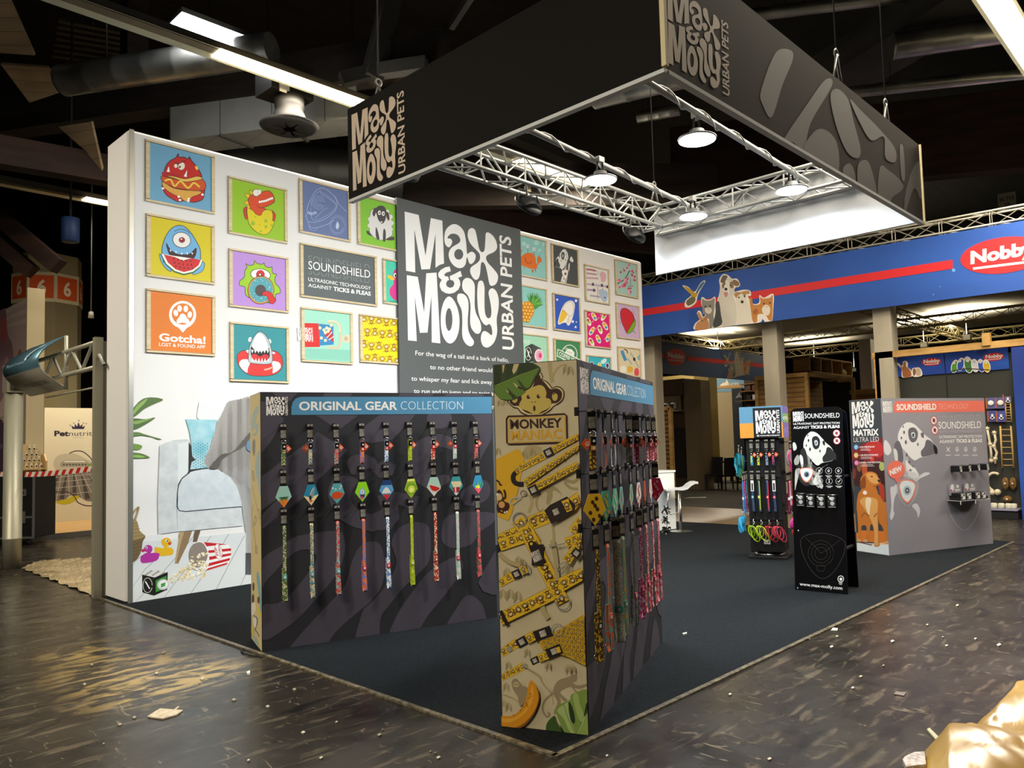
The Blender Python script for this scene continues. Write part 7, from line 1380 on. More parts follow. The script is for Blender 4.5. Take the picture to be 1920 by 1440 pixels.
# ------------------------------------------------------------ stand at the left behind the tape
CREAM = mat('#d8c8a0', .7)
b = MB(); b.box((3.9, 17.3, .05), (6.8, 5.0, .1), slatmat('oak_floor', '#b98f58', '#d8b27a', 1, .2, .02, .35, '#8a6436', (1, 8, 1))); tag(b.obj('floor_platform'), kind='structure')
b = MB(); b.bar((.5, 14.79, .05), (7.3, 14.79, .05), .03, .1, mat('#7d7a74', .4, .6)); tag(b.obj('trim_3'), kind='structure')
t = thing('printed_wall', 'white wall with a crown mark and a solar roof picture behind the tape', 'wall', (2.17, 17.68, 0)); b = MB(); b.box((4.2, 17.74, 1.44), (4.06, .1, 2.68), '#c3bda9'); b.obj('panel', t)
a = Art(Pl((2.17, 17.69, .1), (0, -1, 0)), clip=(0, .02, 4.05, 2.66)); a.z(0, 760, 4.5)
a.text('#1b1830', 'Pet', 458, 258, 580, 258, h=44, bold=.045); a.text('#2a2740', 'nutrition', 583, 258, 880, 256, h=44, bold=-.004)
a.poly('#1b1638', 612,200,600,170,628,185,632,155,650,180,662,140,676,178,695,155,695,185,718,170,708,200); [a.ell('#1b1638', x, y, 5, n=8) for x, y in ((592,168),(622,150),(665,128),(705,150),(728,155))]; a.line('#9a95a0', 4, 615,275,660,270,705,277, sm=1)
a.blob('#a9a596', 455,520,470,440,540,410,640,410,740,460,820,500,820,620,560,640); a.poly('#8d8a80', 505,490,545,462,720,462,770,505,770,520,510,520); a.poly('#c9c6ba', 545,468,715,468,725,480,540,480); [a.poly('#4a4a48', 530+k*26,494,546+k*26,494,548+k*26,508,532+k*26,508) for k in range(9)]; a.blob('#6a8a44', 740,500,800,480,860,490,860,520,760,520)
a.blob('#6d6864', 395,700,400,620,440,560,560,545,820,548,900,560,900,760,820,800,740,810,680,780,600,760,540,800,460,805,400,775)
for k in range(8): a.line('#3f3b3a', 30, 430+k*58+20, 560, 300+k*110, 790, taper=(.3, 1.4))
for k in range(9): a.line('#b5b0aa', 4, 420+k*52, 560, 250+k*112, 800)
for y in (585, 625, 675, 735): a.line('#a9a49e', 4, 400, y+30, 820, y-10)
a.blob('#a9a01c', 470,815,560,790,620,762,670,770,620,815,540,838); a.line('#3a2f38', 8, 400,600,450,560,520,545, sm=1); a.line('#3a2f38', 8, 585,405,640,385,700,392,760,440,800,505, sm=1); a.line('#3a2f38', 8, 430,735,560,730,620,760,660,820,740,848,830,835, sm=1)
a.obj('print', t)
# wall with the pale pink poster, its near end a tall cream board
t = thing('poster_wall', 'tall cream wall end with a pale pink poster on its side, left edge', 'wall', (1.27, 15.5, 0)); b = MB(); b.box((1.43, 15.52, 2.6), (.32, .06, 5.1), CREAM); b.obj('end_board', t); b = MB(); b.box((1.45, 20.5, 2.52), (.28, 9.9, 4.9), CREAM); b.obj('wall_body', t)
PK = Pl((1.305, 15.56, 0), (-1, 0, 0)); a = Art(PK, clip=(-9.8, .1, -.02, 5.0)); a.local(0, 0, 1); a.poly('#e2c6c0', -9.7,2.55,-.03,2.55,-.03,4.96,-9.7,4.96); a.z(0, 480, 4.8)
for k in range(5): a.poly('#efdcd4', 60,500+k*70-160, 240,360+k*90-160, 240,400+k*90-160, 60,560+k*60-160)
a.blob('#a9858f', -40,420,30,430,55,520,70,700,110,800,120,1000,60,1180,0,1320,-60,1300); a.blob('#d9705f', 10,640,35,540,55,600,45,760,20,780); a.blob('#d97a68', 150,940,175,840,195,880,185,970); a.blob('#caa0a4', 30,1000,60,900,90,1000,60,1160,20,1200)
a.z(0, 760, 4.5); a.blob('#5d4a66', -40,150,5,115,35,160,45,220,40,400,45,560,-40,560); a.line('#d8c8d0', 4, 0,330,15,345,5,365, sm=1)
a.obj('print', t)
# column with the hall number
cx6, cy6, r6 = 2.75, 19.75, .78; t = thing('number_column', 'thick olive octagonal column with an orange number 6 band', 'column', (cx6, cy6, 0))
o8 = [(cx6+r6*math.cos(PI/8+PI/4*k+.35), cy6+r6*math.sin(PI/8+PI/4*k+.35)) for k in range(8)]
b = MB(); b.prism(o8, 5.55, '#7d7356'); b.obj('shaft', t); k8 = 1.035; o9 = [(cx6+(x-cx6)*k8, cy6+(y-cy6)*k8) for x, y in o8]
b = MB(); b.prism(o9, .75, '#c9c0a2', Matrix.Translation((0, 0, 5.52))); b.prism(o8, .5, '#8f8768', Matrix.Translation((0, 0, 6.27))); h = b.obj('sign_band', t)
for k in range(8):
    p, q = V((*o9[k], 0)), V((*o9[(k+1) % 8], 0)); d = (q-p); n = V((d.y, -d.x, 0)).normalized(); mid = (p+q)/2
    if n.dot(V((CX, CY, 0))-mid) > 0:
        a = Art(Pl((mid.x, mid.y, 5.55), n)); a.local(0, 0, 1); w_ = d.length*.43; a.poly('#d0531c', -w_,.06,w_,.06,w_,.64,-w_,.64); a.text('#efe4cc', '6', -.1, .17, .1, .17, h=.36, bold=.03); a.obj('number', h)
# gantry with the curved sign
GP = mat('#a3a08c', .4, .3)
t = thing('sign_gantry', 'grey tube gantry between a round post and a square post, left of the white wall', 'gantry', (0, 10.85, 0))
b = MB(); b.lathe([(.125, 0), (.125, .42), (.13, .425), (.13, .44), (.125, .445), (.125, 2.62)], GP, (0, 10.85, 0), 20); b.obj('round_post', t); b = MB(); b.box((0, 10.85, 2.83), (.24, .28, .42), GP); b.box((-.0, 10.7, 2.83), (.16, .03, .34), '#2c2a24'); b.obj('bracket', t)
b = MB(); b.box((-.0, 7.12, 1.52), (.09, .09, 3.04), GP); b.box((.06, 7.16, 1.5), (.06, .12, 3.0), '#7d7a6c'); b.obj('square_post', t)
for z in (2.69, 2.99): b = MB(); b.tube([(0, 10.7, z), (0, 7.12, z)], .03, GP, 8); b.obj('chord', t)
b = MB()
for k in range(9): y = 10.5-k*.4; b.tube([(0, y, 2.69 if k % 2 else 2.99), (0, y-.4, 2.99 if k % 2 else 2.69)], .02, mat('#c0bfb2', .35, .5), 6, cap=False)
b.tube([(0, 8.33, 2.5), (0, 8.33, 3.2)], .025, GP, 6); b.tube([(0, 9.2, 2.45), (0, 7.12, 2.45)], .012, GP, 5); b.obj('bracing', t)
def prof(s):  # s 0 bottom .. 1 top
    return (-.34*math.sin(PI*s)+.02, 2.52+.70*s)
t = thing('curved_sign', 'curved blue and grey metal sign clipped to the tube gantry', 'sign', (0, 9.2, 2.5)); b = MB(); n = 16; Y0, Y1 = 10.06, 8.38
for lo, hi, c in ((0, 6, mat('#b3ae9e', .45, .2)), (6, 16, mat('#5d8494', .3, .5))):
    vs = []; fs = []
    for i in range(lo, hi+1):
        x, z = prof(i/n); vs += [(x, Y0, z), (x, Y1, z), (x+.02, Y0, z), (x+.02, Y1, z)]
    for i in range(hi-lo):
        o = i*4; fs += [(o, o+1, o+5, o+4), (o+2, o+6, o+7, o+3), (o, o+4, o+6, o+2), (o+1, o+3, o+7, o+5)]
    b.add(vs, fs, c, True)
b.obj('plate', t)
vs, fs, _, _, _ = glyphs('PET FOOD PROCESSING', .006); b = MB(); m3 = lambda a_, s: (prof(s)[0]-.006, Y0+(Y1-Y0)*a_, prof(s)[1])
b.add([m3(.25+.62*a_, .12+.09*q) for a_, q in vs], fs, '#6a6858'); 
vs, fs, _, _, _ = glyphs('Material Processes', 0); b.add([m3(.12+.55*a_, .52+.10*q) for a_, q in vs], fs, '#8fb0bc')
b.add([m3(.72+.07*math.cos(x)+.05*math.sin(x), .72+.16*math.sin(x)) for x in [2*PI*i/14 for i in range(14)]], [list(range(14))], '#c9d8dc'); b.add([m3(.72+.04*math.cos(x)+.028*math.sin(x), .71+.10*math.sin(x)) for x in [2*PI*i/14 for i in range(14)]], [list(range(14))], '#6f95a4')
b.obj('lettering', t)
# red and white tape
A, B = hd(-25, 888, 12.4), hd(188, 876.5, 10.6); d = B-A; w_ = .075; t = thing('barrier_tape', 'red and white striped barrier tape stretched across the left stand', 'tape', (A+B)/2); b = MB(); n = 34; S0 = lambda f, v: A+d*f+V((0, 0, v*w_/2-.05*math.sin(PI*f)))
for i in range(n):
    f0, f1 = i/n, (i+1)/n; sk = .018; b.add([S0(f0-sk, -1), S0(f1-sk, -1), S0(f1+sk*.0, 1), S0(f0+sk*.0, 1)], [(0, 1, 2, 3)], ('#c9251c', '#e8dfd0')[i % 2])
b.obj('strip', t)
# round-topped shelf with bottles
y0 = 15.1; sx0, sx1 = hy(36, 900, y0).x, hy(88, 900, y0).x; t = thing('arched_shelf', 'pale wooden shelf with a round top, stacked with white bottles', 'shelf', (sx1, y0, .1)); SW = mat('#d9b981', .5)
zt = hy(60, 832, y0+.2).z; cxs = (sx0+sx1)/2-.05; rad = (sx1-sx0)/2-.03; zs = hy(88, 853, y0).z
b = MB(); b.prism([(cxs-rad, .1), (cxs+rad, .1)]+[(cxs+rad*math.cos(x), zt-rad*.75+rad*.75*math.sin(x)) for x in [PI*k/14 for k in range(15)]], .03, SW, Matrix.Translation((0, y0+.36, 0)) @ Matrix.Rotation(PI/2, 4, 'X')); b.obj('back_board', t)
b = MB(); b.prism([(y0-.05, .1), (y0+.3, .1), (y0+.3, zs), (y0+.12, zs+.02), (y0-.02, zs-.12)], .03, SW, Matrix(((0, 0, 1, sx1-.03), (1, 0, 0, 0), (0, 1, 0, 0), (0, 0, 0, 1)))); b.obj('side_board', t)
LV = [hy(75, v, y0).z for v in (981, 949, 916, 879)]
for z in LV: b = MB(); b.box(((sx0+sx1)/2-.02, y0+.12, z), (sx1-sx0-.02, .34, .025), SW); b.obj('board', t)
random.seed(8); bz = LV[3]+.0135; nb = 0
for tier, cnt in ((0, 6), (1, 5), (2, 4), (3, 2)):
    for k in range(cnt):
        x = sx1-.08-(k+.5*tier)*.085; p = (x, y0+.12, bz+tier*.118)
        bb = MB(); bb.lathe([(.030, 0), (.032, .01), (.032, .07), (.022, .085), (.026, .09), (.026, .115), (.02, .117)], '#ddd2b4', p, 12); bb.box((x, y0+.088, bz+tier*.118+.04), (.03, .004, .035), '#4a4034'); tag(bb.obj('supplement_bottle', origin=p), 'small white bottle in the pyramid on the round-topped shelf', 'bottle', 'bottle pyramid on the arched shelf')
for k, (zz, c, lb) in enumerate(((LV[2], '#4a5f74', 'blue box on the upper board of the round-topped shelf'), (LV[0], '#7a3a24', 'brown bowl-shaped box on the lowest board of the round-topped shelf'))):
    p = (sx1-.2, y0+.12, zz+.0135); b = MB(); b.box((p[0], p[1], p[2]+(.12 if k == 0 else .05)), (.26, .2, .24 if k == 0 else .1), c, bev=.01); tag(b.obj('shelf_box', origin=p), lb, 'box')
for k in range(4):
    p = (sx1-.1-.085*(k % 3), y0+.1, LV[1]+.0135+(.075 if k == 3 else 0)); b = MB(); b.lathe([(.035, 0), (.038, .01), (.038, .06), (.036, .072)], '#8f8a82', p, 12); tag(b.obj('food_tin', origin=p), 'grey tin on the middle board of the round-topped shelf', 'tin', 'tins on the arched shelf')
# flight case
c0 = hz(62, 1022); t = thing('flight_case', 'black flight case on castors behind the round post', 'case', c0); fx = V((R_.x, R_.y, 0)).normalized(); fy = V((-fx.y, fx.x, 0)); W = Matrix((fx, fy, V((0, 0, 1)))).transposed().to_4x4(); W.translation = c0
zh = hv(64, 888, c0).z; b = MB(); b.box((-.7, .35, .13+(zh-.13)/2), (1.4, .68, zh-.13), '#0d0d0d', M=W, bev=.01); b.obj('shell', t); b = MB()
MT = mat('#8f8f8c', .35, .7)
for z in (.14, .52, zh-.01): b.box((-.7, .005, z), (1.42, .02, .035), MT, M=W)
for x in (-.005, -1.395): b.box((x, .005, .13+(zh-.13)/2), (.035, .02, zh-.13), MT, M=W)
b.obj('edging', t); b = MB(); b.box((-.23, -.012, .52), (.17, .02, .22), MT, M=W); b.box((-.23, -.026, .53), (.06, .015, .1), '#5a5a58', M=W); b.obj('latch', t); b = MB(); b.box((-.24, -.012, .98), (.22, .02, .13), MT, M=W); b.box((-.24, -.026, .98), (.15, .012, .06), '#2a2a29', M=W); b.obj('handle', t)
for x in (-.15, -1.25):
    b = MB(); b.lathe([(.03, -.02), (.055, -.018), (.055, .018), (.03, .02)], '#1a1a1a', n=14, T=W @ Matrix.Translation((x, .12, .056)) @ Matrix.Rotation(PI/2, 4, 'Y')); b.box((x, .12, .11), (.06, .08, .03), MT, M=W); b.obj('castor', t)
# clear sheet on the floor
C4 = [hz(40, 1067), hz(181, 1121), hz(181, 1047), hz(75, 1052)]; C4[0].x -= .0; random.seed(12); vs = []; N1, N2 = 30, 16
for i in range(N1+1):
    for j in range(N2+1):
        f, g = i/N1, j/N2; p = (C4[0]*(1-f)+C4[1]*f)*(1-g)+(C4[3]*(1-f)+C4[2]*f)*g; vs.append((p.x+.02*math.sin(i*1.7+j), p.y, .006+.016*abs(math.sin(i*.9+j*1.3)*math.sin(j*.7-i*.35))+random.uniform(0, .008)))
b = MB(); b.add(vs, [(i*(N2+1)+j, (i+1)*(N2+1)+j, (i+1)*(N2+1)+j+1, i*(N2+1)+j+1) for i in range(N1) for j in range(N2)], nmat('film', '#8a7a5c', '#b5a27c', (2, 2, 2), 4, .18, spec=.7)); tag(b.obj('floor_film'), 'crumpled clear protective film on the floor left of the white wall', 'film')

# spotlights added to brighten the left stand
for k, (x, y, z, e) in enumerate(((2.6, 15.9, 4.7, 200), (4.6, 15.6, 4.7, 120), (.2, 17.6, 5.4, 110))):
    p = V((x, y, z)); t = thing('added_stand_spot', ('small added spotlight over the shelf of white bottles', 'small added spotlight hidden behind the white wall', 'small added spotlight over the pale pink poster')[k], 'lamp', p, 0, 'added spotlights of the left stand'); b = MB(); b.lathe([(.03, .14), (.05, .12), (.06, 0)], '#b9b6ae', p, 14); b.obj('head', t); b = MB(); b.tube([p+V((0, 0, .14)), V((x, y, 11.5))], .012, '#8a8a86', 5); b.obj('hanger', t)
    l = bpy.data.lights.new('spot', 'SPOT'); l.energy = e*2.2; l.color = (1, .86, .62); l.spot_size = math.radians(150); l.spot_blend = 1; l.shadow_soft_size = .1; o = bpy.data.objects.new('light', l); COL.objects.link(o); o.parent = t; o.location = (0, 0, -.02); o.rotation_euler = (.35 if k < 2 else 0, (0, 0, -.6)[k]*-1, 0)
# ------------------------------------------------------------ roof beams, ducts and hall lights
BM = nmat('beam', '#17120e', '#2a2119', (.8, .8, 6), 5, .8); BM2 = nmat('beam_red', '#21140f', '#36221a', (.8, .8, 6), 5, .8); GRY = mat('#4a4a48', .8); GAL = nmat('galvanised', '#777772', '#a3a39c', (1.4, 1.4, 1.4), 4, .38, metal=.85, lo=.4, hi=.6)
def beam(A, B, w, h, m=BM):
    b = MB(); b.bar(A, B, w, h, m); tag(b.obj('roof_beam'), kind='structure')
def ext(A, B, k0, k1): d = B-A; return A-d*k0, B+d*k1
beam(*ext(hz(0, 226, 7.9), hz(620, 132, 7.9), .3, .3), .4, .62); beam(*ext(hz(0, 285, 6.3), hz(190, 318, 6.3), .6, 1.5), .3, .45, BM2)
beam(hz(252, 150, 7.9), hz(252, 150, 7.9)+V((0, 0, 3.5)), .34, .34); beam(*ext(hz(735, -10, 9), hz(700, 135, 7.6), .1, .1), .28, .28, GRY); beam(hz(700, 135, 7.6), hz(800, 120, 7.6), .2, .2, GRY); beam(hz(700, 135, 7.6), hz(640, 150, 7.4), .2, .2, GRY); beam(hz(845, 52, 8.6), hz(905, -40, 9), .1, .1, GRY)
beam(hd(-20, 392, 17), hd(110, 500, 17), .3, .34, BM2); beam(hd(-20, 440, 17), hd(60, 510, 17), .28, .3, BM2)
beam(*ext(hz(1540, 160, 8.2), hz(1840, -30, 8.2), .35, .5), 1.1, .5, nmat('beam_grey', '#211f1d', '#312e2a', (.8, .8, 4), 5, .8))
A, B = hz(1560, 352, 7.4), hz(1925, 318, 7.4); A, B = ext(A, B, .9, .4); beam(A+V((0, 0, .9)), B+V((0, 0, .9)), .4, 1.8, BM2)
A, B = hz(760, 395, 6.6), hz(1180, 392, 6.6); A, B = ext(A, B, .3, .4); beam(A+V((0, 0, .5)), B+V((0, 0, .5)), .3, .9, BM)
A, B = hz(880, 420, 6.9), hz(1230, 450, 6.9); beam(*ext(A, B, .2, .6), .3, .7, BM2)
beam(*ext(hz(985, 258, 8.5), hz(1160, 330, 8.5), .3, .8), .3, .4, GRY)
# pale plank decking between the beams
PLN = slatmat('planks', '#7d6a50', '#a38d6c', 1, .22, .03, .6, '#4a3a28', (1, 5, 1))
def plank(P, lb):
    c = sum(P, V())/4; ex = (P[1]-P[0]).normalized(); n = ex.cross(P[3]-P[0]).normalized(); ey = n.cross(ex); T = Matrix((ex, ey, n)).transposed().to_4x4(); T.translation = c
    I = T.inverted(); b = MB(); b.prism([((I @ p).x, (I @ p).y) for p in P], .05, PLN); o = b.obj('plank_panel'); o.matrix_world = T; tag(o, lb, 'panel', 'pale plank panels in the roof')
plank([hz(-120, -40, 8.6), hz(0, -40, 8.6), hz(66, 102, 8.0), hz(-30, 98, 8.0)], 'pale plank roof panel at the top left corner'); plank([hz(2, 118, 7.9), hz(90, 124, 7.9), hz(122, 178, 7.6), hz(56, 190, 7.6)], 'pale plank roof panel just above the long dark beam'); plank([hz(96, 243, 6.75), hz(158, 233, 6.75), hz(230, 320, 6.4), hz(150, 290, 6.4)], 'pale plank roof panel below the long dark beam')
b = MB()
for k in range(7): b.bar(hz(110-k*2, 38+k*11, 9.4), hz(235, 62+k*10, 9.4), .1, .05, '#3a352c')
tag(b.obj('roof_slats'), kind='structure')
# ducts
def duct(A, B, r, lb, rib=.45, m=None):
    A, B = V(A), V(B); L = (B-A).length; t = thing('spiral_duct', lb, 'duct', (A+B)/2); n = max(4, int(L/rib)); P = []; R = []
    for i in range(n):
        for f, k in ((0, 1), (.06, 1.025), (.12, 1)): P.append(A+(B-A)*((i+f)/n)); R.append(r*k)
    P.append(B); R.append(r); b = MB(); b.tube(P, R, m or GAL, 18); b.obj('pipe', t)
    for f in (.22, .72): q = A+(B-A)*f; b = MB(); b.tube([q+V((0, 0, r*.9)), V((q.x, q.y, 11.5))], .015, '#2a2a28', 5); b.obj('hanger', t)
    return t
duct(*ext(hz(125, 150, 7.35), hz(510, 92, 7.35), .02, 0), .23, 'fat spiral duct above the long beam at the top left'); duct(*ext(hz(1722, 80, 7.7), hz(1925, 50, 7.7), .25, .5), .2, 'fat spiral duct beside the lit tube at the top right'); duct(*ext(hz(1590, 174, 7.5), hz(1925, 137, 7.5), .05, .3), .1, 'thin spiral duct below the fat one at the top right', .9); duct(*ext(hz(1190, 152, 7.2), hz(1272, 132, 7.2), 1, 1), .28, 'fat spiral duct seen through the banner corner'); duct(hz(1195, 220, 8), hz(1275, 205, 8), .12, 'thin dull duct seen inside the banner opening', 1.2); duct(*ext(hz(1420, 27, 8.4), hz(1640, 0, 8.4), .05, .3), .1, 'thin duct over the right face of the black banner', 1.2)
N1, N2, F1, F2 = hz(318, 264, 7), hz(668, 220, 7), hz(400, 284, 7), hz(672, 252, 7); b = MB(); vs = [N1, N2, F2, F1]; vs = vs+[p+V((0, 0, .6)) for p in vs]
GAL2 = slatmat('duct_side', '#8d8d86', '#b5b5ac', 0, .5, .02, .4, '#5f5f58', (1, 1, 1)); b.add(vs, [(0, 1, 2, 3), (4, 7, 6, 5), (0, 4, 5, 1), (2, 6, 7, 3), (1, 5, 6, 2), (0, 3, 7, 4)], GAL2); t = thing('box_duct', 'long galvanised box duct above the white wall, lit by the tubes', 'duct', N1); b.obj('casing', t); b = MB()
for f in (.28, .66): p = N1*(1-f)+N2*f; q = F1*(1-f)+F2*f; b.bar(p-V((0, 0, .01)), q-V((0, 0, .01)), .05, .05, '#55554f')
b.obj('flange', t)
duct(*ext(hz(430, 312, 6.9), hz(700, 330, 6.9), 0, .2), .5, 'wide dark round duct right above the white wall', .9, mat('#2f302d', .45, .4))
p = hz(543, 243, 6.5); t = thing('air_diffuser', 'round black ceiling air diffuser above the white wall', 'vent', p); D_ = mat('#141312', .6, 0)
b = MB(); b.lathe([(.26, .0), (.36, .01), (.44, .05), (.36, .055), (.25, .06)], D_, p, 28); b.obj('flange', t); b = MB(); b.lathe([(.25, .02), (.25, .18), (.2, .3), (.22, .34), (.22, .5)], D_, p, 24); b.obj('neck', t); b = MB()
for k in range(4): x = PI*k/4; b.bar(p+V((.25*math.cos(x), .25*math.sin(x), .01)), p-V((.25*math.cos(x), .25*math.sin(x), -.01)), .03, .02, '#3a3833')
b.lathe([(.09, .0), (.09, .02)], '#0d0d0d', p, 16); b.obj('blades', t); b = MB(); b.box(p+V((-.02, .1, .75)), (.7, .5, .5), '#14120f'); b.box(p+V((-.17, -.16, .62)), (.16, .02, .3), '#c9c3b4'); b.obj('plenum', t)
# strip lights
def strip(name, lb, x0, x1, y, z, lit, col='#ffe9bd', e=13, w_=.36):
    t = thing(name, lb, 'light', ((x0+x1)/2, y, z), 0, 'strip light rows'); b = MB(); b.box(((x0+x1)/2, y, z+.09), (x1-x0, .16, .12), mat('#4a463c', .5)); b.obj('housing', t); TG = mat('#a9ab97', .35, .2)
    b = MB(); b.add([(x0, y-w_/2, z+.0), (x1, y-w_/2, z), (x1, y-.07, z+.05), (x0, y-.07, z+.05), (x1, y+.07, z+.05), (x0, y+.07, z+.05), (x1, y+w_/2, z), (x0, y+w_/2, z)], [(0, 1, 2, 3), (3, 2, 4, 5), (5, 4, 6, 7)], TG); b.obj('reflector', t)
    for a0, a1 in lit:
        b = MB(); n = max(1, round((a1-a0)/1.55)); L = (a1-a0)/n
        b.box(((a0+a1)/2, y, z+.018), (a1-a0, w_*.78, .02), mat(col, .5, emit=e*.55))
        for k in range(n):
            for s in (-.055, .055): b.tube([(a0+k*L+.04, y+s, z), (a0+(k+1)*L-.04, y+s, z)], .016, mat(col, .5, emit=e*2), 6)
        b.obj('tube', t)
        l = bpy.data.lights.new('strip', 'AREA'); l.shape = 'RECTANGLE'; l.size = a1-a0; l.size_y = w_; l.energy = 105*(a1-a0); l.color = (1, .90, .74); o = bpy.data.objects.new('light', l); COL.objects.link(o); o.parent = t; o.location = ((a0+a1)/2-(x0+x1)/2, 0, -.04)
strip('strip_light', 'long strip light row over the white wall, lit from its middle on', -9.6, 13.5, 7.08, 7.0, ((-9.4, -3.3), (1.42, 4.6), (7.25, 9.4)))  # leftmost lit stretch is out of view, added to light the left side
strip('strip_light', 'dull strip light row at the far left, nearly unlit', -2, 2.7, 14.75, 7.0, ((2.1, 2.7),))
strip('strip_light', 'bright warm strip light in the top right corner', 1.4, 13.6, -.72, 7.0, ((2.6, 7.3), (7.5, 13.5)), w_=.40)
for k, (x0, y, lb) in enumerate(((-10.2, -.72, 'unseen added strip light row over the left aisle, in line with the corner row'), (9.5, -8.5, 'unseen added strip light row over the next aisle to the right'), (17.5, 14.75, 'unseen added strip light row far behind the white wall'), (24, 14.75, 'farthest unseen added strip light row behind the white wall'))):  # rows out of view, added to brighten the counter, left side and far stand
    strip('strip_light', lb, x0, x0+6.4, y, 7.0, ((x0+.2, x0+6.2),))
p = hz(395, 62, 7.6); t = thing('highbay_light', 'square white high-bay light above the strip light row', 'light', p); b = MB(); b.box(p, (.95, .42, .05), mat('#f2f7ff', .5, emit=22)); b.obj('panel', t); b = MB(); b.box(p+V((0, 0, .06)), (1.0, .46, .07), '#5a5a58'); b.bar(p+V((0, 0, .1)), p+V((0, 0, 1.6)), .03, .03, '#3a3a38'); b.obj('housing', t)
l = bpy.data.lights.new('bay', 'AREA'); l.shape = 'RECTANGLE'; l.size = .9; l.size_y = .4; l.energy = 130; l.color = (.95, .96, 1); o = bpy.data.objects.new('light', l); COL.objects.link(o); o.parent = t; o.location = (0, 0, -.04)
p = hd(1888, 377, 20); t = thing('roof_plate', 'small white plate with a roof bay code at the right edge', 'sign', p); vv = V((CX-p.x, CY-p.y, 0)).normalized(); a = Art(Pl(p, vv)); a.local(0, 0, 1); a.poly('#8f8a7c', -.2,-.22,.2,-.22,.2,.22,-.2,.22); a.text('#2a2824', 'BLT03', -.16, .02, .16, .02, h=.1, bold=.02); a.text('#2a2824', '09', -.05, -.14, .07, -.14, h=.1, bold=.02); a.obj('face', t); b = MB(); b.bar(p-vv*.02-V((0, 0, .22)), p-vv*.02+V((0, 0, .22)), .42, .03, '#4a463c', up=tuple(vv)); b.obj('backing', t)
p = hd(132, 432, 13); b = MB(); b.lathe([(.13, -.2), (.14, -.19), (.14, .2), (.13, .21)], '#17305a', p, 14); b.tube([p+V((0, 0, .2)), p+V((0, 0, 5))], .02, '#2a2a2a', 5); tag(b.obj('blue_canister', origin=p), 'small blue canister hanging in the dark roof, left of the white wall', 'canister')
# ------------------------------------------------------------ things lying on the floor
def scrap(name, P, lb, cat, c, th=.004, grp=None, lift=.002):
    pts = [hz(*q) for q in pairs(P)]; o = sum(pts, V())/len(pts); b = MB(); pl = [(p.x, p.y) for p in pts]
    ar = sum(pl[i-1][0]*pl[i][1]-pl[i][0]*pl[i-1][1] for i in range(len(pl))); pl = pl if ar > 0 else pl[::-1]
    b.prism(pl, th, c, Matrix.Translation((0, 0, lift))); return tag(b.obj(name, origin=(o.x, o.y, 0)), lb, cat, grp)
scrap('paper_sheet', (276,1346,300,1331,343,1334,330,1343,305,1350), 'crumpled cream paper sheet on the dark floor in front of the displays', 'paper', nmat('paper', '#b5a68c', '#cfc2a8', (30, 30, 30), 3, .7, bump=.3), .008)
scrap('paper_slip', (326,1332,334,1325,336,1328,329,1333), 'tiny cream strip touching the paper sheet on the floor', 'paper', '#b5a68c')
scrap('wood_chip', (1738,1372,1743,1369,1762,1388,1755,1391), 'pale wooden chip near the yellow bag', 'chip', '#a9a585', .012)
scrap('film_scrap', (1676,1303,1680,1298,1699,1300,1695,1306), 'thin clear film scrap on the floor above the pale chip', 'film', '#6f6560')
scrap('paper_bit', (1558,1184,1562,1179,1571,1180,1570,1184), 'small white scrap at the carpet edge, right of the folding board', 'paper', '#d8d2c8', .008)
scrap('paper_bit', (1280,1192,1288,1190,1288,1192,1281,1194), 'tiny white scrap on the dark carpet', 'paper', '#d8d6d0', .02)
scrap('foam_bit', (462,1264,468,1261,469,1265,464,1267), 'small white foam bit on the floor left of the carpet edge', 'scrap', '#d8d4c8', .015)
random.seed(21)
for k in range(46):
    x, y = random.choice(((random.uniform(10, 480), random.uniform(1180, 1430)), (random.uniform(480, 1000), random.uniform(1290, 1435)), (random.uniform(1120, 1700), random.uniform(1240, 1435)), (random.uniform(1500, 1900), random.uniform(1120, 1250))))
    if y < 1100+x*.34 and x < 1040: continue
    if 1560 < x and y > 1330: continue
    s = random.uniform(.6, 1.8); scrap('crumb', (x, y, x+3*s, y-1.5*s, x+5*s, y, x+2*s, y+1.5*s), 'pale crumb of litter lying loose on the dark hall floor', 'crumb', random.choice(('#9a917c', '#b5ad98', '#c8c2b0')), .006, 'crumbs on the floor')
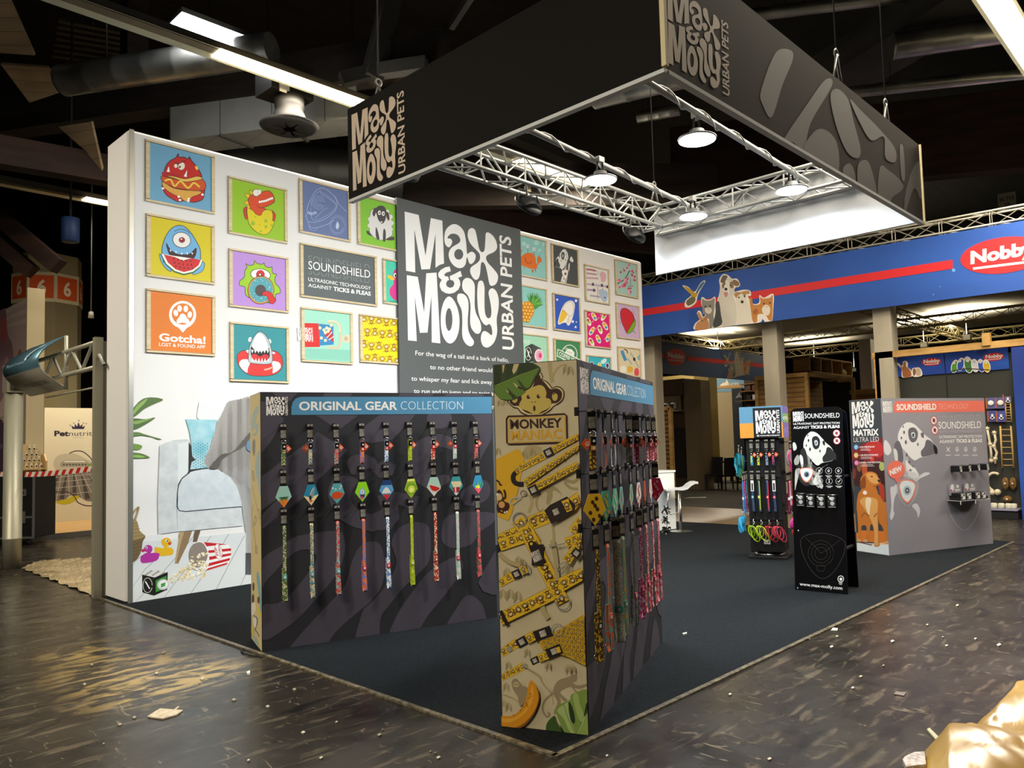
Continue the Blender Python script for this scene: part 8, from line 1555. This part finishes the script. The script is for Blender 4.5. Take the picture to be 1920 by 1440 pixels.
b = MB(); pts = [hz(x, y) for x, y in ((452,1219),(453,1223),(458,1227),(468,1230),(480,1232),(492,1234))]; b.tube([p+V((0, 0, .008)) for p in pts], .006, '#141210', 6); tag(b.obj('black_cord'), 'short black cord end on the floor beside the wider display corner', 'cord')
# yellow bag, a big crumpled sheet
O = [(1736,1440),(1735,1412),(1740,1407),(1762,1405),(1785,1391),(1815,1378),(1827,1365),(1840,1352),(1870,1330),(1905,1305),(1921,1291),(1990,1250),(2060,1330),(2060,1560),(1850,1600),(1740,1520)]
PTS = [hz(*q) for q in O]; ctr = hz(1900, 1430); random.seed(31); rings = 26; n = 72; vs = []; sm_ = [V((q[0], q[1], 0)) for q in cat_([(p.x, p.y) for p in PTS], True, 5)]; n = len(sm_)
def hgt(x, y, f):
    z = .085*abs(math.sin(x*3.4+y*1.9+.6))+.05*abs(math.sin(x*2.1-y*4.7+1))+.018*abs(math.sin(x*9.3+y*6.1))+.008*abs(math.sin(x*19-y*15))
    return .006+min(1, f*3.2)*z+.03*f
for i in range(rings):
    f = i/(rings-1)
    for k in range(n): p = sm_[k]*(1-f*.93)+V((ctr.x, ctr.y, 0))*f*.93; vs.append((p.x, p.y, hgt(p.x, p.y, f)))
fs = [(i*n+k, i*n+(k+1) % n, (i+1)*n+(k+1) % n, (i+1)*n+k) for i in range(rings-1) for k in range(n)]+[[(rings-1)*n+k for k in range(n)]]
YM = nmat('yellow_bag', '#8f6a12', '#b8923a', (2.2, 2.2, 2.2), 3, .32, lo=.35, hi=.7, spec=.6)
_b = YM.node_tree.nodes['Principled BSDF']; _b.inputs['Transmission Weight'].default_value = .12; _b.inputs['Subsurface Weight'].default_value = .0
b = MB(); b.add(vs, fs, YM, True); tag(b.obj('yellow_bag', origin=(ctr.x, ctr.y, 0)), 'crumpled yellow plastic bag at the bottom right corner', 'bag')
scrap('white_film', (1693,1436,1698,1430,1715,1422,1734,1421,1737,1445,1700,1450), 'crumpled whitish film poking out beside the yellow bag', 'film', nmat('white_film', '#a89c94', '#d8d0ca', (40, 40, 40), 4, .25, spec=.6, bump=.5), .03)
